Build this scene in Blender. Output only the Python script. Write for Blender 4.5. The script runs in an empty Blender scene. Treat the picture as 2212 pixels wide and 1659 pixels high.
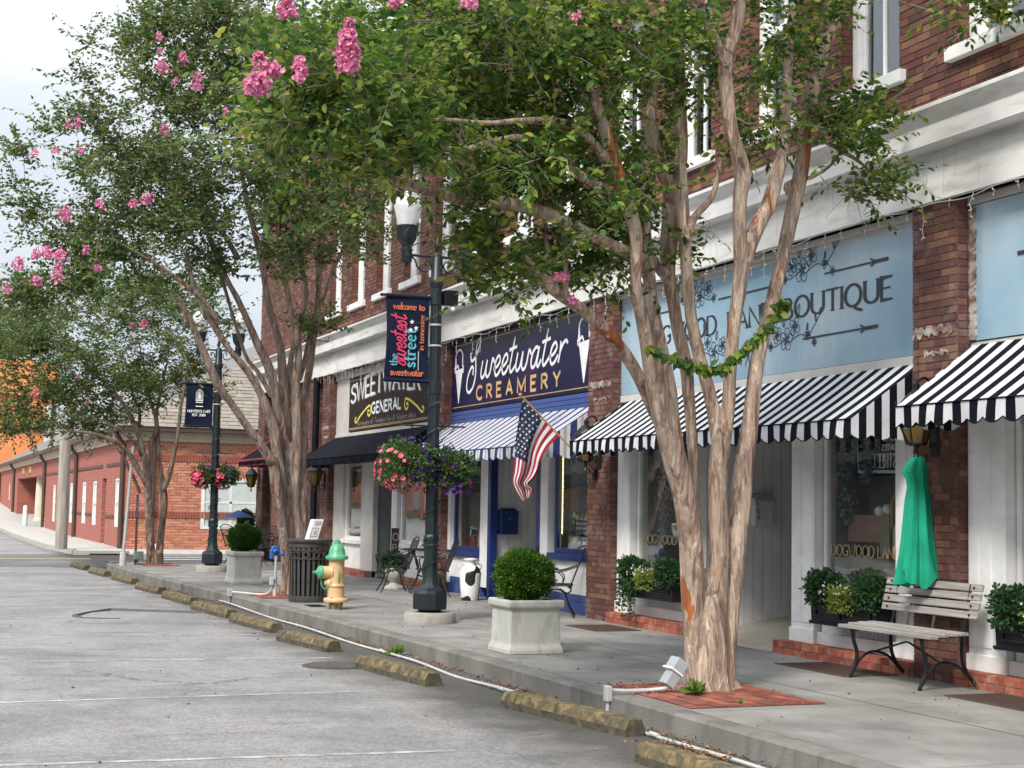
import bpy, math, random
import numpy as np
from mathutils import Vector, Matrix
R_ = math.radians
random.seed(7)
NR = np.random.default_rng(11)
sc = bpy.context.scene
col = sc.collection

# ------------------------------------------------------------------ camera
FOC, CX, CY, CAMH = 3300.0, 1106.0, 829.5, 1.45
_rho, _th = .0177, math.atan(263/3300)
Zc = np.array([math.cos(_th)*math.sin(_rho), math.cos(_th)*math.cos(_rho), -math.sin(_th)])
Yc = np.array([-1306., -240.5, -3300.]); Yc -= Zc*Yc.dot(Zc); Yc /= np.linalg.norm(Yc)
Xc = np.cross(Yc, Zc)
RM = np.array([Xc, Yc, Zc]); CAM = np.array([0, 0, CAMH])
cd = bpy.data.cameras.new('camera'); cam = bpy.data.objects.new('camera', cd); col.objects.link(cam)
m4 = Matrix([[RM[i][0], RM[i][1], RM[i][2], CAM[i]] for i in range(3)] + [[0, 0, 0, 1]])
cam.matrix_world = m4
cd.sensor_width = 36; cd.lens = 36*FOC/2212; cd.clip_end = 2000; cd.clip_start = .1
sc.camera = cam

def _ray(x, y): return RM @ np.array([x-CX, -(y-CY), -FOC])
def atY(x, y, Y):
    d = _ray(x, y); return CAM + d*(Y/d[1])
def atX(x, y, X):
    d = _ray(x, y); return CAM + d*(X/d[0])
def atZ(x, y, z):
    d = _ray(x, y); return CAM + d*((z-CAMH)/d[2])

# ------------------------------------------------------------------ world, sun, exposure
SUN_EL = R_(46)                                      # the sun stands behind the camera and to its left
wd = bpy.data.worlds.new('World'); sc.world = wd; wd.use_nodes = True
nt = wd.node_tree; nt.nodes.clear(); L = nt.links.new
def N(t, **k):
    n = nt.nodes.new(t)
    for a, b in k.items(): setattr(n, a, b)
    return n
sky = N('ShaderNodeTexSky'); sky.sky_type = 'NISHITA'; sky.sun_disc = False
sky.sun_elevation = SUN_EL; sky.sun_rotation = math.atan2(-.76, -.65); sky.air_density = 1.2; sky.dust_density = 3
sc_n = N('ShaderNodeVectorMath', operation='SCALE'); sc_n.inputs['Scale'].default_value = .11
L(sky.outputs[0], sc_n.inputs[0])
tc = N('ShaderNodeTexCoord'); mp = N('ShaderNodeMapping'); mp.inputs['Scale'].default_value = (1, 1, 2.6)
L(tc.outputs['Generated'], mp.inputs[0])
n1 = N('ShaderNodeTexNoise'); n1.inputs['Scale'].default_value = 2.3; n1.inputs['Detail'].default_value = 7; n1.inputs['Roughness'].default_value = .52; n1.inputs['Distortion'].default_value = .3
L(mp.outputs[0], n1.inputs[0])
r1 = N('ShaderNodeValToRGB'); r1.color_ramp.elements[0].position = .38; r1.color_ramp.elements[1].position = .62
r1.color_ramp.elements[0].color = (.465, .515, .585, 1); r1.color_ramp.elements[1].color = (.70, .72, .75, 1)
L(n1.outputs[0], r1.inputs[0])
mx = N('ShaderNodeMix', data_type='RGBA'); mx.inputs[0].default_value = .88
L(sc_n.outputs[0], mx.inputs[6]); L(r1.outputs[0], mx.inputs[7])
# a clouded sky grows brighter towards the zenith
sx_ = N('ShaderNodeSeparateXYZ'); L(tc.outputs['Generated'], sx_.inputs[0])
zr = N('ShaderNodeMapRange'); zr.inputs[1].default_value = .25; zr.inputs[2].default_value = 1; zr.inputs[3].default_value = 1; zr.inputs[4].default_value = 2.6; L(sx_.outputs[2], zr.inputs[0])
bg = N('ShaderNodeBackground'); L(zr.outputs[0], bg.inputs[1])
wo = N('ShaderNodeOutputWorld'); L(mx.outputs[2], bg.inputs[0]); L(bg.outputs[0], wo.inputs[0])
sd = bpy.data.lights.new('sun', 'SUN'); sun = bpy.data.objects.new('sun', sd); col.objects.link(sun)
sd.energy = 2.6; sd.angle = R_(13); sd.color = (1, .945, .86)
_d = Vector((-.76*math.cos(SUN_EL), -.65*math.cos(SUN_EL), math.sin(SUN_EL))).normalized()
sun.rotation_euler = _d.to_track_quat('Z', 'Y').to_euler(); sun.location = (0, 0, 30)
sc.view_settings.view_transform = 'Standard'; sc.view_settings.look = 'None'
sc.view_settings.exposure = .60; sc.view_settings.gamma = 1; sc.view_settings.use_curve_mapping = False
sc.render.engine = 'CYCLES'
sc.render.resolution_x, sc.render.resolution_y = 1024, 768
sc.cycles.max_bounces = 8; sc.cycles.transparent_max_bounces = 16

# ------------------------------------------------------------------ mesh helpers
class MB:
    """collects shapes; every face carries a material slot number"""
    def __init__(s): s.v = []; s.f = []; s.m = []
    def add(s, vs, fs, mi=0):
        o = len(s.v); s.v.extend([tuple(map(float, p)) for p in vs])
        for f in fs: s.f.append([i+o for i in f]); s.m.append(mi)
        return s
    def box(s, x0, x1, y0, y1, z0, z1, mi=0):
        if x0 > x1: x0, x1 = x1, x0
        if y0 > y1: y0, y1 = y1, y0
        if z0 > z1: z0, z1 = z1, z0
        return s.add([(x0,y0,z0),(x1,y0,z0),(x1,y1,z0),(x0,y1,z0),(x0,y0,z1),(x1,y0,z1),(x1,y1,z1),(x0,y1,z1)],
                     [(0,3,2,1),(4,5,6,7),(0,1,5,4),(1,2,6,5),(2,3,7,6),(3,0,4,7)], mi)
    def obox(s, o, u, v, w, mi=0):
        """box from a corner and three edge vectors"""
        o, u, v, w = map(np.array, (o, u, v, w))
        if np.dot(np.cross(u, v), w) < 0: u, v = v, u
        return s.add([o, o+u, o+u+v, o+v, o+w, o+u+w, o+u+v+w, o+v+w],
                     [(0,3,2,1),(4,5,6,7),(0,1,5,4),(1,2,6,5),(2,3,7,6),(3,0,4,7)], mi)
    def quad(s, a, b, c, d, mi=0): return s.add([a, b, c, d], [(0,1,2,3)], mi)
    def grid(s, P, mi=0, closeu=False):
        """P: rows of points"""
        P = np.array(P, float); n, k = P.shape[:2]
        fs = [(i*k+j, i*k+(j+1) % k, (i+1)*k+(j+1) % k, (i+1)*k+j) for i in range(n-1) for j in range(k if closeu else k-1)]
        return s.add(P.reshape(-1, 3), fs, mi)
    def lathe(s, prof, c=(0,0,0), n=24, mi=0, ax='z', flute=0, fa=.08):
        """prof: (radius, height) list"""
        rows = []
        for r, h in prof:
            row = []
            for k in range(n):
                a = 2*math.pi*k/n; rr = r*(1 + (fa*math.cos(a*flute) if flute else 0))
                x, y = rr*math.cos(a), rr*math.sin(a)
                p = (x, y, h) if ax == 'z' else ((h, x, y) if ax == 'x' else (x, h, -y))
                row.append((p[0]+c[0], p[1]+c[1], p[2]+c[2]))
            rows.append(row)
        s.grid(rows, mi, True)
        o = len(s.v)-len(rows)*n
        if prof[0][0] > 1e-4: s.f.append([o+k for k in range(n)][::-1]); s.m.append(mi)
        if prof[-1][0] > 1e-4: s.f.append([len(s.v)-n+k for k in range(n)]); s.m.append(mi)
        return s
    def tube(s, pts, r, n=8, mi=0, cap=True, jag=0):
        pts = [np.array(p, float) for p in pts]; k = len(pts)
        rs = [r]*k if np.isscalar(r) else list(r)
        up = np.array([0, 0, 1.]); rows = []; prev = None
        for i in range(k):
            t = pts[min(i+1, k-1)]-pts[max(i-1, 0)]; t /= (np.linalg.norm(t)+1e-9)
            if prev is None:
                a = np.cross(t, up)
                if np.linalg.norm(a) < .05: a = np.cross(t, np.array([1., 0, 0]))
            else: a = prev - t*prev.dot(t)
            a /= np.linalg.norm(a)+1e-9; b = np.cross(t, a); prev = a
            rows.append([pts[i]+(a*math.cos(2*math.pi*j/n)+b*math.sin(2*math.pi*j/n))*rs[i]*(1+(jag*math.sin(5*2*math.pi*j/n+i*.4) if jag else 0)) for j in range(n)])
        s.grid(rows, mi, True)
        if cap:
            o = len(s.v)-k*n
            s.f.append([o+j for j in range(n)][::-1]); s.m.append(mi)
            s.f.append([len(s.v)-n+j for j in range(n)]); s.m.append(mi)
        return s
    def prism(s, poly, a, b, ax='x', mi=0):
        """poly in the plane across the axis, extruded from a to b"""
        def P(p, h):
            return (h, p[0], p[1]) if ax == 'x' else ((p[0], h, p[1]) if ax == 'y' else (p[0], p[1], h))
        n = len(poly); vs = [P(p, a) for p in poly]+[P(p, b) for p in poly]
        fs = [list(range(n))[::-1], [n+i for i in range(n)]]+[(i, (i+1) % n, n+(i+1) % n, n+i) for i in range(n)]
        return s.add(vs, fs, mi)
    def sphere(s, c, r, n=12, m=8, mi=0):
        rx, ry, rz = (r, r, r) if np.isscalar(r) else r
        rows = [[(c[0]+rx*math.sin(math.pi*i/m)*math.cos(2*math.pi*j/n), c[1]+ry*math.sin(math.pi*i/m)*math.sin(2*math.pi*j/n), c[2]-rz*math.cos(math.pi*i/m)) for j in range(n)] for i in range(m+1)]
        return s.grid(rows, mi, True)

def wloc(p):
    v = Vector((0, 0, 0))
    while p is not None: v += p.location; p = p.parent
    return v

def tag(o, label=None, cat=None, group=None, kind=None):
    if label: o['label'] = label
    if cat: o['category'] = cat
    if group: o['group'] = group
    if kind: o['kind'] = kind
    return o

def obj(name, mb, mats, parent=None, smooth=False, bevel=0, label=None, cat=None, group=None, kind=None, world=True, recenter=True, angle=40):
    me = bpy.data.meshes.new(name)
    V = np.array(mb.v, float) if len(mb.v) else np.zeros((0, 3))
    base = wloc(parent) if (parent is not None and world) else Vector((0, 0, 0))
    c = Vector((0, 0, 0))
    if recenter and len(V):
        lo, hi = V.min(0), V.max(0); c = Vector(((lo[0]+hi[0])/2, (lo[1]+hi[1])/2, lo[2]))
    me.from_pydata([tuple(p) for p in (V-np.array(c))], [], mb.f)
    if not isinstance(mats, (list, tuple)): mats = [mats]
    for m in mats: me.materials.append(m)
    if len(mats) > 1: me.polygons.foreach_set('material_index', mb.m)
    if smooth:
        me.polygons.foreach_set('use_smooth', [True]*len(me.polygons))
        try: me.set_sharp_from_angle(angle=R_(angle))
        except Exception: pass
    o = bpy.data.objects.new(name, me); col.objects.link(o)
    if parent is not None:
        o.parent = parent; o.location = c-base if world else c
    else: o.location = c
    if bevel:
        b = o.modifiers.new('edge', 'BEVEL'); b.width = bevel; b.segments = 2; b.limit_method = 'ANGLE'; b.angle_limit = R_(40)
    tag(o, label, cat, group, kind)
    return o

def thing(name, label, cat, loc=(0,0,0), rz=0, group=None):
    o = bpy.data.objects.new(name, None); col.objects.link(o); o.empty_display_size = .1
    o.location = loc; o.rotation_euler = (0, 0, rz)
    return tag(o, label, cat, group)

def dup(root, loc, rz=0, label=None, name=None):
    def cp(o, parent):
        c = o.copy(); col.objects.link(c)
        if parent is not None: c.parent = parent
        for ch in kids.get(o.name, []): cp(ch, c)
        return c
    kids = {}
    for o in list(col.objects):
        if o.parent is not None: kids.setdefault(o.parent.name, []).append(o)
    r = cp(root, None); r.location = loc; r.rotation_euler = (0, 0, rz)
    if label: r['label'] = label
    return r

# ------------------------------------------------------------------ materials
def newmat(name):
    m = bpy.data.materials.new(name); m.use_nodes = True
    nt = m.node_tree; b = nt.nodes['Principled BSDF']
    return m, nt, b

def ramp(nt, cols):
    r = nt.nodes.new('ShaderNodeValToRGB'); e = r.color_ramp.elements
    while len(e) < len(cols): e.new(.5)
    for i, (p, c) in enumerate(cols):
        e[i].position = p; e[i].color = (c[0], c[1], c[2], 1)
    return r

def mat(name, cols, scale=4, stretch=(1,1,1), rough=.7, bump=.1, metal=0, detail=6, coord='Object', bscale=None, spec=.5, dirt=None, coat=0, rr=None, bdist=.01, island=None, objrand=0, distort=0, emit=None, transl=0, sheen=0):
    """noise driven colour ramp with grain and relief; dirt=(colour, scale, amount) adds worn patches"""
    m, nt, b = newmat(name); n = nt.nodes; Lk = nt.links.new
    if isinstance(cols[0], (int, float)): cols = [(.35, tuple(c*.9 for c in cols)), (.65, tuple(min(1, c*1.08) for c in cols))]
    tc = n.new('ShaderNodeTexCoord'); mp = n.new('ShaderNodeMapping'); mp.inputs['Scale'].default_value = stretch
    if coord == 'World':
        g = n.new('ShaderNodeNewGeometry'); Lk(g.outputs['Position'], mp.inputs[0])
    else: Lk(tc.outputs[coord], mp.inputs[0])
    no = n.new('ShaderNodeTexNoise'); no.inputs['Scale'].default_value = scale; no.inputs['Detail'].default_value = detail; no.inputs['Distortion'].default_value = distort
    Lk(mp.outputs[0], no.inputs[0])
    r = ramp(nt, cols)
    src = no.outputs[0]
    if island == 'island':
        g2 = n.new('ShaderNodeNewGeometry'); src = g2.outputs['Random Per Island']
    elif island == 'object':
        g2 = n.new('ShaderNodeObjectInfo'); src = g2.outputs['Random']
    if island:
        ad = n.new('ShaderNodeMath'); ad.operation = 'MULTIPLY_ADD'; ad.inputs[1].default_value = .35; Lk(no.outputs[0], ad.inputs[0])
        sb = n.new('ShaderNodeMath'); sb.operation = 'SUBTRACT'; sb.inputs[1].default_value = .17; Lk(src, sb.inputs[0]); Lk(sb.outputs[0], ad.inputs[2]); src = ad.outputs[0]
    Lk(src, r.inputs[0]); cout = r.outputs[0]
    if dirt:
        dc, ds, da = dirt[:3]
        d = n.new('ShaderNodeTexNoise'); d.inputs['Scale'].default_value = ds; d.inputs['Detail'].default_value = 8; d.inputs['Roughness'].default_value = .65
        mp2 = n.new('ShaderNodeMapping'); mp2.inputs['Scale'].default_value = dirt[3] if len(dirt) > 3 else stretch
        if coord == 'World': Lk(g.outputs['Position'], mp2.inputs[0])
        else: Lk(tc.outputs[coord], mp2.inputs[0])
        Lk(mp2.outputs[0], d.inputs[0])
        mr = n.new('ShaderNodeMapRange'); mr.inputs[1].default_value = .5; mr.inputs[2].default_value = .72; mr.inputs[4].default_value = da
        Lk(d.outputs[0], mr.inputs[0])
        mi = n.new('ShaderNodeMix'); mi.data_type = 'RGBA'; Lk(mr.outputs[0], mi.inputs[0]); Lk(cout, mi.inputs[6]); mi.inputs[7].default_value = (*dc, 1)
        cout = mi.outputs[2]
    Lk(cout, b.inputs['Base Color'])
    b.inputs['Roughness'].default_value = rough; b.inputs['Metallic'].default_value = metal
    b.inputs['Specular IOR Level'].default_value = spec
    if coat: b.inputs['Coat Weight'].default_value = coat; b.inputs['Coat Roughness'].default_value = .08
    if bump:
        bn = n.new('ShaderNodeTexNoise'); bn.inputs['Scale'].default_value = bscale or scale*6; bn.inputs['Detail'].default_value = 5
        Lk(mp.outputs[0], bn.inputs[0])
        bu = n.new('ShaderNodeBump'); bu.inputs['Strength'].default_value = bump; bu.inputs['Distance'].default_value = bdist
        Lk(bn.outputs[0], bu.inputs['Height']); Lk(bu.outputs[0], b.inputs['Normal'])
    if emit: b.inputs['Emission Color'].default_value = (*emit[0], 1); b.inputs['Emission Strength'].default_value = emit[1]
    if transl:
        t = n.new('ShaderNodeBsdfTranslucent'); Lk(cout, t.inputs[0]); ms = n.new('ShaderNodeMixShader'); ms.inputs[0].default_value = transl
        out = n['Material Output']; Lk(b.outputs[0], ms.inputs[1]); Lk(t.outputs[0], ms.inputs[2]); Lk(ms.outputs[0], out.inputs[0])
    return m

def glassmat(name, tint=(.93,.96,.95), ior=1.5, refl=1.0):
    m, nt, b = newmat(name); n = nt.nodes; Lk = nt.links.new; n.remove(b)
    t = n.new('ShaderNodeBsdfTransparent'); t.inputs[0].default_value = (*tint, 1)
    g = n.new('ShaderNodeBsdfGlossy'); g.inputs['Roughness'].default_value = .015; g.inputs[0].default_value = (refl,)*3+(1,)
    lw = n.new('ShaderNodeLayerWeight'); lw.inputs[0].default_value = .5
    pw = n.new('ShaderNodeMath'); pw.operation = 'POWER'; pw.inputs[1].default_value = 4.2; Lk(lw.outputs['Facing'], pw.inputs[0])
    f = n.new('ShaderNodeMath'); f.operation = 'MULTIPLY_ADD'; f.inputs[1].default_value = .9; f.inputs[2].default_value = (ior-1)**2/(ior+1)**2*2; Lk(pw.outputs[0], f.inputs[0])
    no = n.new('ShaderNodeTexNoise'); no.inputs['Scale'].default_value = 1.3; bu = n.new('ShaderNodeBump'); bu.inputs['Strength'].default_value = .06; bu.inputs['Distance'].default_value = .05
    tc = n.new('ShaderNodeTexCoord'); Lk(tc.outputs['Object'], no.inputs[0]); Lk(no.outputs[0], bu.inputs['Height']); Lk(bu.outputs[0], g.inputs['Normal'])
    ms = n.new('ShaderNodeMixShader'); Lk(f.outputs[0], ms.inputs[0]); Lk(t.outputs[0], ms.inputs[1]); Lk(g.outputs[0], ms.inputs[2]); Lk(ms.outputs[0], n['Material Output'].inputs[0])
    return m

BRK = [(0, (.072,.028,.023)), (.22, (.112,.038,.029)), (.45, (.148,.050,.035)), (.62, (.100,.040,.036)), (.82, (.175,.075,.042)), (1, (.22,.115,.06))]
BRK2 = [(0, (.070,.029,.026)), (.3, (.112,.043,.034)), (.6, (.092,.037,.034)), (.85, (.15,.066,.045)), (1, (.19,.095,.062))]
M = {}
M['brick'] = mat('brick_dark_joined', BRK, scale=9, rough=.75, bump=.35, island='island', bscale=60, bdist=.004)
M['brick_o'] = mat('brick_dark_single', BRK, scale=9, rough=.75, bump=.35, island='object', bscale=60, bdist=.004, coord='World')
M['pbrick'] = mat('brick_pier_joined', BRK2, scale=9, rough=.8, bump=.4, island='island', bscale=60, bdist=.004, dirt=((.42,.36,.33), 3.1, .35))
M['pbrick_o'] = mat('brick_pier_single', BRK2, scale=9, rough=.8, bump=.4, island='object', bscale=60, bdist=.004, coord='World', dirt=((.42,.36,.33), 3.1, .3))
M['rbrick_o'] = mat('brick_red_single', [(0,(.20,.055,.035)),(.5,(.33,.085,.05)),(1,(.42,.14,.08))], scale=12, rough=.85, bump=.5, island='object', bscale=50, bdist=.004, coord='World', dirt=((.45,.40,.34), 9, .5))
M['paver_o'] = mat('paver_single', [(0,(.17,.052,.035)),(.5,(.27,.075,.05)),(1,(.36,.12,.075))], scale=9, rough=.9, bump=.5, island='object', bscale=50, bdist=.004, coord='World', dirt=((.09,.065,.05), 5, .6))
M['mortar'] = mat('mortar_dark', (.085,.055,.048), scale=20, rough=.95, bump=.3)  # shade of the recessed upper-wall joints is put into this colour
M['pmortar'] = mat('mortar_pier', (.24,.15,.125), scale=20, rough=.95, bump=.3)
M['lmortar'] = mat('mortar_light', (.66,.54,.42), scale=20, rough=.95, bump=.3)
M['obrick'] = mat('brick_orange_joined', [(0,(.42,.14,.085)),(.5,(.58,.20,.12)),(1,(.66,.29,.18))], scale=8, rough=.85, bump=.2, island='island')
M['white'] = mat('white_paint', (.80,.80,.79), scale=2.5, rough=.5, bump=.08, coord='World', dirt=((.50,.49,.46), 2.2, .35, (1,1,3)))
M['wood_white'] = mat('white_boards', (.78,.79,.80), scale=3, rough=.55, bump=.08, coord='World', dirt=((.50,.50,.50), 3, .3, (2,2,.5)))
M['cornice'] = mat('weathered_white', (.72,.71,.69), scale=1.6, rough=.6, bump=.12, coord='World', dirt=((.40,.36,.29), 1.7, .75, (1,.8,5)))
M['grayboard'] = mat('gray_boards', (.40,.43,.45), scale=3, rough=.6, bump=.08, coord='World')
M['beige'] = mat('beige_trim', (.55,.53,.50), scale=3, rough=.6, bump=.08, coord='World')
M['navy'] = mat('navy_paint', (.012,.032,.15), scale=4, rough=.4, bump=.05, coord='World')
M['royal'] = mat('blue_painted_boards', (.045,.085,.27), scale=4, rough=.5, bump=.1, coord='World', stretch=(1,.3,6))
M['black'] = mat('black_paint', (.009,.010,.014), spec=.3, scale=6, rough=.35, bump=.08)
M['iron'] = mat('black_iron', (.010,.010,.013), scale=8, rough=.45, bump=.15, metal=.3)
M['pole'] = mat('lamp_pole_paint', [(.3,(.008,.013,.018)),(.7,(.014,.022,.029))], scale=5, rough=.38, bump=.08)
M['greenpole'] = mat('lamp_pole_green_base', [(.3,(.008,.020,.022)),(.7,(.013,.030,.031))], scale=5, rough=.38, bump=.08)
M['trashm'] = mat('trash_metal', [(.3,(.055,.053,.050)),(.7,(.085,.082,.078))], scale=6, rough=.45, bump=.06, metal=.2)
M['concrete'] = mat('concrete_planter', [(.3,(.42,.42,.38)),(.7,(.60,.60,.55))], scale=3, rough=.85, bump=.35, bscale=30, stretch=(1,1,.5), dirt=((.17,.16,.12), 3.3, .75, (1,1,.45)))
M['slab'] = mat('concrete_slab', [(.3,(.24,.23,.20)),(.7,(.38,.37,.33))], scale=6, rough=.9, bump=.4, bscale=40, dirt=((.13,.12,.10), 6, .7))
M['glass'] = glassmat('shop_glass')
M['upglass'] = glassmat('upper_glass', (.72,.78,.8), 1.75)
M['dark'] = mat('dark_interior', (.30,.31,.30), scale=2, rough=.9, bump=0)
M['darkfloor'] = mat('interior_floor', (.30,.25,.19), scale=2, rough=.8, bump=0)
M['shade'] = mat('window_blind', (.42,.44,.45), scale=2, rough=.8, bump=0)
M['curtain'] = mat('curtain_cloth', (.36,.36,.34), scale=3, rough=.9, bump=0)
M['cblack'] = mat('awning_black_cloth', (.006,.007,.013), spec=.12, scale=14, rough=.9, bump=.2, coord='World')
M['cwhite'] = mat('awning_white_cloth', (.66,.67,.70), scale=4, rough=.85, bump=.2, coord='World', transl=.12)
M['cnavy'] = mat('awning_navy_cloth', (.018,.034,.13), scale=8, rough=.85, bump=.2, coord='World')
M['cgrey'] = mat('awning_grey_cloth', (.38,.36,.37), scale=8, rough=.85, bump=.2, coord='World')
M['cred'] = mat('awning_red_piping', (.40,.03,.06), scale=8, rough=.7, bump=.1)
M['asphalt'] = None
M['galv'] = mat('galvanised_steel', (.46,.47,.46), scale=9, rough=.5, bump=.1, metal=.15)
M['pvc'] = mat('white_conduit', (.50,.51,.51), dirt=((.25,.23,.2), 5, .5), scale=6, rough=.45, bump=.04)
M['white_flat'] = mat('white_print', (.82,.83,.84), scale=5, rough=.5, bump=0)
M['black_flat'] = mat('black_print', (.035,.038,.05), scale=5, rough=.5, bump=0)
M['gold'] = mat('gold_print', (.62,.40,.17), scale=5, rough=.4, bump=0)
M['yellow_flat'] = mat('yellow_print', (.72,.66,.10), scale=5, rough=.5, bump=0)
M['grey_flat'] = mat('grey_print', (.35,.35,.35), scale=5, rough=.5, bump=0)
M['pink_flat'] = mat('pink_print', (.62,.05,.13), scale=5, rough=.5, bump=0)
M['aqua_flat'] = mat('aqua_print', (.12,.42,.52), scale=5, rough=.5, bump=0)
M['orange_flat'] = mat('orange_print', (.62,.16,.06), scale=5, rough=.5, bump=0)
M['navyboard'] = mat('navy_banner_cloth', (.005,.010,.032), spec=.25, scale=3, rough=.55, bump=.1)
M['soil'] = mat('soil', (.05,.035,.025), scale=20, rough=1, bump=.6)

# ------------------------------------------------------------------ a small stroke alphabet for the signs
def arc(cx, cy, rx, ry, a0, a1, n=14):
    return [(cx+rx*math.cos(R_(a0+(a1-a0)*i/n)), cy+ry*math.sin(R_(a0+(a1-a0)*i/n))) for i in range(n+1)]
def cr(pts, n=6):
    """smooth curve through points"""
    P = [pts[0]]+list(pts)+[pts[-1]]; out = []
    for i in range(1, len(P)-2):
        p0, p1, p2, p3 = [np.array(q, float) for q in P[i-1:i+3]]
        for k in range(n):
            t = k/n; out.append(tuple(.5*((2*p1)+(-p0+p2)*t+(2*p0-5*p1+4*p2-p3)*t*t+(-p0+3*p1-3*p2+p3)*t**3)))
    out.append(tuple(pts[-1])); return out
UP = {
 'A': (.72, [[(0,0),(.36,1),(.72,0)],[(.13,.34),(.59,.34)]]),
 'B': (.6, [[(0,0),(0,1),(.26,1)]+arc(.28,.76,.26,.24,90,-90)+[(0,.52)],[(0,.52),(.3,.52)]+arc(.3,.26,.3,.26,90,-90)+[(0,0)]]),
 'C': (.72, [arc(.42,.5,.42,.5,48,312,20)]), 'G': (.78, [arc(.42,.5,.42,.5,48,318,20)+[(.74,.42),(.5,.42)]]),
 'D': (.74, [[(0,0),(0,1),(.28,1)]+arc(.28,.5,.46,.5,90,-90,16)+[(0,0)]]),
 'E': (.54, [[(.54,1),(0,1),(0,0),(.54,0)],[(0,.52),(.44,.52)]]), 'F': (.5, [[(.5,1),(0,1),(0,0)],[(0,.52),(.42,.52)]]),
 'H': (.68, [[(0,0),(0,1)],[(.68,0),(.68,1)],[(0,.5),(.68,.5)]]), 'I': (.02, [[(0,0),(0,1)]]),
 'L': (.52, [[(0,1),(0,0),(.52,0)]]), 'M': (.86, [[(0,0),(0,1),(.43,.2),(.86,1),(.86,0)]]),
 'N': (.72, [[(0,0),(0,1),(.72,0),(.72,1)]]), 'O': (.84, [arc(.42,.5,.42,.5,90,450,26)]),
 'P': (.56, [[(0,0),(0,1),(.28,1)]+arc(.28,.74,.28,.26,90,-90)+[(0,.48)]]),
 'Q': (.88, [arc(.42,.5,.42,.5,90,450,26),[(.42,.02),(.6,-.14),(.9,-.24)]]),
 'R': (.62, [[(0,0),(0,1),(.28,1)]+arc(.28,.75,.28,.25,90,-90)+[(0,.5)],[(.26,.5),(.62,0)]]),
 'S': (.56, [cr([(.52,.84),(.42,.97),(.26,1),(.08,.92),(.03,.74),(.14,.58),(.38,.46),(.54,.3),(.5,.1),(.28,0),(.1,.03),(0,.16)])]),
 'T': (.68, [[(0,1),(.68,1)],[(.34,1),(.34,0)]]), 'U': (.68, [[(0,1),(0,.36)]+arc(.34,.34,.34,.34,180,360)+[(.68,1)]]),
 'V': (.7, [[(0,1),(.35,0),(.7,1)]]), 'W': (1.05, [[(0,1),(.27,0),(.52,.95),(.78,0),(1.05,1)]]), 'Y': (.68, [[(0,1),(.34,.48),(.68,1)],[(.34,.48),(.34,0)]]),
 '0': (.56, [arc(.28,.5,.28,.5,90,450,22)]), '1': (.2, [[(0,.8),(.14,1),(.14,0)]]), '2': (.54, [cr([(.02,.8),(.12,.97),(.3,1),(.5,.86),(.46,.62),(.2,.28),(.02,0)])+[(.54,0)]]),
 '3': (.52, [cr([(.02,.9),(.25,1),(.48,.85),(.42,.6),(.22,.53),(.45,.45),(.52,.22),(.3,0),(.02,.08)])]),
 '6': (.54, [cr([(.46,.96),(.2,.85),(.03,.45),(.06,.12),(.28,0),(.5,.14),(.5,.42),(.28,.56),(.06,.4)])]),
 '7': (.52, [[(0,1),(.52,1),(.18,0)]]), '8': (.5, [arc(.25,.75,.2,.25,-90,270,18), arc(.25,.26,.25,.26,90,450,18)]),
 "'": (.08, [[(.04,1),(.02,.76)]]), '.': (.06, [[(.02,.0),(.05,.05)]]), '&': (.7, [cr([(.7,0),(.2,.65),(.16,.88),(.32,1),(.46,.86),(.3,.6),(.05,.35),(.05,.1),(.25,0),(.5,.1),(.66,.42)])]),
}
LO = {
 'a': (.46, [arc(.22,.27,.22,.27,30,330,16),[(.43,.54),(.43,.06),(.5,0)]]), 'c': (.42, [arc(.24,.27,.24,.27,50,310,16)]),
 'e': (.48, [[(.02,.3),(.46,.3)]+arc(.24,.27,.23,.27,10,310,18)]), 'h': (.46, [[(0,1),(0,0)],[(0,.3)]+arc(.22,.3,.22,.24,160,0,10)+[(.44,0)]]),
 'i': (.02, [[(0,.54),(0,0)],[(-.02,.76),(.02,.8)]]), 'l': (.02, [[(0,1),(0,0)]]), 'm': (.8, [[(0,.54),(0,0)],[(0,.32)]+arc(.2,.32,.2,.22,160,0,10)+[(.4,0)],[(.4,.32)]+arc(.6,.32,.2,.22,160,0,10)+[(.8,0)]]),
 'n': (.44, [[(0,.54),(0,0)],[(0,.32)]+arc(.22,.32,.22,.22,160,0,10)+[(.44,0)]]), 'o': (.5, [arc(.25,.27,.25,.27,90,450,20)]),
 'r': (.32, [[(0,.54),(0,0)],[(0,.3)]+arc(.2,.32,.2,.22,160,50,8)]), 's': (.38, [cr([(.34,.44),(.2,.54),(.05,.44),(.1,.32),(.28,.24),(.36,.12),(.2,0),(.02,.1)])]),
 't': (.34, [[(.12,.78),(.12,.12),(.2,0),(.34,.05)],[(-.04,.54),(.32,.54)]]), 'u': (.46, [[(0,.54),(0,.2)]+arc(.2,.2,.2,.2,180,330,8)+[(.42,.3)],[(.42,.54),(.42,0)]]),
 'w': (.72, [[(0,.54),(.18,0),(.36,.5),(.54,0),(.72,.54)]]), 'f': (.34, [cr([(.36,.9),(.24,1),(.12,.86),(.12,.5),(.12,0)]),[(-.04,.54),(.3,.54)]]),
 'p': (.46, [[(0,.54),(0,-.3)],arc(.22,.27,.22,.27,150,-150,16)]), 'd': (.46, [arc(.22,.27,.22,.27,30,330,16),[(.43,1),(.43,0)]]), 'v': (.44, [[(0,.54),(.22,0),(.44,.54)]]), 'y': (.44, [[(0,.54),(.22,0)],[(.44,.54),(.12,-.3)]]),
}
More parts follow.
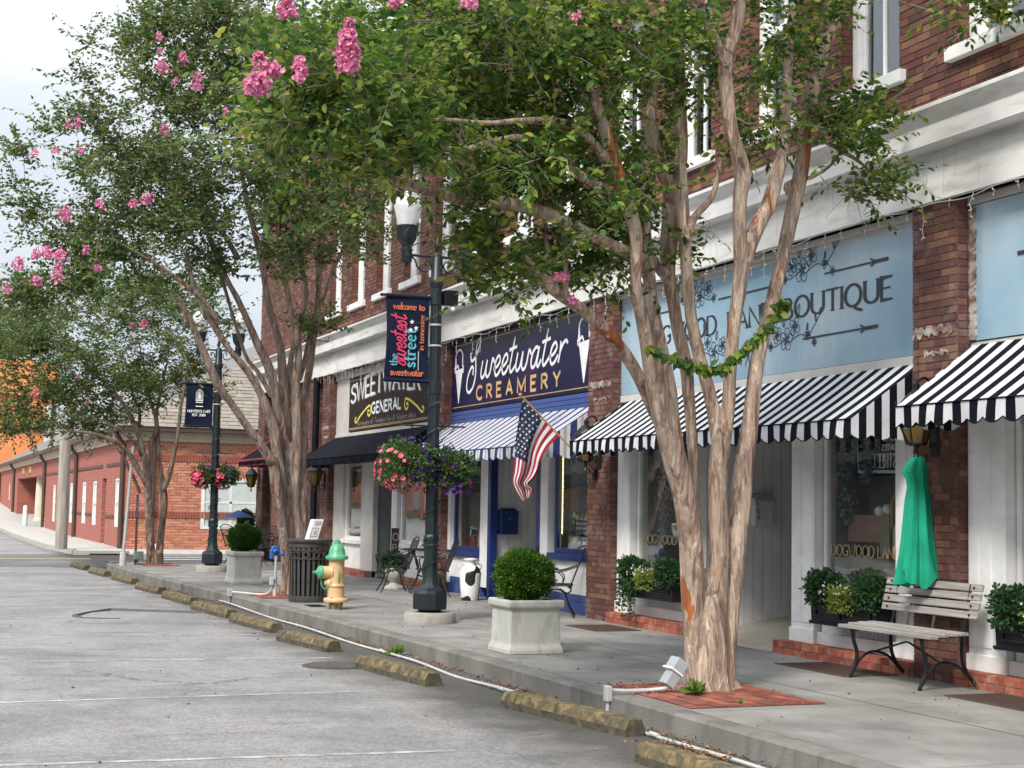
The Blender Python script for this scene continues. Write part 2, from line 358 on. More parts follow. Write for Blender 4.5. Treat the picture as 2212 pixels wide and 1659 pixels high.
SCR = {  # joined handwriting
 'e': (.46, [cr([(.0,.20),(.22,.26),(.36,.42),(.26,.57),(.11,.47),(.06,.22),(.17,.0),(.33,.03),(.46,.20)])]),
 'w': (.84, [cr([(.06,.52),(.03,.16),(.13,0),(.28,.12),(.36,.52)]), cr([(.36,.52),(.35,.16),(.47,0),(.62,.12),(.70,.52),(.84,.40)])]),
 't': (.42, [cr([(.20,1.0),(.13,.5),(.10,.14),(.20,0),(.42,.18)]),[(-.04,.66),(.38,.72)]]),
 'a': (.60, [cr([(.40,.50),(.25,.57),(.09,.42),(.05,.16),(.16,0),(.31,.10),(.41,.50)]), cr([(.42,.56),(.38,.16),(.47,0),(.60,.18)])]),
 'r': (.48, [cr([(.08,.56),(.10,.3),(.07,.0)]), cr([(.09,.26),(.20,.48),(.34,.56),(.44,.48)])]),
 'S': (.66, [cr([(-.1,.86),(0,.62),(.2,.66),(.42,.95),(.46,1.18),(.34,1.22),(.26,1.0),(.3,.6),(.4,.2),(.34,-.2),(.1,-.38),(-.1,-.24),(-.12,.1),(.05,.4),(.2,.36),(.22,.16)])]),
 's': (.4, [cr([(-.06,.1),(.18,.56),(.28,.3),(.26,.06),(.1,0),(.0,.08)])]), 'o': (.44, [cr([(.24,.56),(.06,.4),(.06,.12),(.22,0),(.38,.14),(.38,.42),(.24,.56),(.5,.48)])]),
 'n': (.5, [cr([(-.06,.1),(.08,.54),(.04,0),(.2,.5),(.34,.5),(.34,.1),(.5,.08)])]),
}
def text_strokes(txt, fonts, h=1., track=.2, slant=0, space=.45):
    x = 0; out = []
    for ch in txt:
        if ch == ' ': x += space; continue
        g = None
        for F in fonts:
            if ch in F: g = F[ch]; break
        if g is None: continue
        for st in g[1]: out.append([((x+px+slant*py)*h, py*h) for px, py in st])
        x += g[0]+track
    return out, (x-track)*h

def ribbon(mb, strokes, o, u, v, n, w, contrast=0., serif=0., mi=0, lift=0.0, warp=None, d0=.003):
    """lay flat pen strokes on the plane (o, u, v); contrast thins the level parts, serif puts feet on stroke ends"""
    o, u, v, n = map(lambda q: np.array(q, float), (o, u, v, n)); k = 0
    for st in strokes:
        pts = [np.array(p, float) for p in st]
        pts = [pts[0]]+[b for a, b in zip(pts, pts[1:]) if np.linalg.norm(b-a) > 1e-6]
        if len(pts) < 2: continue
        segs = [(pts, w)]
        if serif:
            closed = np.linalg.norm(pts[0]-pts[-1]) < w
            if not closed:
                for a, b in ((pts[0], pts[1]), (pts[-1], pts[-2])):
                    d = (b-a)/np.linalg.norm(b-a)
                    if abs(d[1]) > .6: segs.append(([a-np.array([serif, 0]), a+np.array([serif, 0])], w*.4))
        for P, ww in segs:
            k += 1; lf = d0+.0004*(k % 9)
            m = len(P); rows = []
            for i in range(m):
                t = P[min(i+1, m-1)]-P[max(i-1, 0)]; t = t/(np.linalg.norm(t)+1e-9); nn = np.array([-t[1], t[0]])
                if 0 < i < m-1:
                    t1 = P[i]-P[i-1]; t1 /= np.linalg.norm(t1)+1e-9
                    sc_ = min(1/max(abs(t.dot(t1)), .45), 2)
                else: sc_ = 1
                hw = ww*.5*((1-contrast)+contrast*abs(t[1]))*sc_
                a, b = P[i]+nn*hw, P[i]-nn*hw
                if i == 0: a = a-t*ww*.12; b = b-t*ww*.12
                if i == m-1: a = a+t*ww*.12; b = b+t*ww*.12
                if warp: a, b = warp(a), warp(b)
                rows.append([o+u*a[0]+v*a[1]+n*lf, o+u*b[0]+v*b[1]+n*lf])
            mb.grid(rows, mi)
    return mb
FU, FV, FN = (0,-1,0), (0,0,1), (-1,0,0)          # writing on the shop fronts: towards the camera end, up, out to the street
def sign_text(name, txt, fonts, y0, y1, z, h, x, w, m, parent, contrast=0, serif=0, slant=0, track=.2, space=.45, warp=None, d0=.003):
    st, W = text_strokes(txt, fonts, h, track, slant, space); k = abs(y1-y0)/W
    st = [[(p[0]*k, p[1]) for p in s_] for s_ in st]
    return obj(name, ribbon(MB(), st, (x, y0, z), FU, FV, FN, w, contrast, serif, warp=warp, d0=d0), m, parent)
# ================================================================== the setting
def g(Y):
    return float(np.interp(Y, [-50, 64, 72, 85, 94, 109, 130, 200, 400], [0, 0, .06, .26, .50, 1.0, 1.9, 4.5, 6]))
def KX(Y): return float(np.interp(Y, [-30, 8, 14.4, 19, 25, 32, 36], [5.2, 5.17, 5.11, 4.96, 4.66, 4.27, 4.2]))
RZ = -.16

def asphalt(name, base, tint):
    m, nt, b = newmat(name); n = nt.nodes; Lk = nt.links.new
    ge = n.new('ShaderNodeNewGeometry')
    def noise(s, d=6, st=(1,1,1), dist=0, rough=.6):
        mp = n.new('ShaderNodeMapping'); mp.inputs['Scale'].default_value = st; Lk(ge.outputs['Position'], mp.inputs[0])
        x = n.new('ShaderNodeTexNoise'); x.inputs['Scale'].default_value = s; x.inputs['Detail'].default_value = d; x.inputs['Distortion'].default_value = dist; x.inputs['Roughness'].default_value = rough
        Lk(mp.outputs[0], x.inputs[0]); return x.outputs[0]
    def mixc(f, a, c, t='MIX'):
        x = n.new('ShaderNodeMix'); x.data_type = 'RGBA'; x.blend_type = t
        if isinstance(f, float): x.inputs[0].default_value = f
        else: Lk(f, x.inputs[0])
        for s, q in ((6, a), (7, c)):
            if isinstance(q, tuple): x.inputs[s].default_value = (*q, 1)
            else: Lk(q, x.inputs[s])
        return x.outputs[2]
    def mr(v, a, bb, c=0., d=1.):
        x = n.new('ShaderNodeMapRange'); x.inputs[1].default_value = a; x.inputs[2].default_value = bb; x.inputs[3].default_value = c; x.inputs[4].default_value = d; Lk(v, x.inputs[0]); return x.outputs[0]
    agg = noise(40, 6, rough=1.0); r = ramp(nt, [(.34, tuple(base*.34*t for t in tint)), (.5, tuple(base*.95*t for t in tint)), (.66, tuple(min(.8, base*1.8*t) for t in tint))]); Lk(agg, r.inputs[0])
    c = mixc(mr(noise(.7, 7, dist=.6), .42, .66, 0, .8), r.outputs[0], tuple(base*.52*t for t in (1,1,1.04)), 'MIX')
    c = mixc(mr(noise(9, 6, (1,1,1), rough=.75), .48, .66, 0, .55), c, (base*.5, base*.49, base*.48))
    c = mixc(mr(noise(26, 4, (1,1,1), rough=.8), .54, .66, 0, .5), c, (base*1.7, base*1.66, base*1.6))
    c = mixc(mr(noise(2.4, 8, (.35,1.6,1)), .55, .75, 0, .6), c, (base*.42, base*.41, base*.41))
    c = mixc(mr(noise(4.5, 4, (1,.4,1)), .60, .75, 0, .35), c, (base*1.5, base*1.5, base*1.5))
    # darker, damp strip of grime towards the kerb and oil spots
    sx = n.new('ShaderNodeSeparateXYZ'); Lk(ge.outputs['Position'], sx.inputs[0])
    ad = n.new('ShaderNodeMath'); ad.operation = 'MULTIPLY_ADD'; ad.inputs[1].default_value = 1.3; Lk(noise(1.5, 6), ad.inputs[0]); Lk(sx.outputs[0], ad.inputs[2])
    c = mixc(mr(ad.outputs[0], 4.35, 5.05, 0, .86), c, (base*.22, base*.20, base*.17))
    vo = n.new('ShaderNodeTexVoronoi'); vo.feature = 'DISTANCE_TO_EDGE'; vo.inputs['Scale'].default_value = .33
    mpv = n.new('ShaderNodeMapping'); Lk(ge.outputs['Position'], mpv.inputs[0])
    nd = n.new('ShaderNodeTexNoise'); nd.inputs['Scale'].default_value = 2.2; nd.inputs['Detail'].default_value = 8; Lk(ge.outputs['Position'], nd.inputs[0])
    va = n.new('ShaderNodeVectorMath'); va.operation = 'MULTIPLY_ADD'; va.inputs[1].default_value = (.9,.9,0); Lk(nd.outputs[1], va.inputs[0]); Lk(mpv.outputs[0], va.inputs[2]); Lk(va.outputs[0], vo.inputs[0])
    crk = mr(vo.outputs[0], .001, .006, .6, 0)
    gate = n.new('ShaderNodeMath'); gate.operation = 'MULTIPLY'; Lk(crk, gate.inputs[0]); Lk(mr(noise(.4, 3), .5, .6), gate.inputs[1])
    c = mixc(gate.outputs[0], c, (.03,.03,.032))
    Lk(c, b.inputs['Base Color']); b.inputs['Roughness'].default_value = .88; b.inputs['Specular IOR Level'].default_value = .35
    bu = n.new('ShaderNodeBump'); bu.inputs['Strength'].default_value = .75; bu.inputs['Distance'].default_value = .006; Lk(agg, bu.inputs['Height']); Lk(bu.outputs[0], b.inputs['Normal'])
    return m
M['asphalt'] = asphalt('worn_asphalt', .27, (1.03,1.0,.97))
M['asphalt2'] = asphalt('cross_street_asphalt', .16, (1,1,1.03))
M['walk'] = mat('sidewalk_concrete', [(.25,(.155,.150,.140)),(.5,(.225,.218,.203)),(.75,(.31,.30,.28))], scale=1.3, rough=.9, bump=.3, bscale=60, coord='World', detail=9, dirt=((.115,.11,.10), 2.2, .8, (1,.55,1)), bdist=.004, objrand=1)
M['kerb'] = mat('kerb_concrete', [(.25,(.12,.115,.10)),(.75,(.235,.225,.205))], scale=2, rough=.92, bump=.5, bscale=40, coord='World', detail=9, dirt=((.075,.07,.06), 2.6, .8, (1,1,.35)))
M['paint'] = mat('worn_line_paint', [(.44,(.26,.26,.26)),(.66,(.50,.50,.50))], scale=6, rough=.8, bump=0, coord='World', detail=9, dirt=((.20,.20,.20), 20, .9))
M['ypaint'] = mat('yellow_line_paint', [(.3,(.42,.36,.22)),(.6,(.66,.52,.22))], scale=8, rough=.8, bump=.2, coord='World')
M['bpaint'] = mat('faded_blue_paint', [(.3,(.26,.31,.36)),(.6,(.42,.50,.56))], scale=8, rough=.8, bump=.2, coord='World')
M['earth'] = mat('ground_earth', [(.3,(.05,.07,.03)),(.7,(.12,.13,.08))], scale=.3, rough=1, bump=.2, coord='World')

def sheet(name, xs, ys, dz, m, zf=g):
    mb = MB(); mb.grid([[(x, y, zf(y)+dz) for x in xs] for y in ys])
    return obj(name, mb, m, kind='structure')
ys = [-60, -20, 0, 20, 40, 60, 64, 68, 72, 78, 85, 90, 94, 100, 109, 120, 130, 160, 200, 400, 700]
sheet('ground', [-500, -100, -30, 30, 100, 500], ys, -.30, M['earth'])
sheet('road', [-14.5, -5, 0, 3, 6.2], ys[:-1], RZ, M['asphalt'])
sheet('cross_street', [-14.5, 0, 5, 60], [36.9, 40, 45.2], RZ+.004, M['asphalt2'])

# sidewalk: poured slabs with recessed joints on a base
XI = 8.62
walk = obj('sidewalk', MB().add([(KX(y)+.17, y, -.03) for y in (-20, 8, 14.4, 19, 25, 32, 36)]+[(9.5, y, -.03) for y in (-20, 8, 14.4, 19, 25, 32, 36)],
      [(i, i+7, i+8, i+1) for i in range(6)]).box(8.3, 60, 39, 36.9, -.14, -.03), mat('joint_base_dark', (.09,.088,.08), rough=1), kind='structure', recenter=False)  # base coloured dark, showing in the slab joints
yb = [-14, -10.5, -7, -3.5, 0, 2.4, 4.9, 7.35, 9.85, 12.4, 14.9, 17.3, 19.8, 22.2, 24.7, 27.2, 29.7, 32.1, 34.5, 36.9]
for i in range(len(yb)-1):
    a, b_ = yb[i]+.006, yb[i+1]-.006
    ysub = [a+(b_-a)*t for t in (0, .5, 1)]
    for j in range(2):
        fr = lambda y, q: (KX(y)+.172)*(1-q)+XI*q
        q0, q1 = (0, .47) if j == 0 else (.473, 1)
        mb = MB(); rows = [[(fr(y, q0)+.004, y, 0), (fr(y, q1), y, 0)] for y in ysub]
        mb.grid([[r_[0], r_[1]] for r_ in rows]); k = 0
        mb.quad((rows[0][0][0], a, 0), (rows[0][1][0], a, 0), (rows[0][1][0], a, -.03), (rows[0][0][0], a, -.03))
        mb.quad((rows[2][1][0], b_, 0), (rows[2][0][0], b_, 0), (rows[2][0][0], b_, -.03), (rows[2][1][0], b_, -.03))
        obj('paving_slab', mb, M['walk'], walk)
# kerb: cast lengths
kerb = thing('kerb', None, None, (5.1, 0, 0)); kerb['kind'] = 'structure'
kb = [-14, -10.5, -7.4, -4.3, -1.2, 1.9, 4.95, 8.0, 11.05, 14.1, 17.15, 20.2, 23.25, 26.3, 29.3, 32.3, 35.2]
for i in range(len(kb)-1):
    a, b_ = kb[i]+.004, kb[i+1]-.004; mb = MB(); rows = []
    for t in np.linspace(0, 1, 5):
        y = a+(b_-a)*t; x = KX(y)
        rows.append([(x-.01, y, RZ-.1), (x, y, -.02), (x+.018, y, .0), (x+.17, y, .0), (x+.17, y, -.12)])
    mb.grid(rows); mb.add(rows[0], [(0,1,2,3,4)]); mb.add(rows[-1], [(4,3,2,1,0)])
    obj('kerb_stone', mb, M['kerb'], kerb)
mb = MB(); rows = []                                             # rounded corner by the crossing
for t in np.linspace(0, 90, 12):
    c_, s_ = math.cos(R_(t)), math.sin(R_(t)); cx_, cy_ = 6.0, 35.2
    rows.append([(cx_-(1.79+.01)*c_, cy_+1.71*s_, RZ-.1), (cx_-1.79*c_, cy_+1.7*s_, -.02), (cx_-1.77*c_, cy_+1.68*s_, 0), (cx_-1.62*c_, cy_+1.53*s_, 0), (cx_-1.62*c_, cy_+1.53*s_, -.12)])
for x in (7, 20, 60): rows.append([(x, 36.91, RZ-.1), (x, 36.9, -.02), (x, 36.88, 0), (x, 36.73, 0), (x, 36.73, -.12)])
mb.grid(rows); obj('kerb_stone', mb, M['kerb'], kerb)
obj('sidewalk_corner', MB().add([(4.375, 35.2, -.002), (6, 35.2, -.002)]+[(6-1.62*math.cos(R_(t)), 35.2+1.53*math.sin(R_(t)), -.002) for t in range(0, 91, 9)][::-1], [list(range(13))]).box(6, 60, 34.6, 36.73, -.03, -.002), M['walk'], kind='structure', recenter=False)

# far pavement in front of the low brick building
def KF(Y): return float(np.interp(Y, [44, 46, 50, 120, 300], [4.9, 4.45, 4.1, 3.6, 3.4]))
mb = MB(); mb.grid([[(KF(y), y, g(y)+RZ-.1), (KF(y), y, g(y)), (5.4, y, g(y)), (5.93, y, g(y)), (30, y, g(y))] for y in (45.3, 46, 50, 56, 64, 68, 72, 78, 85, 90, 94, 100, 109, 130, 200, 300)])
mb.grid([[(4.9, 45.15, -.25), (6, 45.15, -.25), (60, 45.15, -.25)], [(4.9, 45.15, -.12), (6, 45.15, -.12), (60, 45.15, -.12)], [(4.5, 45.3, 0), (6, 45.3, 0), (60, 45.3, 0)]])
mb.box(4.45, 6, 45.15, 45.5, -.25, -.035); obj('far_sidewalk', mb, mat('far_concrete', (.42,.41,.38), scale=1.5, rough=.9, bump=.2, coord='World'), kind='structure')

# painted lines
def line(name, p, q, w, z, m, parent=None, **k):
    p, q = np.array(p[:2]), np.array(q[:2]); d = (q-p)/np.linalg.norm(q-p); nn = np.array([-d[1], d[0]])*w/2
    mb = MB(); n = 24; rows = []
    for i in range(n+1):
        c = p+(q-p)*i/n; e = NR.uniform(-.008, .008)
        rows.append([(c[0]+nn[0]+e, c[1]+nn[1]+e, z), (c[0]-nn[0]+e, c[1]-nn[1]+e, z)])
    mb.grid(rows); return obj(name, mb, m, parent, **k)
pl = thing('parking_lines', None, None, (2, 15, RZ)); pl['kind'] = 'structure'
for a, b_ in (((-40,1655),(985,1622)), ((-40,1519),(770,1494)), ((-40,1430),(720,1421)), ((-40,1371),(560,1371)), ((-40,1335),(345,1337))):
    P, Q = atZ(*a, RZ), atZ(*b_, RZ); P = P+(P-Q)*.5
    line('parking_line', P, Q, .07, RZ+.0025, M['paint'], pl)
for Y in (25.2, 27.9, 30.7, 33.5): line('parking_line', (-1.5, Y-.1), (3.6, Y), .07, RZ+.0025, M['paint'], pl)
cw = thing('crosswalk', None, None, (8, 41, RZ)); cw['kind'] = 'structure'
for Y in (37.9, 39.2, 40.5, 41.8, 43.1, 44.4): line('crosswalk_bar', (5.6+(Y-38)*.1, Y), (12.5, Y), .66, RZ+.009, M['paint'], cw)
line('stop_line', (-8, 36.4), (3.2, 36.6), .28, RZ+.005, M['bpaint'], kind='structure')
line('centre_line', (-14, 41.4), (4.6, 42.2), .12, RZ+.009, M['ypaint'], kind='structure')
line('centre_line', (-14, 41.15), (4.6, 41.95), .12, RZ+.009, M['ypaint'], kind='structure')
line('edge_line', (-8, 45.4), (3.2, 46.6), .3, RZ+.009, M['paint'], kind='structure')
# darker repair patch and old trench cut in the asphalt
P = [atZ(x, y, RZ) for x, y in ((155,1334),(235,1320),(430,1327),(500,1331),(330,1335),(230,1339))]
M['patch'] = mat('patch_tar', [(.35,(.10,.10,.105)),(.7,(.19,.19,.19))], scale=5, rough=.9, bump=.4, bscale=60, coord='World')
seal = [atZ(x, y, RZ) for x, y in ((520,1327),(420,1324),(240,1319),(195,1323),(160,1332),(180,1336),(260,1337))]
obj('tar_seam', MB().tube([(p[0], p[1], RZ+.001) for p in seal], [.012,.03,.04,.022,.035,.018,.012], 6), mat('tar', (.085,.083,.08), scale=8, rough=.8, bump=.3), kind='structure')
# ================================================================== the two-storey brick block
XF, XS, XG = 8.37, 8.55, 8.60        # pier faces, shop front frames, glass
B = thing('commercial_building', 'long two storey red brick commercial block with white cornice above a row of shop fronts', 'building', (8.9, 22, 0))
CH, BL = .0677, .213
unit = bpy.data.meshes.new('brick')
_u = MB().box(-.5, .5, -.5, .5, -.5, .5); unit.from_pydata(_u.v, [], _u.f)
units = {}
def unit_for(m):
    if m.name not in units:
        me = unit.copy(); me.materials.append(m); units[m.name] = me
    return units[m.name]
def piece(name, box, m, parent, base=None, rz=0):
    o = bpy.data.objects.new(name, unit_for(m)); col.objects.link(o); o.parent = parent
    x0, x1, y0, y1, z0, z1 = box; base = base if base is not None else wloc(parent)
    o.location = Vector(((x0+x1)/2, (y0+y1)/2, (z0+z1)/2))-base; o.scale = (x1-x0, y1-y0, z1-z0)
    o.rotation_euler = (0, 0, rz); return o
def brickface(axis, plane, u0, u1, z0, z1, holes=(), near=None, maxn=300, ms=('brick','brick_o'), parent=None, depth=.05, name='brick', out=-1, header=6, off=0., jn=.009, seed=1, ch=CH, kind=True):
    """a wall of single bricks in running bond with a header course now and then.
       axis 'x': wall across X at x=plane (u runs along Y); axis 'y': wall across Y (u runs along X). near(u,z): show as own object"""
    rng = random.Random(seed); mb = MB(); cnt = 0; base = wloc(parent)
    nz = int(round((z1-z0)/ch)); ch = (z1-z0)/nz
    spans = []
    for k in range(nz):
        za, zb = z0+k*ch+jn*.5, z0+(k+1)*ch-jn*.5; zc = (za+zb)/2
        L_ = BL if (k % header) else BL*.5
        u = u0-(L_*.5 if k % 2 else 0)-off % L_-rng.random()*.01
        while u < u1:
            a, b_ = max(u, u0), min(u+L_, u1); u += L_
            if b_-a < .02: continue
            segs = [(a, b_)]
            for (h0, h1, hz0, hz1) in holes:
                if hz0 < zc < hz1:
                    ns = []
                    for s0, s1 in segs:
                        if s1 <= h0 or s0 >= h1: ns.append((s0, s1))
                        else:
                            if s0 < h0: ns.append((s0, h0+jn*.5))
                            if s1 > h1: ns.append((h1-jn*.5, s1))
                    segs = ns
            for s0, s1 in segs:
                if s1-s0 < .025: continue
                pr = rng.uniform(0, .007); p0, p1 = plane+out*pr, plane-out*depth
                a_, b2 = s0+jn*.5, s1-jn*.5
                dz = rng.uniform(-.0012, .0012)
                bx = (min(p0, p1), max(p0, p1), a_, b2, za+dz, zb+dz) if axis == 'x' else (a_, b2, min(p0, p1), max(p0, p1), za+dz, zb+dz)
                if near and cnt < maxn and near((a_+b2)/2, zc): piece(name, bx, M[ms[1]], parent, base); cnt += 1
                else: mb.box(*bx)
    if mb.v:
        o = obj(name+'work', mb, M[ms[0]], parent)
        if kind: o['kind'] = 'stuff'
    return cnt

# ---- upper wall
ZT = 9.7
wy = [10.87+1.79*k for k in range(-3, 13)]                        # far ends of the sills
wins = []
for k in range(-4, 13):
    yl = 10.87+1.787*k
    wins.append((yl-1.04, yl-.09))
wallmb = MB()
edges = [2.0]
for a, b_ in sorted(wins):
    if a > 2.4: edges += [a, b_]
edges.append(39.2)
for i in range(0, len(edges)-1, 2): wallmb.box(XF+.006, XF+.30, edges[i], edges[i+1], 5.52, 7.75)
wallmb.box(XF+.006, XF+.30, 2.0, 39.2, 4.2, 5.52).box(XF+.006, XF+.30, 2.0, 39.2, 7.75, ZT)
wallmb.box(XF+.01, 20, 39.1, 39.19, 0, ZT).box(XF+.3, 20, 2, 39.1, ZT-.3, ZT-.1).box(13, 13.2, 2, 39.1, 0, ZT-.3).box(XF+.3, 13, 2.0, 2.1, 0, ZT)
uw = obj('upper_wall', wallmb, M['mortar'], B)
holes = [(a, b_, 5.52, 7.75) for a, b_ in wins if a > 2.4]
brickface('x', XF, 5.2, 39.2, 5.0, ZT, holes, near=lambda u, z: u < 13.2 and z < 6.9, parent=uw, seed=3, ch=.0712)
for a, b_ in holes and [(h[0], h[1]) for h in holes]:               # brick reveals of each opening
    if a > 5: brickface('y', b_, XF+.004, XF+.22, 5.52, 7.75, parent=uw, out=-1, depth=.02, seed=5, kind=True)
brickface('y', 39.2, XF, 12.5, 0, ZT, parent=uw, out=1, seed=9, depth=.02) if False else None

def make_window():
    """sash window, local: opening .95 wide (y), 2.23 high, face at x=0"""
    w = thing('upper_window', None, None)
    fr = MB(); W, H_ = .95, 2.23
    fr.box(.13, .22, 0, .14, 0, H_).box(.13, .22, W-.14, W, 0, H_).box(.13, .22, .14, W-.14, H_-.12, H_).box(.13, .22, .14, W-.14, 0, .06)
    fr.box(.118, .13, .09, .14, 0, H_-.1).box(.118, .13, W-.14, W-.09, 0, H_-.1)
    obj('window_frame', fr, M['white'], w, bevel=.006)
    obj('sash', MB().box(.16, .205, .142, .185, .06, H_-.12).box(.16, .205, W-.185, W-.142, .06, H_-.12).box(.15, .205, .185, W-.185, 1.08, 1.15).box(.16, .205, .185, W-.185, .06, .11)
        .box(.165, .20, W/2-.016, W/2+.016, .11, 1.08).box(.165, .20, W/2-.016, W/2+.016, 1.15, H_-.12), M['white'], w)
    obj('pane', MB().box(.185, .190, .15, W-.15, .07, H_-.12), M['upglass'], w)
    obj('blind', MB().box(.25, .26, .02, W-.02, .9, H_), M['shade'], w)
    obj('sill', MB().box(-.075, .13, -.10, W+.09, -.12, .0), M['white'], w, bevel=.006)
    return w
W0 = make_window(); first = True
bpy.context.view_layer.update()
for a, b_ in sorted(wins):
    if a < 2.4: continue
    if first: w = W0; first = False
    else: w = dup(W0, (0,0,0))
    w.parent = B; w.location = Vector((XF, a, 5.52))-B.location
obj('room', MB().box(XF+.9, XF+1.0, 2, 39, 5.1, 8.5).box(XF+.3, XF+.9, 2, 39, 5.0, 5.05), M['dark'], B)

# ---- cornice above the shops, in boarded lengths, and the roof cornice
prof = [(8.10,5.0),(8.075,4.985),(8.075,4.955),(8.10,4.94),(8.13,4.90),(8.17,4.865),(8.185,4.85),(8.185,4.835),(8.16,4.83),(8.16,4.665),(8.18,4.65),(8.335,4.648),(8.335,4.56),(8.315,4.555),(8.315,4.20),(8.45,4.20),(8.45,5.0)]
yy = [3.0, 7.1, 11.15, 15.2, 19.3, 23.35, 27.4, 31.5, 35.55, 39.35]
for a, b_ in zip(yy, yy[1:]): obj('cornice_board', MB().prism(prof, a+.0015, b_-.0015, 'y'), M['cornice'], B)
prof2 = [(8.32,9.3),(8.3,9.42),(8.12,9.55),(8.1,9.75),(8.0,9.82),(7.95,9.98),(8.6,10.0),(8.6,9.3)]
obj('roof_cornice', MB().prism(prof2, 3.0, 39.4, 'y'), M['cornice'], B)
for k in range(24): obj('bracket', MB().prism([(8.34,9.2),(8.34,9.55),(8.14,9.55),(8.17,9.4)], 4.05+k*1.5, 4.2+k*1.5, 'y'), M['cornice'], B)

# ---- piers of brick between the shops: (far face y0..y1, depth)
def pier(y0, y1, near=False, seed=1):
    p = obj('pier', MB().box(XF+.006, 8.9, y0+.006, y1-.006, -.02, 4.2), M['pmortar'], B)
    nf = (lambda u, z: z < 4.2) if near else None
    brickface('x', XF, y0, y1, 0, 4.2, parent=p, near=nf, maxn=230, ms=('pbrick','pbrick_o'), seed=seed, header=5, kind=not near or True)
    brickface('y', y0, XF+.012, 8.62, 0, 4.2, parent=p, near=nf, maxn=70, ms=('pbrick','pbrick_o'), seed=seed+1, header=2, depth=.02)
    return p
p1 = pier(10.81, 11.43, True, 21); p2 = pier(17.79, 18.50, False, 22); p3 = pier(24.45, 25.15, False, 23)
pier(31.97, 32.62, False, 24); pier(33.30, 33.85, False, 25); pier(38.45, 39.2, False, 26); pier(4.2, 4.9, False, 27)
M['ledge'] = mat('patched_plaster', [(.38,(.15,.09,.075)),(.52,(.30,.26,.235)),(.7,(.44,.42,.39))], scale=7, rough=.95, bump=.7, bscale=25, coord='World', stretch=(1,1,2))
def ragged(y0, y1, z, h, seed):
    rng = random.Random(seed); mb = MB(); n = 22
    top, bot = [], []
    for i in range(n+1):
        y = y0+(y1-y0)*i/n
        top.append((XF-.010-rng.uniform(0,.004), y, z+h+rng.uniform(-.03,.012))); bot.append((XF-.010-rng.uniform(0,.004), y, z+rng.uniform(-.01,.045)))
    mb.grid([bot, top]); mb.grid([top, [(XF+.02, p[1], p[2]) for p in top]])
    obj('plaster_patch', mb, M['ledge'], B)
for y0, y1, s_ in ((10.81,11.43,3),(17.79,18.5,4),(24.45,25.15,5),(31.97,32.62,6)): ragged(y0, y1, 3.0, .10, s_); ragged(y0+.1, y1-.18, 2.82, .06, s_+9)
obj('downspout', MB().tube([(8.32,32.98,0.0),(8.32,32.98,4.2)], .075, 10), M['black'], B, smooth=True)
obj('passage_wall', MB().box(8.55, 8.6, 32.62, 33.3, 0, 4.2), M['mortar'], B)

# ---- shop fronts
def interior(y0, y1, z0=.5, depth=1.3, m='dark', near=True, yb=None):
    r = MB().box(XG+depth, XG+depth+.05, yb or y0, y1, 0, 3.0).box(XG+.06, XG+depth, y0, y1, 2.75, 2.8).box(XG+.06, XG+depth, y1-.03, y1, 0, 2.75)
    if near: r.box(XG+.06, XG+depth, y0, y0+.03, 0, 2.75)
    obj('shop_room', r, M[m], B)
    obj('display_floor', MB().box(XG+.04, XG+(depth if near else .35), y0+.03, y1-.03, z0-.08, z0), M['darkfloor'], B)
def glasswin(y0, y1, z0, z1, frame='white', x=XG, fw=.05, glass='glass'):
    w = obj('shop_window', MB().box(x-.03, x+.03, y0, y0+fw, z0, z1).box(x-.03, x+.03, y1-fw, y1, z0, z1).box(x-.03, x+.03, y0+fw, y1-fw, z0, z0+fw).box(x-.03, x+.03, y0+fw, y1-fw, z1-fw, z1), M[frame], B, bevel=.004)
    obj('pane', MB().box(x-.004, x+.002, y0+fw, y1-fw, z0+fw, z1-fw), M[glass], w); return w
def planks(name, y0, y1, z0, z1, x, m, pw=.11, parent=None):
    """upright boards on a street-facing wall, with recessed joints"""
    n = max(1, int(round((y1-y0)/pw))); pw = (y1-y0)/n
    bk = obj('board_wall', MB().box(x+.012, x+.03, y0, y1, z0, z1), M['dark'], parent or B); base = wloc(bk)
    for i in range(n): piece('board', (x, x+.011, y0+i*pw+.003, y0+(i+1)*pw-.003, z0, z1), m, bk, base)
def step_bricks(y0, y1, z=.13, x0=8.33, x1=8.52):
    s = obj('brick_base', MB().box(x0+.008, x1+.03, y0+.004, y1-.004, -.01, z-.008), M['pmortar'], B); base = wloc(s)
    n = int((y1-y0)/.105); w = (y1-y0)/n; rng = random.Random(int(y0*10))
    for i in range(n):
        ya, yb_ = y0+i*w+.006, y0+(i+1)*w-.006
        piece('brick', (x0+rng.uniform(-.006,.006), x1+.02, ya, yb_, z-.062, z+rng.uniform(-.003,.004)), M['rbrick_o'], s, base)
    n = int((y1-y0)/.21); w = (y1-y0)/n
    for i in range(n): piece('brick', (x0-.006+rng.uniform(-.004,.004), x1, y0+i*w+.006, y0+(i+1)*w-.006, .0, z-.068), M['rbrick_o'], s, base)

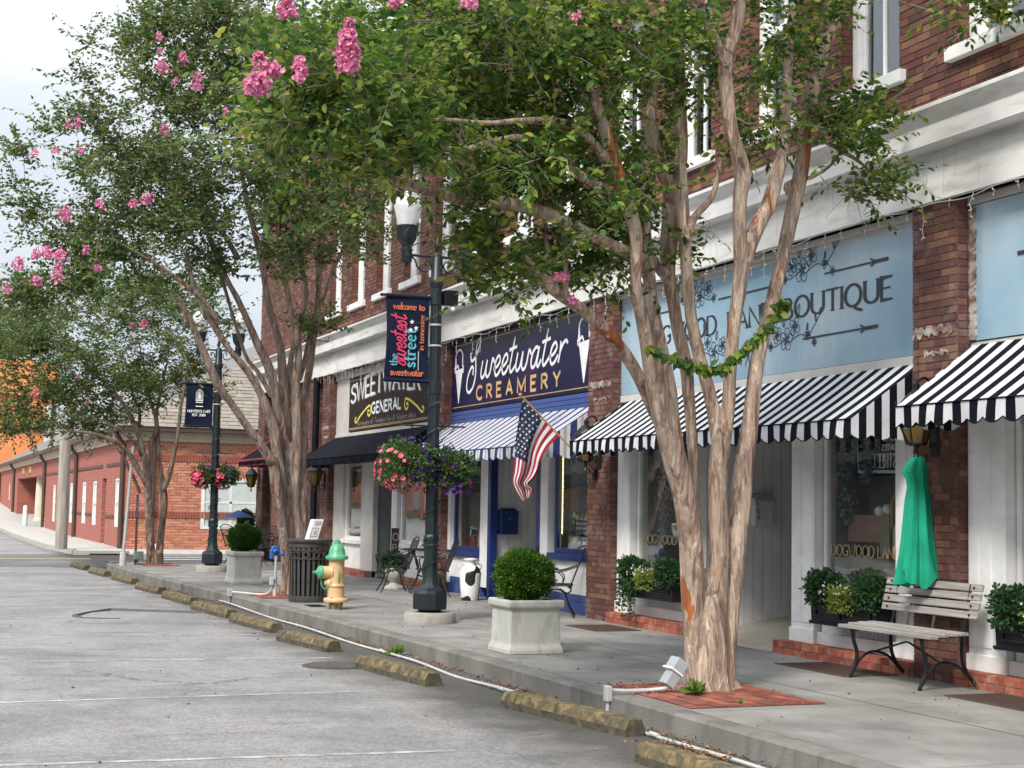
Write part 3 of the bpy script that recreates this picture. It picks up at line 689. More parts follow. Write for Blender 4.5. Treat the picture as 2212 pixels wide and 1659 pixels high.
# boutique (y 11.43 .. 17.79)
obj('header', MB().box(XS+.03, 8.7, 11.43, 17.79, 2.2, 4.2), M['dark'], B)
obj('sign_surround', MB().box(XS-.05, XS+.03, 11.43, 17.79, 2.80, 2.885).box(XS-.03, XS+.03, 11.43, 17.79, 4.09, 4.14).box(XS-.09, XS+.03, 11.43, 17.79, 4.14, 4.2), M['beige'], B, bevel=.005)
def shopfront(y0, y1, glass_list, recess, paint='white', zs=.62, base_z=.13, baseboards=True):
    """pilasters and frames round windows; the leftover is boarded"""
    for (a, b_) in glass_list:
        glasswin(a, b_, zs, 2.75, paint if paint != 'navy' else 'navy')
        interior(a-.1 if a < 15 else 15.77, b_+.1, zs, .55 if a < 15 and a > 11 else 1.3)
        obj('window_sill', MB().box(XS-.07, XS+.03, a-.03, b_+.03, zs-.05, zs), M[paint], B, bevel=.004)
        planks('board', a, b_, base_z+.12, zs-.05, XS, M['wood_white'], .075)
        obj('baseboard', MB().box(XS-.05, XS+.04, a-.02, b_+.02, base_z, base_z+.12), M['white'], B, bevel=.004)
shopfront(11.43, 17.79, [(11.86, 13.18), (15.75, 17.40)], None)
def pilaster(y0, y1, m='white', x=8.47, z0=.13, z1=2.75, parent=B, flutes=2):
    p = obj('pilaster', MB().box(x, XS+.06, y0, y1, z0, z1).box(x-.02, x+.01, y0-.012, y1+.012, z0, z0+.14), M[m], parent, bevel=.006)
    for i in range(flutes):
        c = y0+(y1-y0)*(i+.5)/flutes; h = (y1-y0)/flutes*.5-.02
        obj('moulding', MB().box(x-.008, x+.002, c-h, c+h, z0+.2, z1-.05), M[m], p, bevel=.003)
pilaster(13.2, 13.62); pilaster(11.44, 11.84); pilaster(17.42, 17.78); pilaster(15.66, 15.74, flutes=1)
step_bricks(11.43, 13.75); step_bricks(15.6, 17.79)
# entry recess of the boutique: floor, slanting far wall of boards, back wall with door
obj('entry_floor', MB().add([(8.3,13.76,.004),(8.3,15.6,.004),(8.62,15.69,.05),(10.3,15.76,.30),(12.2,15.8,.34),(12.2,11.0,.34),(10.3,12.4,.30),(8.62,13.6,.05)], [(0,1,2,7),(2,3,6,7),(3,4,5,6)]), mat('entry_tan_floor', (.42,.38,.31), scale=3, rough=.9, bump=.2, coord='World'), B, recenter=False)
def entry_wall(P0, P1, nb, m, sk, z1=2.75):
    """boarded side wall of an entrance, boards on the side that faces the street and the camera end"""
    P0, P1 = np.array(P0), np.array(P1); LW = np.linalg.norm(P1-P0); dv = (P1-P0)/LW; nv = np.array([dv[1], -dv[0]])
    if nv[1] > 0: nv = -nv
    ew = obj('entry_side_wall', MB().obox((*P0, 0), (*(P1-P0), 0), (*(-nv*.04), 0), (0,0,2.8)), M['dark'], B)
    for i in range(nb):
        a = P0+dv*(i*LW/nb+.004); obj('board', MB().obox((*a, .10), (*(dv*(LW/nb-.008)), 0), (*(nv*.014), 0), (0,0,z1-.1)), M[m], ew)
    obj('skirting', MB().obox((*P0, .01), (*(P1-P0), 0), (*(nv*.03), 0), (0,0,.09)), M[sk], ew)
entry_wall((8.62, 15.70), (12.2, 15.85), 28, 'wood_white', 'grayboard')
obj('entry_near_wall', MB().obox((8.62,13.56,0), (.55,-.22,0), (0,-.04,0), (0,0,2.9)).obox((9.17,13.34,0), (3.2,-2.4,0), (0,-.04,0), (0,0,2.9)), M['wood_white'], B)  # unseen near wall, splayed to let more light into the entrance
obj('entry_ceiling', MB().box(8.6, 12.3, 10.9, 15.9, 2.8, 2.85), M['wood_white'], B)
obj('shop_back_wall', MB().box(12.2, 12.25, 10.9, 15.9, 0, 2.8), M['wood_white'], B)
obj('door_mat', MB().add([(9.5,13.60,.20),(10.25,13.6,.31),(10.25,15.0,.31),(9.5,15.0,.20),(9.5,13.60,.18),(10.25,13.6,.29),(10.25,15.0,.29),(9.5,15.0,.18)], [(0,1,2,3),(0,4,5,1),(3,2,6,7),(0,3,7,4)]), M['black'], label='black rubber doormat in the boutique entrance', cat='doormat')

# creamery (18.5 .. 24.45): blue frames
obj('header', MB().box(XS+.03, 8.7, 18.5, 24.45, 2.2, 4.2), M['dark'], B)
for z0, z1 in ((2.80,2.86),(2.865,2.93),(2.935,3.0)): obj('blue_board', MB().box(XS-.04, XS+.03, 18.5, 24.45, z0, z1), M['royal'], B, bevel=.008)
k = 1.02
for a, b_, zs in ((18.65, 20.05, .80), (22.95, 24.35, .70)):
    glasswin(a, b_, zs, 2.75, 'navy', fw=.07); interior(a-.1, b_+.1, zs, .55 if a < 20 else 1.5)
    obj('window_sill', MB().box(XS-.08, XS+.03, a-.05, b_+.05, zs-.09, zs), M['navy'], B, bevel=.004)
    obj('bulkhead', MB().box(XS-.02, XS+.04, a-.06, b_+.06, .26, zs-.09), M['white'], B, bevel=.004)
    obj('plinth', MB().box(XS-.05, XS+.04, a-.1, b_+.1, 0.0, .16), M['royal'], B, bevel=.004)
    obj('plinth_cap', MB().box(XS-.035, XS+.04, a-.1, b_+.1, .16, .26), M['royal'], B, bevel=.004)
for y0, y1, m in ((20.12,20.40,'white'),(20.40,20.56,'navy'),(22.42,22.55,'navy'),(22.55,22.88,'white'),(24.35,24.45,'white'),(18.5,18.6,'white')): obj('pilaster', MB().box(8.49, XS+.06, y0, y1, 0 if m == 'navy' else .16, 2.75), M[m], B, bevel=.005)
# recess with its slanting board wall
entry_wall((8.60, 22.50), (10.6, 22.80), 17, 'wood_white', 'navy')
obj('entry_floor', MB().box(8.5, 10.6, 20.3, 22.5, .001, .02).box(9.17, 10.6, 18.7, 20.3, .001, .02), M['slab'], B)
obj('door_frame', MB().box(10.6, 10.66, 20.3, 22.9, 0, 2.8).box(10.6, 10.66, 18.6, 20.3, 0, 2.8).obox((8.62,20.18,0), (.55,-.05,0), (0,-.04,0), (0,0,2.8)).obox((9.17,20.13,0), (1.45,-1.5,0), (0,-.04,0), (0,0,2.8)), M['wood_white'], B)  # near side, out of view, is splayed to admit light to the recess
obj('navy_door', MB().box(10.55, 10.6, 21.2, 22.1, 0.02, 2.1), M['navy'], B)
obj('entry_ceiling', MB().box(8.6, 10.6, 18.7, 22.6, 2.8, 2.85), M['wood_white'], B)

# general store (25.15 .. 31.97)
obj('header', MB().box(XS+.03, 8.7, 25.15, 31.97, 2.2, 4.2), M['dark'], B)
obj('sign_surround', MB().box(XS-.03, XS+.03, 30.95, 31.97, 2.9, 4.05).box(XS-.03, XS+.03, 25.15, 25.6, 2.9, 4.05).box(XS-.05, XS+.04, 25.15, 31.97, 2.82, 2.9).box(XS-.06, XS+.04, 25.15, 31.97, 4.05, 4.2), M['beige'], B, bevel=.005)
for a, b_, zs in ((29.85, 31.2, .70), (25.4, 27.35, .72)):
    glasswin(a, b_, zs, 2.75, 'white', fw=.07); interior(a-.1, b_+.1, zs, .6 if a < 28 else 1.3)
    obj('bulkhead', MB().box(XS-.0, XS+.04, a-.3, b_+.3, .12, zs-.08), M['white'], B)
    obj('window_sill', MB().box(XS-.06, XS+.03, a-.08, b_+.08, zs-.08, zs), M['white'], B, bevel=.004)
for y0, y1, m in ((31.2,31.97,'beige'),(28.95,29.8,'beige'),(27.4,27.72,'white'),(25.15,25.4,'white')): obj('pilaster', MB().box(8.50, XS+.06, y0, y1, .12, 2.75), M[m], B, bevel=.005)
step_bricks(29.0, 31.97, .12, 8.36, 8.5); step_bricks(25.15, 27.7, .12, 8.36, 8.5)
entry_wall((8.60, 29.0), (9.9, 29.35), 9, 'grayboard', 'grayboard')
obj('entry_back_wall', MB().box(9.9, 9.96, 27.3, 29.4, 0, 2.8), M['grayboard'], B)
obj('entry_ceiling', MB().box(8.6, 9.9, 27.4, 29.3, 2.8, 2.85), M['grayboard'], B)

# café at the far corner (33.85 .. 38.45)
obj('header', MB().box(XS, 8.7, 33.85, 38.45, 2.2, 4.2), M['mortar'], B)
brickface('x', XS, 33.85, 38.45, 2.9, 4.2, parent=B, ms=('pbrick','pbrick_o'), seed=31)
glasswin(34.2, 37.0, .75, 2.6, 'black'); interior(34.1, 37.1, .75)
obj('bulkhead', MB().box(XS, XS+.05, 33.85, 38.45, 0, .75).box(XS, XS+.05, 37.0, 38.45, .75, 2.2).box(XS, XS+.05, 33.85, 34.2, .75, 2.2), M['mortar'], B)
brickface('x', XS-.005, 33.85, 38.45, 0, .72, parent=B, ms=('pbrick','pbrick_o'), seed=32)
obj('cafe_door', MB().box(XS-.02, XS, 37.2, 38.1, .02, 2.15), mat('faded_red_door', (.50,.20,.15), rough=.6), B)

# shop at the right edge of the picture (4.9 .. 10.81)
obj('header', MB().box(XS+.03, 8.7, 4.9, 10.81, 2.2, 4.2), M['dark'], B)
obj('sign_surround', MB().box(XS-.03, XS+.03, 4.9, 10.81, 2.86, 2.93).box(XS-.06, XS+.03, 4.9, 10.81, 4.13, 4.2), M['beige'], B, bevel=.005)
glasswin(7.6, 10.30, .62, 2.75, 'white'); interior(7.5, 10.4, .62); pilaster(10.32, 10.80, flutes=3)
glasswin(4.95, 6.4, .62, 2.75, 'white'); interior(4.9, 6.5, .62); obj('door', MB().box(8.9, 8.95, 6.4, 7.6, 0, 2.75), M['wood_white'], B)
for a, b_ in ((7.6, 10.3), (4.95, 6.4)):
    planks('board', a, b_, .25, .57, XS, M['wood_white'], .075)
    obj('baseboard', MB().box(XS-.06, XS+.04, a, b_+.45, .13, .25).box(XS-.07, XS+.03, a-.03, b_+.03, .57, .62), M['white'], B, bevel=.004)
step_bricks(7.5, 10.83)
M['plasterbits'] = M['ledge']
_mb = MB(); _zz = np.linspace(2.95, 4.1, 40)
_mb.grid([[(XS-.052+NR.uniform(-.004,.004), 10.806, z), (XS-.056+NR.uniform(-.006,.006), 10.785, z), (XS-.052, 10.72+NR.uniform(-.022,.02), z), (XS-.036, 10.715, z)] for z in _zz])
obj('flaking_plaster', _mb, M['ledge'], B)

# ================================================================== signs on the shop fronts
def board(name, y0, y1, z0, z1, x, m, label, **k):
    return obj(name, MB().box(x, x+.03, y0, y1, z0, z1), m, label=label, cat='sign', **k)
M['bluesign'] = mat('pale_blue_sign', [(.35,(.22,.38,.50)),(.5,(.30,.44,.545)),(.66,(.42,.53,.61))], scale=.75, rough=.12, bump=0, coord='World', spec=.6, dirt=((.26,.33,.37), 1.6, .5, (1,1.6,.35)))
M['navysign'] = mat('navy_gloss_sign', [(.35,(.007,.009,.045)),(.55,(.014,.011,.055)),(.72,(.055,.020,.06))], scale=1.1, rough=.22, bump=0, coord='World', spec=.3)
M['brownsign'] = mat('dark_brown_sign', [(.3,(.014,.008,.007)),(.7,(.034,.016,.012))], scale=3, rough=.55, bump=0, coord='World', stretch=(1,1,4), spec=.2)
XB = XS-.04
s = board('shop_sign', 11.43, 17.79, 2.89, 4.09, XB, M['bluesign'], 'long pale blue boutique sign with dark serif lettering and floral drawings')
sign_text('lettering', 'DOGWOOD', [UP], 17.15, 15.30, 3.452, .215, XB, .050, M['black_flat'], s, .62, .042, track=.16)
sign_text('lettering', 'LANE', [UP], 15.02, 14.12, 3.452, .215, XB, .050, M['black_flat'], s, .62, .042, track=.16)
sign_text('lettering', 'BOUTIQUE', [UP], 13.87, 11.93, 3.452, .215, XB, .050, M['black_flat'], s, .62, .042, track=.17)
def flower(cx, cy, r, n=5, ph=0.):
    out = []
    for k in range(n):
        a = ph+360*k/n; c_, s_ = math.cos(R_(a)), math.sin(R_(a))
        P = lambda u, v: (cx+r*(u*c_-v*s_), cy+r*(u*s_+v*c_))
        out.append(cr([P(.1,0), P(.45,.34), P(.85,.30), P(1,.02), P(.85,-.30), P(.45,-.34), P(.1,0)], 4)); out.append([P(.15,0), P(.6,.05)]); out.append([P(.15,.03), P(.5,.16)])
    out.append(arc(cx, cy, r*.12, r*.12, 0, 360, 8)); return out
def leafs(cx, cy, r, a):
    c_, s_ = math.cos(R_(a)), math.sin(R_(a)); P = lambda u, v: (cx+r*(u*c_-v*s_), cy+r*(u*s_+v*c_))
    return [cr([P(0,0), P(.4,.25), P(1,0), P(.4,-.25), P(0,0)], 4), [P(0,0), P(.85,0)]]
def spray(x, z, mirror=1, sc_=1.):
    st = []
    tr = lambda S: [[(x+mirror*px*sc_, z+pz*sc_) for px, pz in q] for q in S]
    st += tr(flower(0, 0, .13, 5, 10)); st += tr(flower(-.2, .07, .10, 5, 40)); st += tr(flower(.17, .13, .11, 4, 60)); st += tr([cr([(.1,-.02),(.28,.03),(.42,0),(.55,.09),(.66,.2)])])
    st += tr(flower(.42, .02, .06, 4, 0)); st += tr(flower(.56, -.08, .045, 4, 0)); st += tr([[(.45,.02),(.56,-.06)]]); st += tr(leafs(.66, .2, .09, 70)); st += tr(leafs(.6, .14, .08, 110)); st += tr(leafs(-.05, .14, .12, 100)); st += tr(leafs(.2, .22, .16, 65)); st += tr(leafs(.42, .07, .07, 80))
    st += tr(flower(-.33, -.05, .05, 4, 0)); st += tr([cr([(-.1,-.02),(-.25,-.06),(-.4,-.02)])]); return st
def arrow(x0, x1, z, mirror=1):
    a, b_ = x0, x1; d = 1 if b_ > a else -1
    return [[(a, z), (b_-.25*d, z)]], [[(b_-.28*d, z+.035), (b_-.2*d, z), (b_-.28*d, z-.035)], [(b_-.25*d, z), (b_, z)]]
def draw(name, st, w, m, parent, x=XB, y0=0, z0=0, d0=.003, **k): return obj(name, ribbon(MB(), st, (x, y0, z0), FU, FV, FN, w, d0=d0, **k), m, parent)
# strokes use (distance along the sign from y=17.79 towards the camera, height)
Y0 = 17.79
draw('flower_drawing', spray(4.30, 3.93)+spray(2.10, 3.92, -1)+spray(4.0, 3.24, 1, .95)+spray(2.45, 3.24, -1, .95), .009, M['black_flat'], s, y0=Y0)
for (a, b_, z) in ((4.72, 5.80, 3.84), (1.6, .5, 3.84), (4.32, 5.63, 3.215), (1.9, .7, 3.215)):
    l1, l2 = arrow(a, b_, z); draw('arrow_shaft', l1, .018, M['black_flat'], s, y0=Y0, d0=.006); draw('arrow_head', l2[1:], .035, M['black_flat'], s, y0=Y0, d0=.007); draw('arrow_barb', l2[:1], .02, M['black_flat'], s, y0=Y0, d0=.009)
draw('centre_line', [[(2.55, 3.84), (3.75, 3.84)]], .018, M['black_flat'], s, y0=Y0, d0=.008)
draw('butterfly', spray(3.0, 3.95, 1, .75)[:14], .009, M['black_flat'], s, y0=Y0, d0=.005)
draw('bee', [[(px+.21, pz) for px, pz in q] for q in [arc(3.0, 3.16, .028, .055, 0, 360, 12), [(2.98,3.17),(3.03,3.17)], [(2.98,3.14),(3.02,3.14)], cr([(3.0,3.2),(2.9,3.25),(2.86,3.2),(3.0,3.18)]), cr([(3.0,3.2),(3.1,3.25),(3.14,3.2),(3.0,3.18)]), [(2.98,3.1),(2.95,3.03)], [(3.02,3.1),(3.05,3.03)]]], .013, M['black_flat'], s, y0=Y0, d0=.005)
s = board('shop_sign', 5.0, 10.80, 2.94, 4.12, XB, M['bluesign'], 'plain pale blue shop sign at the right edge beside the near brick pier')
draw('arrow_shaft', [[(.75, 3.62), (1.4, 3.62)]], .018, M['black_flat'], s, y0=10.8)
draw('arrow_head', [[(.62, 3.62), (.8, 3.62)]], .035, M['black_flat'], s, y0=10.8, d0=.006)

s = board('shop_sign', 18.52, 24.43, 3.02, 4.17, XB, M['navysign'], 'glossy navy creamery sign with white script and two ice cream cones')
st = []; x = 0
for ch in 'Sweetwater':
    gl = SCR[ch]
    for q in gl[1]: st.append([(x+px+.22*py, py) for px, py in q])
    x += gl[0]+(.05 if ch == 'S' else 0)
    if ch == 'S': x += .02
kx = 4.0/x
def scr_place(st, kx, kz, ox, oz): return [[(ox+px*kx, oz+pz*kz) for px, pz in q] for q in st]
draw('script_lettering', scr_place(st, kx, .52, .86, 3.49), .050, M['white_flat'], s, y0=24.43)
sign_text('lettering', 'CREAMERY', [UP], 23.2, 19.78, 3.155, .205, XB, .05, M['gold'], s, 0, 0, track=.62)
def cone(cx, w, z0, z1, zm):
    dr = [[(cx-w*.62, zm-.02), (cx-w*.62, zm+.04), (cx-w*.5, zm+.06), (cx-w*.5, z1-.12)]+arc(cx, z1-.13, w*.5, .12, 180, 0, 12)+[(cx+w*.5, zm+.06), (cx+w*.62, zm+.04), (cx+w*.62, zm-.02), (cx-w*.6, zm-.02)]]
    body = MB(); o = lambda a, b_: (XB-.0035, 24.43-a, b_)
    body.add([o(cx-w*.5, zm-.035), o(cx+w*.5, zm-.035), o(cx+.012, z0), o(cx-.012, z0)], [(0,1,2,3)])
    obj('cone_outline', ribbon(MB(), dr, (XB, 24.43, 0), FU, FV, FN, .042), M['white_flat'], s)
    draw('cone_drip', [cr([(cx-w*.5, zm+.02), (cx-w*.2, zm+.08), (cx-w*.05, zm+.02)])], .04, M['white_flat'], s, y0=24.43, d0=.005)
    obj('cone_body', body, M['white_flat'], s)
cone(.36, .34, 3.14, 4.05, 3.70); cone(5.46, .34, 3.14, 4.05, 3.70)
draw('gold_border', [[(.08,3.075),(5.84,3.075)],[(.08,4.11),(5.84,4.11)]], .012, M['gold'], s, y0=24.43)

s = board('shop_sign', 25.62, 30.92, 2.92, 4.04, XB, M['brownsign'], 'dark brown general store sign with white arched letters and yellow scrolls')
mid = 2.3
arch = lambda p: np.array([p[0], p[1]*(1+.25*math.cos((p[0]-mid)/mid*1.4))+.13*math.cos((p[0]-mid)/mid*1.5)])
sign_text('shadow_lettering', 'SWEETWATER', [UP], 30.70, 26.12, 3.49, .33, XB, .075, M['grey_flat'], s, .5, .06, track=.12, warp=arch)
sign_text('lettering', 'SWEETWATER', [UP], 30.74, 26.16, 3.505, .33, XB, .075, M['white_flat'], s, .5, .06, track=.12, warp=arch, d0=.009)
sign_text('lettering', 'GENERAL', [UP], 29.25, 27.3, 3.235, .2, XB, .05, M['white_flat'], s, 0, 0, track=.22)
sign_text('script_lettering', 'Purveyors of Timeless Fun & Modern Ideas', [dict(P=UP['P'],T=UP['T'],F=UP['F'],M=UP['M'],I=UP['I']), LO, UP], 30.3, 26.4, 3.03, .1, XB, .013, M['grey_flat'], s, .3, 0, slant=.25, track=.14)
for mir, cx in ((1, 1.62), (-1, 3.85)):
    q = [cr([(cx-mir*a, z) for a, z in ((.05,3.40),(.3,3.36),(.75,3.22),(1.05,3.10),(1.15,3.16),(1.05,3.2))]), cr([(cx-mir*a, z) for a, z in ((.05,3.40),(0,3.28),(.08,3.2),(.2,3.22),(.2,3.3),(.1,3.29))])]
    draw('scroll', q, .045, M['yellow_flat'], s, y0=30.92)
draw('gold_border', [[(.06,2.99),(5.24,2.99)],[(.06,2.965),(5.24,2.965)],[(.06,3.98),(5.24,3.98)]], .012, M['gold'], s, y0=30.92)

# ================================================================== awnings
def awning(name, label, y0, y1, mats, per, zt=2.83, zf=2.27, zv=2.12, xw=8.54, xf=7.72, scal=.21, seq=(0,1), piping=None, sag=.0, side=True):
    """y0 near end, y1 far end; mats and stripe sequence repeat every `per` metres"""
    A = thing(name, label, 'awning', (xw, (y0+y1)/2, zf))
    cl = MB(); va = MB(); n = int(round((y1-y0)/per*len(seq)*1)); dy = (y1-y0)/n
    for i in range(n):
        a, b_ = y0+i*dy, y0+(i+1)*dy; mi = seq[i % len(seq)]
        top = [[(xw+(xf-xw)*t, y, zt+(zf-zt)*t-.012*math.sin(math.pi*t)) for y in (a, b_)] for t in np.linspace(0, 1, 6)]
        cl.grid(top, mi)
        rows = []
        for y in np.linspace(a, b_, 5):
            ph = (y-y0)/scal; dip = abs(math.sin(math.pi*ph))**.8
            w_ = .008*math.sin(y*9)
            rows.append([(xf, y, zf), (xf-.004+w_, y, (zf+zv)/2), (xf-.006+w_*1.6, y, zv-.045*dip+.02)])
        va.grid(rows, mi)
    obj('canopy', cl, mats, A, smooth=False); obj('valance', va, mats, A)
    if side:
        for yy_ in (y0, y1):
            sd_ = MB(); sv = MB(); ns = max(4, int(round((xw-xf)/ (per/len(seq)))))
            for i in range(ns):
                t0, t1 = i/ns, (i+1)/ns; mi = seq[(i+1) % len(seq)]
                xa, xb = xf+(8.37-xf)*t0, xf+(8.37-xf)*t1
                zz = lambda x: zf+(zt-zf)*(x-xf)/(xw-xf)
                sd_.add([(xa, yy_, zf), (xb, yy_, zf), (xb, yy_, zz(xb)), (xa, yy_, zz(xa))], [(0,1,2,3)], mi)
                rows = [[(x, yy_, zf-.001), (x, yy_, zv-.045*abs(math.sin(math.pi*(x-xf)/scal))**.8+.02)] for x in np.linspace(xa, xb, 5)]
                sv.grid(rows, mi)
            obj('side_panel', sd_, mats, A); obj('side_valance', sv, mats, A)
    tr = MB()
    pts = [(xf-.010+.013*math.sin(y*9), y, zv-.045*abs(math.sin(math.pi*(y-y0)/scal))**.8+.02) for y in np.linspace(y0, y1, int((y1-y0)/.02))]
    tr.tube(pts, .006, 4); tr.tube([(xf-.006, y0, zf), (xf-.006, y1, zf)], .006, 4)
    obj('piping', tr, piping or mats[0], A)
    obj('frame', MB().tube([(xf+.015, y0+.01, zf-.02), (xf+.015, y1-.01, zf-.02)], .012, 6).tube([(xf+.015, y0+.012, zf-.02), (8.5, y0+.012, zf-.02)], .012, 6).tube([(xf+.015, y1-.012, zf-.02), (8.5, y1-.012, zf-.02)], .012, 6), M['iron'], A)
    return A
bw = [M['cblack'], M['cwhite']]
awning('awning', 'long black and white striped scalloped awning below the boutique sign', 11.44, 17.62, bw, .215, seq=(0,1), scal=.215)
awning('awning', 'black and white striped awning cut off by the right edge', 4.9, 10.78, bw, .215, zt=2.92, zf=2.34, zv=2.18, seq=(1,0), scal=.215)
awning('awning', 'navy, white and grey striped awning under the creamery sign', 18.52, 24.4, [M['cnavy'], M['cwhite'], M['cgrey']], .30, seq=(0,0,1,2,1), scal=.30, zt=2.82, zf=2.26, zv=2.11, xf=7.68)
awning('awning', 'plain black awning under the general store sign', 25.3, 31.9, [M['cblack']], .3, seq=(0,), scal=.16, zt=2.86, zf=2.33, zv=2.2, xf=7.66)
awning('awning', 'small black awning edged in red at the far corner cafe', 34.0, 38.2, [M['cblack']], .3, seq=(0,), scal=.16, zt=3.0, zf=2.43, zv=2.32, xf=7.7, piping=M['cred'])
for y in (34.0, 38.2): pass
aw = [o for o in col.objects if o.name.startswith('awning')][-1]
obj('red_trim', MB().tube([(8.54,38.21,3.01),(7.69,38.21,2.44),(7.69,33.99,2.44),(8.54,33.99,3.01)], .028, 6), M['cred'], aw)
# ================================================================== the low brick building across the side street
def bandmat(name, base, mort):
    m, nt, b = newmat(name); n = nt.nodes; Lk = nt.links.new
    ge = n.new('ShaderNodeNewGeometry'); sp = n.new('ShaderNodeSeparateXYZ'); Lk(ge.outputs['Position'], sp.inputs[0]); cb = n.new('ShaderNodeCombineXYZ'); Lk(sp.outputs[1], cb.inputs[0]); Lk(sp.outputs[2], cb.inputs[1])
    br = n.new('ShaderNodeTexBrick'); br.inputs['Scale'].default_value = 1; br.inputs['Brick Width'].default_value = .26; br.inputs['Row Height'].default_value = .09; br.inputs['Mortar Size'].default_value = .012
    br.inputs['Color1'].default_value = (*base, 1); br.inputs['Color2'].default_value = (*[c*1.25 for c in base], 1); br.inputs['Mortar'].default_value = (*mort, 1)
    Lk(cb.outputs[0], br.inputs[0]); Lk(br.outputs[0], b.inputs['Base Color']); b.inputs['Roughness'].default_value = .85
    bu = n.new('ShaderNodeBump'); bu.inputs['Strength'].default_value = .6; bu.inputs['Distance'].default_value = .01; bu.invert = True; Lk(br.outputs[1], bu.inputs['Height']); Lk(bu.outputs[0], b.inputs['Normal'])
    return m
M['sidebrick'] = bandmat('brick_red_courses', (.36,.11,.08), (.25,.12,.10))
M['bandbrick'] = mat('brick_band', (.33,.10,.065), scale=6, rough=.85, bump=.2, coord='World')
M['cream'] = mat('cream_trim', (.62,.55,.44), scale=2, rough=.6, bump=.05)
M['shingle'] = mat('roof_shingles_tan', [(.2,(.19,.16,.125)),(.5,(.27,.235,.185)),(.8,(.22,.20,.165))], scale=4, rough=.95, bump=.4, island='island')
M['shingle2'] = mat('roof_shingles_grey', [(.2,(.13,.125,.12)),(.8,(.20,.19,.18))], scale=4, rough=.95, bump=.4, coord='World', stretch=(1,1,5))
M['brown'] = mat('brown_gutter', (.085,.055,.045), scale=4, rough=.5, bump=.05)
BK = thing('bank_building', 'low orange-red brick building with hipped roof across the side street', 'building', (12, 60, 0))
X0, Yf, ZE = 5.93, 45.6, 3.30
sw_holes = [(47.05,48.35,.6,2.09),(53.2,54.45,.55,2.05),(56.5,57.8,.55,2.05),(61.2,62.4,.5,2.05),(65.4,66.4,.45,2.02),(68.6,69.9,.42,2.01),(97.6,98.6,1.2,2.3),(100.5,101.5,1.25,2.3)]
mb = MB()
def sidewall(y0, y1, hs):
    e = [y0]
    for h in hs: e += [h[0], h[1]]
    e.append(y1)
    for i in range(0, len(e)-1, 2): mb.box(X0, X0+.3, e[i], e[i+1], -.3, ZE)
    for h in hs: mb.box(X0, X0+.3, h[0], h[1], -.3, h[2]).box(X0, X0+.3, h[0], h[1], h[3], ZE)
sidewall(Yf, 50.55, sw_holes[:1]); mb.box(X0+.35, X0+.5, 50.55, 51.6, -.3, 2.1); mb.box(X0, X0+.3, 50.55, 51.6, 2.1, ZE)
sidewall(51.6, 73.6, sw_holes[1:6]); mb.box(X0, X0+.3, 73.6, 93.3, 2.5, ZE); mb.box(X0+5, X0+5.2, 73.6, 93.3, 0, ZE); mb.box(X0+.3, X0+5, 73.4, 73.6, -.3, ZE); mb.box(X0+.3, X0+5, 93.3, 93.5, -.3, ZE); sidewall(93.3, 110.5, sw_holes[6:])
obj('side_wall', mb, M['sidebrick'], BK)
fw = obj('front_wall', MB().box(X0+.006, 24, Yf+.012, Yf+.3, -.3, ZE), M['lmortar'], BK)
brickface('y', Yf, X0, 16, 0, ZE, holes=[(8.12, 10.6, .62, 2.08)], parent=fw, ms=('obrick','obrick'), seed=41, depth=.01, jn=.022, header=10, ch=.082)
sol = MB()
for z0 in (.92, 2.58):
    for i in range(110): sol.box(X0+.02+i*.09, X0+.09+i*.09, Yf-.03, Yf, z0, z0+.19)
obj('soldier_course', sol, M['bandbrick'], BK, kind='stuff')
obj('brick_band', MB().box(X0-.03, X0, Yf, 50.5, 2.46, 2.56).box(X0-.03, X0, 51.6, 73.5, 2.46, 2.56).box(X0-.03, X0, Yf, 46.9, .86, .94).box(X0-.03, X0, 48.4, 50.5, .86, .94).box(X0-.03, X0, 54.5, 56.4, .86, .94).box(X0-.03, X0, 57.9, 61.1, .86, .94).box(X0-.03, X0, 62.5, 65.3, .80, .9), M['brown'], BK)
for h in sw_holes:
    w = obj('window', MB().box(X0+.02, X0+.18, h[0], h[1], h[2], h[2]+.08).box(X0+.02, X0+.18, h[0], h[1], h[3]-.08, h[3]).box(X0+.02, X0+.18, h[0], h[0]+.14, h[2]+.08, h[3]-.08).box(X0+.02, X0+.18, h[1]-.14, h[1], h[2]+.08, h[3]-.08)
        .box(X0+.03, X0+.18, h[0]+.1, h[1]-.1, (h[2]+h[3])/2-.03, (h[2]+h[3])/2+.03).box(X0+.03, X0+.17, (h[0]+h[1])/2-.04, (h[0]+h[1])/2+.04, h[2]+.08, h[3]-.08), M['white'], BK)
    obj('pane', MB().box(X0+.09, X0+.095, h[0]+.1, h[1]-.1, h[2]+.08, h[3]-.08), M['upglass'], w); obj('blind', MB().box(X0+.25, X0+.26, h[0], h[1], h[2], h[3]), M['shade'], w)
w = obj('window', MB().box(8.10, 8.2, Yf-.02, Yf+.1, .60, 2.10).box(10.5, 10.62, Yf-.02, Yf+.1, .60, 2.10).box(8.2, 10.5, Yf-.02, Yf+.1, 2.0, 2.1).box(8.2, 10.5, Yf-.02, Yf+.1, .60, .70).box(8.2, 10.5, Yf+.0, Yf+.08, 1.36, 1.42).box(8.95, 9.02, Yf+.0, Yf+.08, .7, 2.0).box(9.75, 9.82, Yf+.0, Yf+.08, .7, 2.0), M['white'], BK)
obj('pane', MB().box(8.2, 10.5, Yf+.03, Yf+.035, .7, 2.0), M['upglass'], w); obj('blind', MB().box(8.15, 10.55, Yf+.009, Yf+.0115, .65, 2.05), mat('pale_blind', (.56,.62,.60), rough=.8), w)
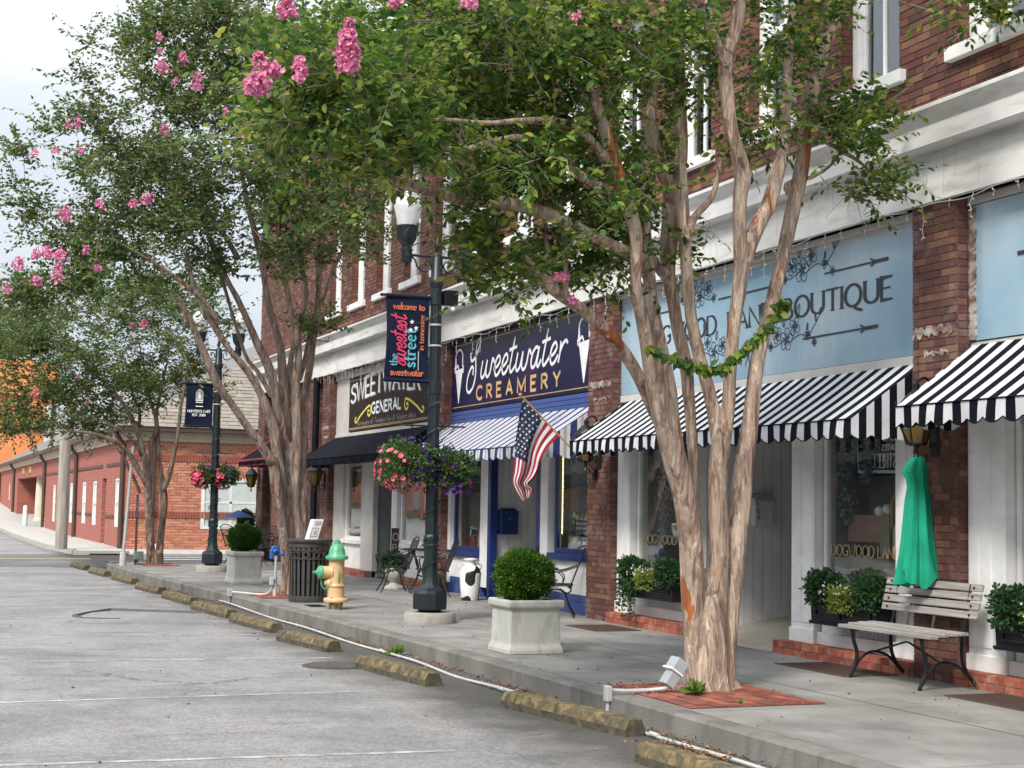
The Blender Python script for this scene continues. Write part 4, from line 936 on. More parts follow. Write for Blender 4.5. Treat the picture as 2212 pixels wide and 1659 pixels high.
# eaves: frieze, gutter, hip roof of shingles
obj('frieze', MB().box(X0-.10, X0, Yf-.1, 110.5, 3.16, 3.38).box(X0-.18, X0-.10, Yf-.18, 110.5, 3.28, 3.42).box(X0, 24, Yf-.10, Yf, 3.16, 3.38).box(X0-.1, 24, Yf-.18, Yf-.1, 3.28, 3.42), M['cream'], BK, bevel=.01)
obj('gutter', MB().box(X0-.40, X0-.20, Yf-.4, 110.6, 3.42, 3.58).box(X0-.2, 24, Yf-.40, Yf-.20, 3.42, 3.58), M['brown'], BK, bevel=.02)
obj('soffit', MB().box(X0-.2, X0+.3, Yf-.2, 110.5, 3.42, 3.45).box(X0, 24, Yf-.2, Yf+.3, 3.42, 3.449), M['cream'], BK)
RX0, RX1, RY0, RY1, RH = X0-.38, 26., Yf-.38, 110.6, 3.58
XM = (RX0+RX1)/2; hgt = 5.6; run = XM-RX0
def slope(a, b_, c_, d_): return MB().add([a, b_, c_, d_], [(0,1,2,3)])
rf = obj('roof', MB().add([(RX0,RY0,RH),(RX1,RY0,RH),(RX1,RY1,RH),(RX0,RY1,RH),(XM,RY0+run,RH+hgt),(XM,RY1-.5,RH+hgt)], [(0,1,4),(1,2,5,4),(3,0,4,5),(2,3,5)]), M['shingle2'], BK)
sh = MB(); ns = 46; nrm = np.array([0, -hgt, run]); nrm = nrm/np.linalg.norm(nrm); rng = random.Random(4)
for k in range(ns):                                                 # shingle courses on the slope facing the street corner
    t0, t1 = k/ns, (k+1)/ns; xa = RX0+(XM-RX0)*t0+.05; x = xa+rng.uniform(0, .4); xe = min(RX1-(XM-RX0)*t0-.05, 17)
    while x < xe:
        w_ = rng.choice((.3,.32,.34)); b_ = min(x+w_-.012, xe)
        P = lambda xx, t, l: (xx, RY0+run*t-nrm[1]*-l, RH+hgt*t+nrm[2]*l)
        l = rng.uniform(.02,.032); sh.add([P(x,t0-.004,l), P(b_,t0-.004,l), P(b_,t1,.006), P(x,t1,.006), P(x,t0-.004,.0), P(b_,t0-.004,.0)], [(0,1,2,3),(4,5,1,0)]); x += w_
obj('shingles', sh, M['shingle'], rf, kind='stuff')
for y in (46.0, 59.5, 73.7, 95.6, 110.3): obj('downpipe', MB().tube([(X0-.3,y,3.45),(X0-.28,y,3.3),(X0-.09,y,3.05),(X0-.09,y,g(y)+.05)], .075, 8).box(X0-.16, X0-.02, y-.07, y+.07, g(y), g(y)+.12), M['brown'], BK)
obj('downpipe', MB().tube([(6.7,Yf-.3,3.45),(6.67,Yf-.1,3.2),(6.67,Yf-.1,.1)], .06, 8), M['brown'], BK); obj('downpipe_boot', MB().box(6.55,6.8,Yf-.2,Yf-.03,0,.16), M['white'], BK)
for y in (82.0,): obj('column', MB().lathe([(.42,0),(.42,.12),(.34,.2),(.33,1.3),(.29,2.25),(.36,2.32),(.4,2.5)], (X0+.5, y, g(y)), 20), M['cream'], BK, smooth=True)
for y0 in (83, 88): obj('emblem', MB().box(X0-.06, X0, y0, y0+.9, 2.72, 3.05), M['gold'], BK)
obj('bollard', MB().lathe([(.11,0),(.11,.85),(.09,.93),(.0,.96)], (5.2, 75.5, g(75.5)), 12), M['white'], smooth=True, label='white bollard in front of the brick porch', cat='bollard')

# far blocks
OB = thing('brick_warehouse', 'tall bright orange brick building side at the far left beyond the roof', 'building', (4, 122, 0))
M['brightbrick'] = mat('orange_painted_brick', [(.3,(.60,.20,.07)),(.7,(.74,.29,.12))], scale=.8, rough=.85, bump=.2, coord='World', stretch=(1,1,4), dirt=((.62,.34,.20), .5, .5, (.6,1,3)))
obj('wall', MB().box(-14, 10.3, 120, 140, 0, 11.4).box(-14, 10.4, 119.9, 140.1, 11.4, 11.7), M['brightbrick'], OB)
obj('ledge', MB().box(-14, 10.35, 119.85, 120, 6.4, 6.6).box(-14, 10.35, 119.85, 120, 8.9, 9.1), M['bandbrick'], OB)
WB = thing('clapboard_building', 'pale grey-white building with dark corner pipes rising behind the low roof', 'building', (14, 116, 0))
obj('wall', MB().box(9.2, 20, 112, 118, 0, 8.1).box(10.4, 19, 112.5, 118, 8.1, 9.6), mat('pale_siding', [(.3,(.42,.44,.46)),(.7,(.62,.63,.62))], scale=.7, rough=.8, bump=.1, coord='World', stretch=(1,1,3)), WB)
for x in (9.25, 10.6, 14.0): obj('pipe', MB().tube([(x,111.9,0),(x,111.9,8.3)], .1, 6), M['brown'], WB)
for x in (11.2, 12.6, 15.3, 17): obj('window', MB().box(x, x+.8, 111.9, 112, 5.2, 6.6), M['glass'] if False else mat('far_window', (.12,.14,.16), rough=.2), WB)
# shops on the other side of the street (seen mirrored in the windows)
OP = thing('opposite_building', 'row of dark brick shops across the street', 'building', (-19, 20, 0))
obj('wall', MB().box(-26, -18.5, -30, 99, 0, 8.2), bandmat('opposite_brick', (.11,.10,.085), (.15,.14,.12)), OP)
for i in range(22): obj('window', MB().box(-18.5, -18.44, -27+i*5.6, -23.2+i*5.6, .6, 2.6), mat('opp_glass', (.03,.035,.04), rough=.15) if i == 0 else bpy.data.materials['opp_glass'], OP)
for i in range(31): obj('window', MB().box(-18.5, -18.44, -27+i*3.9, -25.9+i*3.9, 4.6, 6.6), bpy.data.materials['opp_glass'], OP)
obj('awning', MB().prism([(-18.5,3.4),(-17.2,2.8),(-17.2,2.6),(-18.5,2.6)], -28, 98, 'y'), M['cblack'], OP)
PK = thing('opposite_building', 'salmon pink building across the street beyond the crossing', 'building', (-19, 135, 0))
obj('wall', MB().box(-26, -18.5, 100, 190, 0, 7.5), mat('salmon_wall', (.52,.20,.15), scale=1, rough=.8, bump=.1), PK)
for i in range(15): obj('window', MB().box(-18.5, -18.44, 103+i*5.5, 105.5+i*5.5, 1, 3), M['shade'], PK)

# ================================================================== street furniture
def petunia_mats():
    M['pinkf'] = mat('pink_petals', [(.3,(.62,.06,.14)),(.7,(.85,.20,.30))], scale=9, rough=.7, bump=0, island='island', transl=.25)
    M['purplef'] = mat('purple_petals', [(.3,(.030,.008,.10)),(.7,(.085,.02,.21))], scale=9, rough=.7, bump=0, island='island', transl=.2)
    M['whitef'] = mat('white_petals', [(.3,(.62,.56,.60)),(.7,(.80,.76,.74))], scale=9, rough=.7, bump=0, island='island', transl=.3)
    M['redf'] = mat('red_petals', [(.3,(.5,.02,.05)),(.7,(.7,.06,.10))], scale=9, rough=.7, bump=0, island='island', transl=.2)
petunia_mats()
def leafmat(name, cols, tr=.42, rough=.58):
    return mat(name, cols, scale=1.5, rough=rough, bump=0, island='island', transl=tr, spec=.3)
M['leaf1'] = leafmat('crape_leaves', [(0,(.034,.082,.020)),(.32,(.064,.142,.026)),(.58,(.122,.21,.034)),(.80,(.21,.29,.045)),(1,(.34,.35,.06))])
M['leaf2'] = leafmat('crape_leaves_far', [(0,(.042,.085,.028)),(.35,(.080,.145,.036)),(.65,(.13,.20,.048)),(.88,(.20,.25,.068)),(1,(.28,.22,.11))])
M['box'] = leafmat('boxwood_leaves', [(0,(.035,.095,.012)),(.5,(.075,.18,.018)),(1,(.15,.28,.03))])
M['boxd'] = leafmat('boxwood_dark_leaves', [(0,(.018,.06,.010)),(.5,(.035,.11,.015)),(1,(.07,.16,.02))])
M['herb'] = leafmat('herb_leaves', [(0,(.022,.06,.03)),(.5,(.04,.11,.04)),(1,(.08,.16,.05))])
M['lime'] = leafmat('lime_leaves', [(0,(.12,.19,.03)),(.5,(.22,.30,.05)),(1,(.34,.38,.10))])
M['petl'] = leafmat('petunia_leaves', [(0,(.04,.10,.025)),(.5,(.08,.17,.04)),(1,(.15,.24,.06))])
def leafcloud6(pts, dirs, ups, size, aspect=.5, fold=.2):
    """six-point leaves lying roughly flat to their twig"""
    n = len(pts); p = np.asarray(pts, float); d = np.asarray(dirs, float); d /= np.linalg.norm(d, axis=1)[:, None]+1e-9
    u = np.asarray(ups, float)+NR.normal(size=(n, 3))*.35; s_ = np.cross(d, u); s_ /= np.linalg.norm(s_, axis=1)[:, None]+1e-9; nn = np.cross(s_, d)
    L_ = (size*NR.uniform(.55, 1.3, n))[:, None]; W_ = L_*aspect*.5; cv = NR.uniform(.02, .22, n)[:, None]
    P = [p, p+d*L_*.28+s_*W_*.85+nn*W_*fold, p+d*L_*.62+s_*W_*.9+nn*(W_*fold-L_*cv*.4), p+d*L_-nn*L_*cv, p+d*L_*.62-s_*W_*.9+nn*(W_*fold-L_*cv*.4), p+d*L_*.28-s_*W_*.85+nn*W_*fold, p+d*L_*.5-nn*L_*cv*.25]
    V = np.stack(P, 1).reshape(-1, 3); i = (np.arange(n)*7)[:, None]
    F = np.stack([i+np.array([0,1,6]), i+np.array([1,2,6]), i+np.array([2,3,6]), i+np.array([3,4,6]), i+np.array([4,5,6]), i+np.array([5,0,6])], 1).reshape(-1, 3)
    return V, F
def leafcloud(pts, dirs, size, aspect=.5, fold=.25, mi=None):
    """one folded leaf per point, growing along dirs: returns numpy verts, faces"""
    n = len(pts); pts = np.asarray(pts, float); d = np.asarray(dirs, float); d /= np.linalg.norm(d, axis=1)[:, None]+1e-9
    r = NR.normal(size=(n, 3)); s_ = np.cross(d, r); s_ /= np.linalg.norm(s_, axis=1)[:, None]+1e-9
    nn = np.cross(s_, d); L_ = (size*NR.uniform(.7, 1.25, n))[:, None]; W_ = L_*aspect*.5
    a = pts; b_ = pts+d*L_*.5+s_*W_+nn*W_*fold; c_ = pts+d*L_-nn*L_*.12; e = pts+d*L_*.5-s_*W_+nn*W_*fold
    V = np.stack([a, b_, c_, e], 1).reshape(-1, 3); i = np.arange(n)*4
    F = np.stack([np.stack([i, i+1, i+2], 1), np.stack([i, i+2, i+3], 1)], 1).reshape(-1, 3)
    return V, F
def npmesh(name, V, F, m, parent=None, **k):
    me = bpy.data.meshes.new(name); nv, nf = len(V), len(F)
    base = np.array(wloc(parent)) if parent is not None else np.zeros(3)
    c = V.mean(0); me.vertices.add(nv); me.vertices.foreach_set('co', (V-c).astype(np.float32).ravel())
    me.loops.add(nf*3); me.polygons.add(nf); me.loops.foreach_set('vertex_index', F.astype(np.int32).ravel())
    me.polygons.foreach_set('loop_start', np.arange(0, nf*3, 3, dtype=np.int32)); me.update(calc_edges=True); me.materials.append(m)
    o = bpy.data.objects.new(name, me); col.objects.link(o); o.parent = parent; o.location = Vector(c-base)
    tag(o, **k); return o
def ball_leaves(c, r, n, size, aspect=.55, sq=(1,1,1), shell=.3, noise=.06):
    v = NR.normal(size=(n, 3)); v /= np.linalg.norm(v, axis=1)[:, None]
    bump_ = 1+noise*np.sin(v[:, 0]*7+1)*np.cos(v[:, 1]*6)+noise*.7*np.sin(v[:, 2]*11+v[:, 0]*5)
    rad = r*bump_*(1-shell*NR.random(n)**1.6)
    P = np.array(c)+v*rad[:, None]*np.array(sq); D = v+NR.normal(size=(n, 3))*.55
    return leafcloud(P, D, size, aspect)
def blossom(mb, c, d, r, mi=0):
    d = np.array(d, float); d /= np.linalg.norm(d); a = np.cross(d, [0.1, .3, 1.]); a /= np.linalg.norm(a); b_ = np.cross(d, a); c = np.array(c)
    ring = [c+d*r*.25*(1 if k % 2 else .8)+(a*math.cos(k*math.pi/5)+b_*math.sin(k*math.pi/5))*r*(1 if k % 2 else .80) for k in range(10)]
    mb.add([c-d*r*.35]+ring, [(0, k+1, (k+1) % 10+1) for k in range(10)], mi)

# ---- wheel stops
M['stop'] = mat('mossy_yellow_concrete', [(.30,(.045,.040,.030)),(.50,(.085,.073,.050)),(.70,(.14,.115,.065))], scale=13, rough=.95, bump=.7, bscale=30, detail=10, coord='World', dirt=((.07,.07,.05), 3, .85))
M['stoptop'] = mat('worn_yellow_top', [(.36,(.06,.052,.034)),(.50,(.115,.090,.048)),(.62,(.20,.150,.062)),(.80,(.32,.24,.10))], scale=11, rough=.95, bump=.8, bscale=40, detail=11, coord='World', distort=.6, dirt=((.07,.065,.04), 6, .8))
def wheel_stop(a, b_, z=RZ):
    a, b_ = np.array(a), np.array(b_); L_ = np.linalg.norm(b_-a); ang = math.atan2(b_[1]-a[1], b_[0]-a[0])
    mb = MB(); pr = [(-.10,0),(-.10,.055),(-.065,.125),(.065,.125),(.10,.055),(.10,0)]; n = 16; rows = []
    for i in range(n+1):
        t = i/n; x = t*L_; e = 1 if 0 < i < n else .82
        rows.append([(x, p[0]*e+(NR.normal()*.0025), p[1]*(e if e == 1 else .93)+NR.normal()*.0015*(p[1] > 0)) for p in pr])
    mb.grid(rows)
    for q in range(n*5): mb.m[q] = 1 if q % 5 in (1, 2, 3) and NR.random() < 1.1 else 0
    mb.add(rows[0], [(0,1,2,3,4,5)]); mb.add(rows[-1], [(5,4,3,2,1,0)])
    me = obj('wheel_stop', mb, [M['stop'], M['stoptop']], recenter=False, bevel=.012); me.location = (a[0], a[1], z); me.rotation_euler = (0, 0, ang)
    return me
stops = [((4.46,8.9),(4.58,7.0),'yellowed wheel stop at the bottom edge, cut off by the frame'),
 ((4.60,11.62),(4.86,9.86),'long mossy yellow wheel stop nearest the camera, below the tree with the floodlight'),
 ((4.25,14.72),(4.42,13.02),'mossy yellow wheel stop beside the round manhole cover'),
 ((4.15,17.72),(4.36,16.2),'wheel stop with a weed at its end, in front of the near lamp post'),
 ((4.15,20.55),(4.30,18.7),'yellow cracked wheel stop in front of the fire hydrant'),
 ((4.06,23.0),(4.22,21.1),'wheel stop in front of the trash can and blue valve'),
 ((4.03,25.6),(4.17,23.8),'grey-brown wheel stop left of the tar seam, before the far planter'),
 ((3.97,28.3),(4.12,26.6),'dark mossy wheel stop before the far lamp post'),
 ((3.95,31.6),(4.08,29.7),'small yellowish wheel stop, third from the street corner'),
 ((3.80,34.4),(3.92,32.6),'dark mossy wheel stop, second from the street corner'),
 ((3.72,37.6),(3.82,35.5),'farthest wheel stop at the street corner')]
for a, b_, lab in stops: tag(wheel_stop(a, b_), lab, 'wheel stop', 'concrete wheel stops along the kerb')

# manhole
mh = obj('manhole_cover', MB().lathe([(.31,0),(.31,.012),(.27,.013),(.26,.009),(.0001,.010)], (4.03,14.86,RZ), 32), mat('rusty_iron', [(.3,(.06,.055,.05)),(.7,(.13,.11,.09))], scale=14, rough=.8, bump=.5, metal=.3), label='round iron manhole cover in the asphalt beside a wheel stop', cat='manhole cover')
obj('rim', MB().lathe([(.345,.0),(.345,.006),(.315,.006)], (4.03,14.86,RZ), 32), M['tarrim'] if 'tarrim' in M else mat('dark_rim', (.07,.07,.07), rough=.9), mh)

# grates and covers on the sidewalk
def grate(name, x0, x1, y0, y1, label, m):
    t = thing(name, label, 'floor grate', ((x0+x1)/2, (y0+y1)/2, 0))
    obj('frame', MB().box(x0, x0+.03, y0, y1, .001, .009).box(x1-.03, x1, y0, y1, .001, .009).box(x0+.03, x1-.03, y0, y0+.03, .001, .009).box(x0+.03, x1-.03, y1-.03, y1, .001, .009).box(x0+.02, x1-.02, y0+.02, y1-.02, .001, .003), m, t)
    n = int((y1-y0)/.045)
    for i in range(n): piece('bar', (x0+.03, x1-.03, y0+.035+i*(y1-y0-.07)/n, y0+.055+i*(y1-y0-.07)/n, .003, .0085), m, t)
M['rust'] = mat('rusty_grate', [(.3,(.055,.035,.028)),(.7,(.11,.065,.05))], scale=12, rough=.85, bump=.4)
grate('floor_grate', 7.72, 8.30, 11.55, 12.7, 'rusty floor grate behind the wooden bench', M['rust'])
grate('floor_grate', 7.75, 8.32, 9.0, 10.2, 'rusty metal cover at the lower right corner of the sidewalk', M['rust'])
grate('floor_grate', 7.55, 8.15, 16.4, 17.3, 'dark floor grate below the trailing window box', M['rust'])
obj('access_cover', MB().box(5.28, 5.5, 20.9, 21.3, .001, .008), M['black'], label='small black cover plate beside the fire hydrant', cat='cover plate')
obj('red_mat', MB().add([(7.0,25.6,.006),(7.9,25.7,.006),(7.8,27.2,.006),(7.0,27.0,.006)], [(0,1,2,3)]), mat('faded_red_mat', (.28,.07,.07), scale=5, rough=.95), label='faded red patch on the sidewalk below the cafe chairs', cat='mat') if False else None

# ---- brick tree pits
def tree_pit(x0, x1, y0, y1, label, seed, skew=.0):
    t = thing('tree_pit', label, 'tree pit', ((x0+x1)/2, (y0+y1)/2, 0)); rng = random.Random(seed)
    obj('bed', MB().box(x0, x1, y0, y1, .0005, .003), M['soil'], t); base = wloc(t)
    y = x0; k = 0
    while y < x1-.05:
        x = y0-(.1 if k % 2 else 0)
        while x < y1-.03:
            a, b_ = max(x, y0), min(x+.2, y1); x += .206
            if b_-a < .04: continue
            o = piece('brick', (y+.004, min(y+.100, x1)-.004, a+.004, b_-.004, -.02, .008+rng.uniform(0, .010)), M['paver_o'], t, base, rz=rng.uniform(-.02,.02))
            o.rotation_euler = (rng.uniform(-.02,.02), rng.uniform(-.03,.03), rng.uniform(-.02,.02))
        y += .105; k += 1
    return t
tree_pit(5.36, 6.52, 9.98, 11.42, 'red brick tree pit round the foot of the nearest tree', 1)
tree_pit(5.0, 5.95, 22.75, 24.2, 'brown brick tree pit behind the trash can', 2)
tree_pit(4.85, 5.65, 34.0, 35.4, 'small reddish tree pit round the farthest tree', 3)

# ---- lamp posts
M['globe'] = mat('frosted_lamp_glass', (.80,.82,.82), scale=8, rough=.25, bump=.05, transl=.35, spec=.5)
def lamp_post(name='street_lamp'):
    t = thing(name, None, 'street lamp'); P = M['pole']
    obj('footing', MB().lathe([(.325,-.02),(.325,.10),(.30,.13),(.0001,.132)], (0,0,0), 28), M['slab'], t, smooth=True)
    obj('base', MB().lathe([(.13,.132),(.155,.16),(.205,.165),(.212,.18),(.212,.36),(.20,.395),(.15,.43),(.115,.47)], (0,0,0), 12), P, t)
    obj('shaft', MB().lathe([(.115,.46),(.098,.52),(.088,.62),(.082,.90),(.09,.915),(.10,.93),(.10,.95),(.085,.965),(.094,1.0),(.098,1.03),(.094,1.06),(.078,1.08)], (0,0,0), 32, flute=8, fa=.05), M['greenpole'], t, smooth=True)
    obj('pole', MB().lathe([(.076,1.08),(.073,2.9),(.068,4.15)], (0,0,0), 48, flute=8, fa=.07), P, t, smooth=True)
    obj('collar', MB().lathe([(.085,2.82),(.085,2.95),(.074,2.96)], (0,0,0), 20), P, t, smooth=True); obj('collar', MB().lathe([(.074,3.93),(.082,3.935),(.082,4.10),(.074,4.105)], (0,0,0), 20), P, t, smooth=True)
    obj('capital', MB().lathe([(.074,4.15),(.092,4.20),(.092,4.25),(.075,4.28),(.070,4.54),(.05,4.58),(.02,4.60),(.02,4.63),(.03,4.66),(.035,4.71),(.018,4.75),(.008,4.78),(.0,4.81)], (0,0,0), 16), P, t, smooth=True)
    for z in (3.42, 3.68): obj('steel_band', MB().lathe([(.078,z-.012),(.083,z-.01),(.083,z+.01),(.078,z+.012)], (0,0,0), 20), M['galv'], t, smooth=True)
    obj('arm', MB().tube([(-.40,0,4.54),(0,0,4.54),(.40,0,4.54)], .018, 8), P, t)
    for s_ in (-1, 1):
        q = cr([(s_*.34,0,4.37),(s_*.37,0,4.40),(s_*.335,0,4.415),(s_*.29,0,4.38),(s_*.26,0,4.30),(s_*.20,0,4.25),(s_*.12,0,4.26),(s_*.085,0,4.32),(s_*.11,0,4.38),(s_*.16,0,4.385),(s_*.165,0,4.34),(s_*.13,0,4.33)], 5) if False else None
        pts = [(.34,4.37),(.37,4.40),(.335,4.415),(.29,4.38),(.26,4.30),(.20,4.25),(.12,4.26),(.085,4.32),(.11,4.38),(.16,4.385),(.165,4.34),(.13,4.33)]
        sm = cr(pts, 5); obj('scroll', MB().tube([(s_*a, 0, b_+.10) for a, b_ in sm], .011, 6), P, t, smooth=True)
        l = obj('lamp_holder', MB().lathe([(.0,4.38),(.012,4.41),(.03,4.43),(.06,4.445),(.065,4.47),(.065,4.58),(.072,4.59),(.072,4.61),(.062,4.62),(.062,4.65),(.10,4.71),(.115,4.735),(.128,4.82),(.135,4.86),(.140,4.88),(.14,4.90),(.12,4.905)], (s_*.40,0,0), 32, flute=16, fa=.02), P, t, smooth=True)
        obj('globe', MB().lathe([(.125,4.90),(.135,4.95),(.15,5.04),(.172,5.12),(.176,5.15),(.155,5.17),(.16,5.20),(.14,5.25),(.105,5.275),(.095,5.30),(.06,5.33),(.0,5.345)], (s_*.40,0,0), 28), M['globe'], l, smooth=True)
    for z in (2.32,): obj('basket_bracket', MB().tube([(-.42,0,z+.1),(0,0,z+.1),(.42,0,z+.1)], .012, 6).tube([(-.3,0,z+.1),(-.07,0,z-.12)], .008, 6).tube([(.3,0,z+.1),(.07,0,z-.12)], .008, 6), P, t)
    return t
lp = lamp_post(); lp.location = (6.04, 18.0, 0); lp['label'] = 'near dark lamp post with twin globes, banner and flower baskets'
bpy.context.view_layer.update()
lp2 = dup(lp, (5.84, 31.4, 0)); lp2['label'] = 'far dark lamp post in front of the brick building, with a small cafe banner'
lp['group'] = lp2['group'] = 'twin globe lamp posts on the sidewalk'
# light string wound round each post, camera on the near one
def pole_lights(X, Y, label, z0=.5, z1=2.95):
    mb = MB(); pts = []
    for i in range(150):
        t = i/149; a = t*15*math.pi; pts.append((X+.098*math.cos(a)+.006*math.sin(i*2.3), Y+.098*math.sin(a), z0+(z1-z0)*t))
    mb.tube(pts, .005, 4)
    for i in range(46):
        t = (i+.5)/46; a = t*15*math.pi; p = np.array([X+.10*math.cos(a), Y+.10*math.sin(a), z0+(z1-z0)*t]); d = np.array([math.cos(a+.4), math.sin(a+.4), random.uniform(-.6,.6)])
        mb.tube([p, p+d*.035], [.012,.006], 5)
    return obj('light_string', mb, mat('dark_green_wire', (.015,.03,.028), rough=.5), label=label, cat='string lights')
pole_lights(6.04, 18.0, 'unlit string lights wound round the near lamp post'); pole_lights(5.84, 31.4, 'unlit string lights wound round the far lamp post')
sc_ = thing('security_camera', 'black camera box with a white bulb on the near lamp post', 'camera', (6.13, 18.0, 4.0))
obj('housing', MB().box(6.12, 6.30, 17.90, 18.03, 3.93, 4.12).tube([(6.10,18,4.05),(6.2,18,4.05)], .03, 8), M['black'], sc_, bevel=.015); obj('bulb', MB().sphere((6.24,17.93,3.885), .028), M['white_flat'], sc_, smooth=True)

# ---- banners
def banner(X, Y, z0, z1, w, label, name='banner'):
    t = thing(name, label, 'banner', (X-.08, Y, z0))
    mb = MB(); rows = []
    for z in np.linspace(z0, z1, 14): rows.append([(X-.09-w*u+.012*math.sin(z*4)*u, Y-.012*math.sin(u*3+z*5)*.8, z) for u in np.linspace(0, 1, 8)])
    mb.grid(rows); o = obj('cloth', mb, M['navyboard'], t, smooth=True)
    obj('rod', MB().tube([(X-.05,Y,z1),(X-.13-w,Y,z1+.002)], .016, 8).sphere((X-.15-w,Y,z1), .022), M['iron'], t, smooth=True)
    obj('rod', MB().tube([(X-.05,Y,z0),(X-.13-w,Y,z0)], .016, 8).sphere((X-.07,Y-.0,z0), .022), M['iron'], t, smooth=True)
    for zz_ in (z0, z1): obj('hem', MB().tube([(X-.09,Y,zz_),(X-.09-w,Y,zz_)], .026, 10), M['navyboard'], t, smooth=True)
    return t
bn = banner(6.04, 18.0, 2.97, 4.02, .56, 'navy welcome banner with pink and blue street lettering on the near lamp post')
bx, by = 6.04-.09-.56, 17.985      # left edge; u runs to +X, normal to the camera
U2, V2, N2 = (1,0,0), (0,0,1), (0,-1,0)
def btext(name, txt, fonts, x, z, h, W, m, w, parent, rot=False, contrast=.4, serif=0, slant=0, track=.2, script=False, space=.4):
    st, W0_ = text_strokes(txt, fonts, h, track, slant, space); k = W/W0_; st = [[(p[0]*k, p[1]) for p in s_] for s_ in st]
    if rot: return obj(name, ribbon(MB(), st, (x, by, z), (0,0,1), (-1,0,0), N2, w, contrast, serif, d0=.006), m, parent)
    return obj(name, ribbon(MB(), st, (x, by, z), U2, V2, N2, w, contrast, serif, d0=.006), m, parent)
btext('lettering', 'welcome to', [LO], bx+.09, 3.85, .085, .40, M['orange_flat'], .016, bn, track=.12)
btext('lettering', 'sweetwater', [LO], bx+.07, 3.03, .085, .42, M['orange_flat'], .018, bn, track=.12)
btext('lettering', 'street', [LO], bx+.385, 3.14, .17, .47, M['aqua_flat'], .026, bn, rot=True, track=.2, serif=.02)
btext('lettering', 'the', [LO], bx+.15, 3.15, .10, .14, M['aqua_flat'], .015, bn, rot=True, track=.2)
btext('lettering', 'in tennessee', [LO], bx+.49, 3.36, .07, .43, M['orange_flat'], .012, bn, rot=True, track=.15)
st = []; x = 0
for ch in 'sweetest':
    gl = SCR[ch]
    for q in gl[1]: st.append([(x+px+.2*py, py) for px, py in q])
    x += gl[0]
st = [[(px*.62/x, pz*.20) for px, pz in q] for q in st]
obj('script_lettering', ribbon(MB(), st, (bx+.26, by, 3.16), (0,0,1), (-1,0,0), N2, .021, d0=.006), M['pink_flat'], bn)
obj('underline', MB().box(bx+.42, bx+.426, by-.012, by-.010, 3.1, 3.34), M['white_flat'], bn)
def star(mb, c, r, u, v, rot=0, mi=0):
    c, u, v = map(lambda q: np.array(q, float), (c, u, v)); P = [c]
    for k in range(10):
        a = R_(90+rot+36*k); rr = r if k % 2 == 0 else r*.42; P.append(c+u*math.cos(a)*rr+v*math.sin(a)*rr)
    mb.add(P, [(0, k+1, (k+1) % 10+1) for k in range(10)], mi)
mb = MB()
for x, z in ((.33,3.70),(.385,3.625),(.315,3.60)): star(mb, (bx+x, by-.012, z), .034, U2, V2, 10)
obj('stars', mb, M['white_flat'], bn)
bn2 = banner(5.84, 31.4, 2.96, 3.83, .56, 'small navy cafe banner with a lantern emblem on the far lamp post')
bx, by = 5.84-.09-.56, 31.385
btext('lettering', "HUNTER'S CAFE", [UP], bx+.05, 3.24, .05, .46, M['white_flat'], .012, bn2, track=.18)
btext('lettering', 'EST. 2008', [UP], bx+.15, 3.165, .045, .26, M['white_flat'], .012, bn2, track=.2)
mb = MB(); mb.add([(bx+.2,by-.012,3.47),(bx+.36,by-.012,3.47),(bx+.36,by-.012,3.62),(bx+.345,by-.012,3.68),(bx+.28,by-.012,3.73),(bx+.215,by-.012,3.68),(bx+.2,by-.012,3.62)], [(0,1,2,3,4,5,6)]); obj('emblem', mb, M['grey_flat'], bn2)
obj('emblem_shapes', MB().box(bx+.205, bx+.355, by-.016, by-.014, 3.435, 3.455).box(bx+.21, bx+.35, by-.016, by-.014, 3.475, 3.50).box(bx+.255, bx+.305, by-.016, by-.014, 3.52, 3.60).box(bx+.27, bx+.29, by-.016, by-.014, 3.60, 3.65).box(bx+.205, bx+.355, by-.016, by-.014, 3.355, 3.375), M['white_flat'], bn2)
btext('lettering', '1860', [UP], bx+.22, 3.385, .045, .13, M['grey_flat'], .01, bn2) if False else None

# ---- hanging baskets
def basket(c, r, label, left_pink, seed, group):
    t = thing('hanging_basket', label, 'flower basket', c, group=group); rng = random.Random(seed); c = np.array(c)
    obj('liner', MB().lathe([(.03,-.20),(.12,-.17),(.2,-.08),(.22,.0)], tuple(c), 16), M['soil'], t, smooth=True)
    obj('chain', MB().tube([c+[.18,0,0], c+[0,0,.26]], .004, 4).tube([c+[-.18,0,0], c+[0,0,.26]], .004, 4).tube([c+[0,.18,0], c+[0,0,.26]], .004, 4), M['iron'], t)
    V, F = ball_leaves(c+[0,0,-.04], r, 3000, .045, .6, (1.08,1.0,.85), .65, .24); npmesh('foliage', V, F, M['petl'], t, kind='stuff')
    pk, pu = MB(), MB()
    for i in range(300):
        v = np.array([rng.gauss(0,1), rng.gauss(0,1), rng.gauss(0,1)]); v /= np.linalg.norm(v)
        p = c+[0,0,-.04]+v*r*np.array([1.08,1.03,.95])*rng.uniform(.93,1.08)
        pinkside = left_pink and (v[0] < -.15 or v[2] < -.75) and v[2] < .75
        if pinkside and i < 190:
            p = p+[-.04, 0, -.05]; blossom(pk, p, v+[0,0,.1], rng.uniform(.026,.042))
        elif (not pinkside) and (i % (2 if left_pink else 3) == 0): blossom(pu, p, v, rng.uniform(.022,.036))
    if not left_pink:
        for i in range(30):
            a = rng.uniform(0, 6.28); blossom(pu, c+[.28*math.cos(a), .28*math.sin(a), -.32+rng.uniform(-.06,.06)], (math.cos(a), math.sin(a), 0), .03)
    if pk.v: obj('pink_flowers', pk, M['pinkf'], t, kind='stuff')
    obj('purple_flowers', pu, M['purplef'], t, kind='stuff')
gb = 'petunia baskets hanging on the lamp posts'
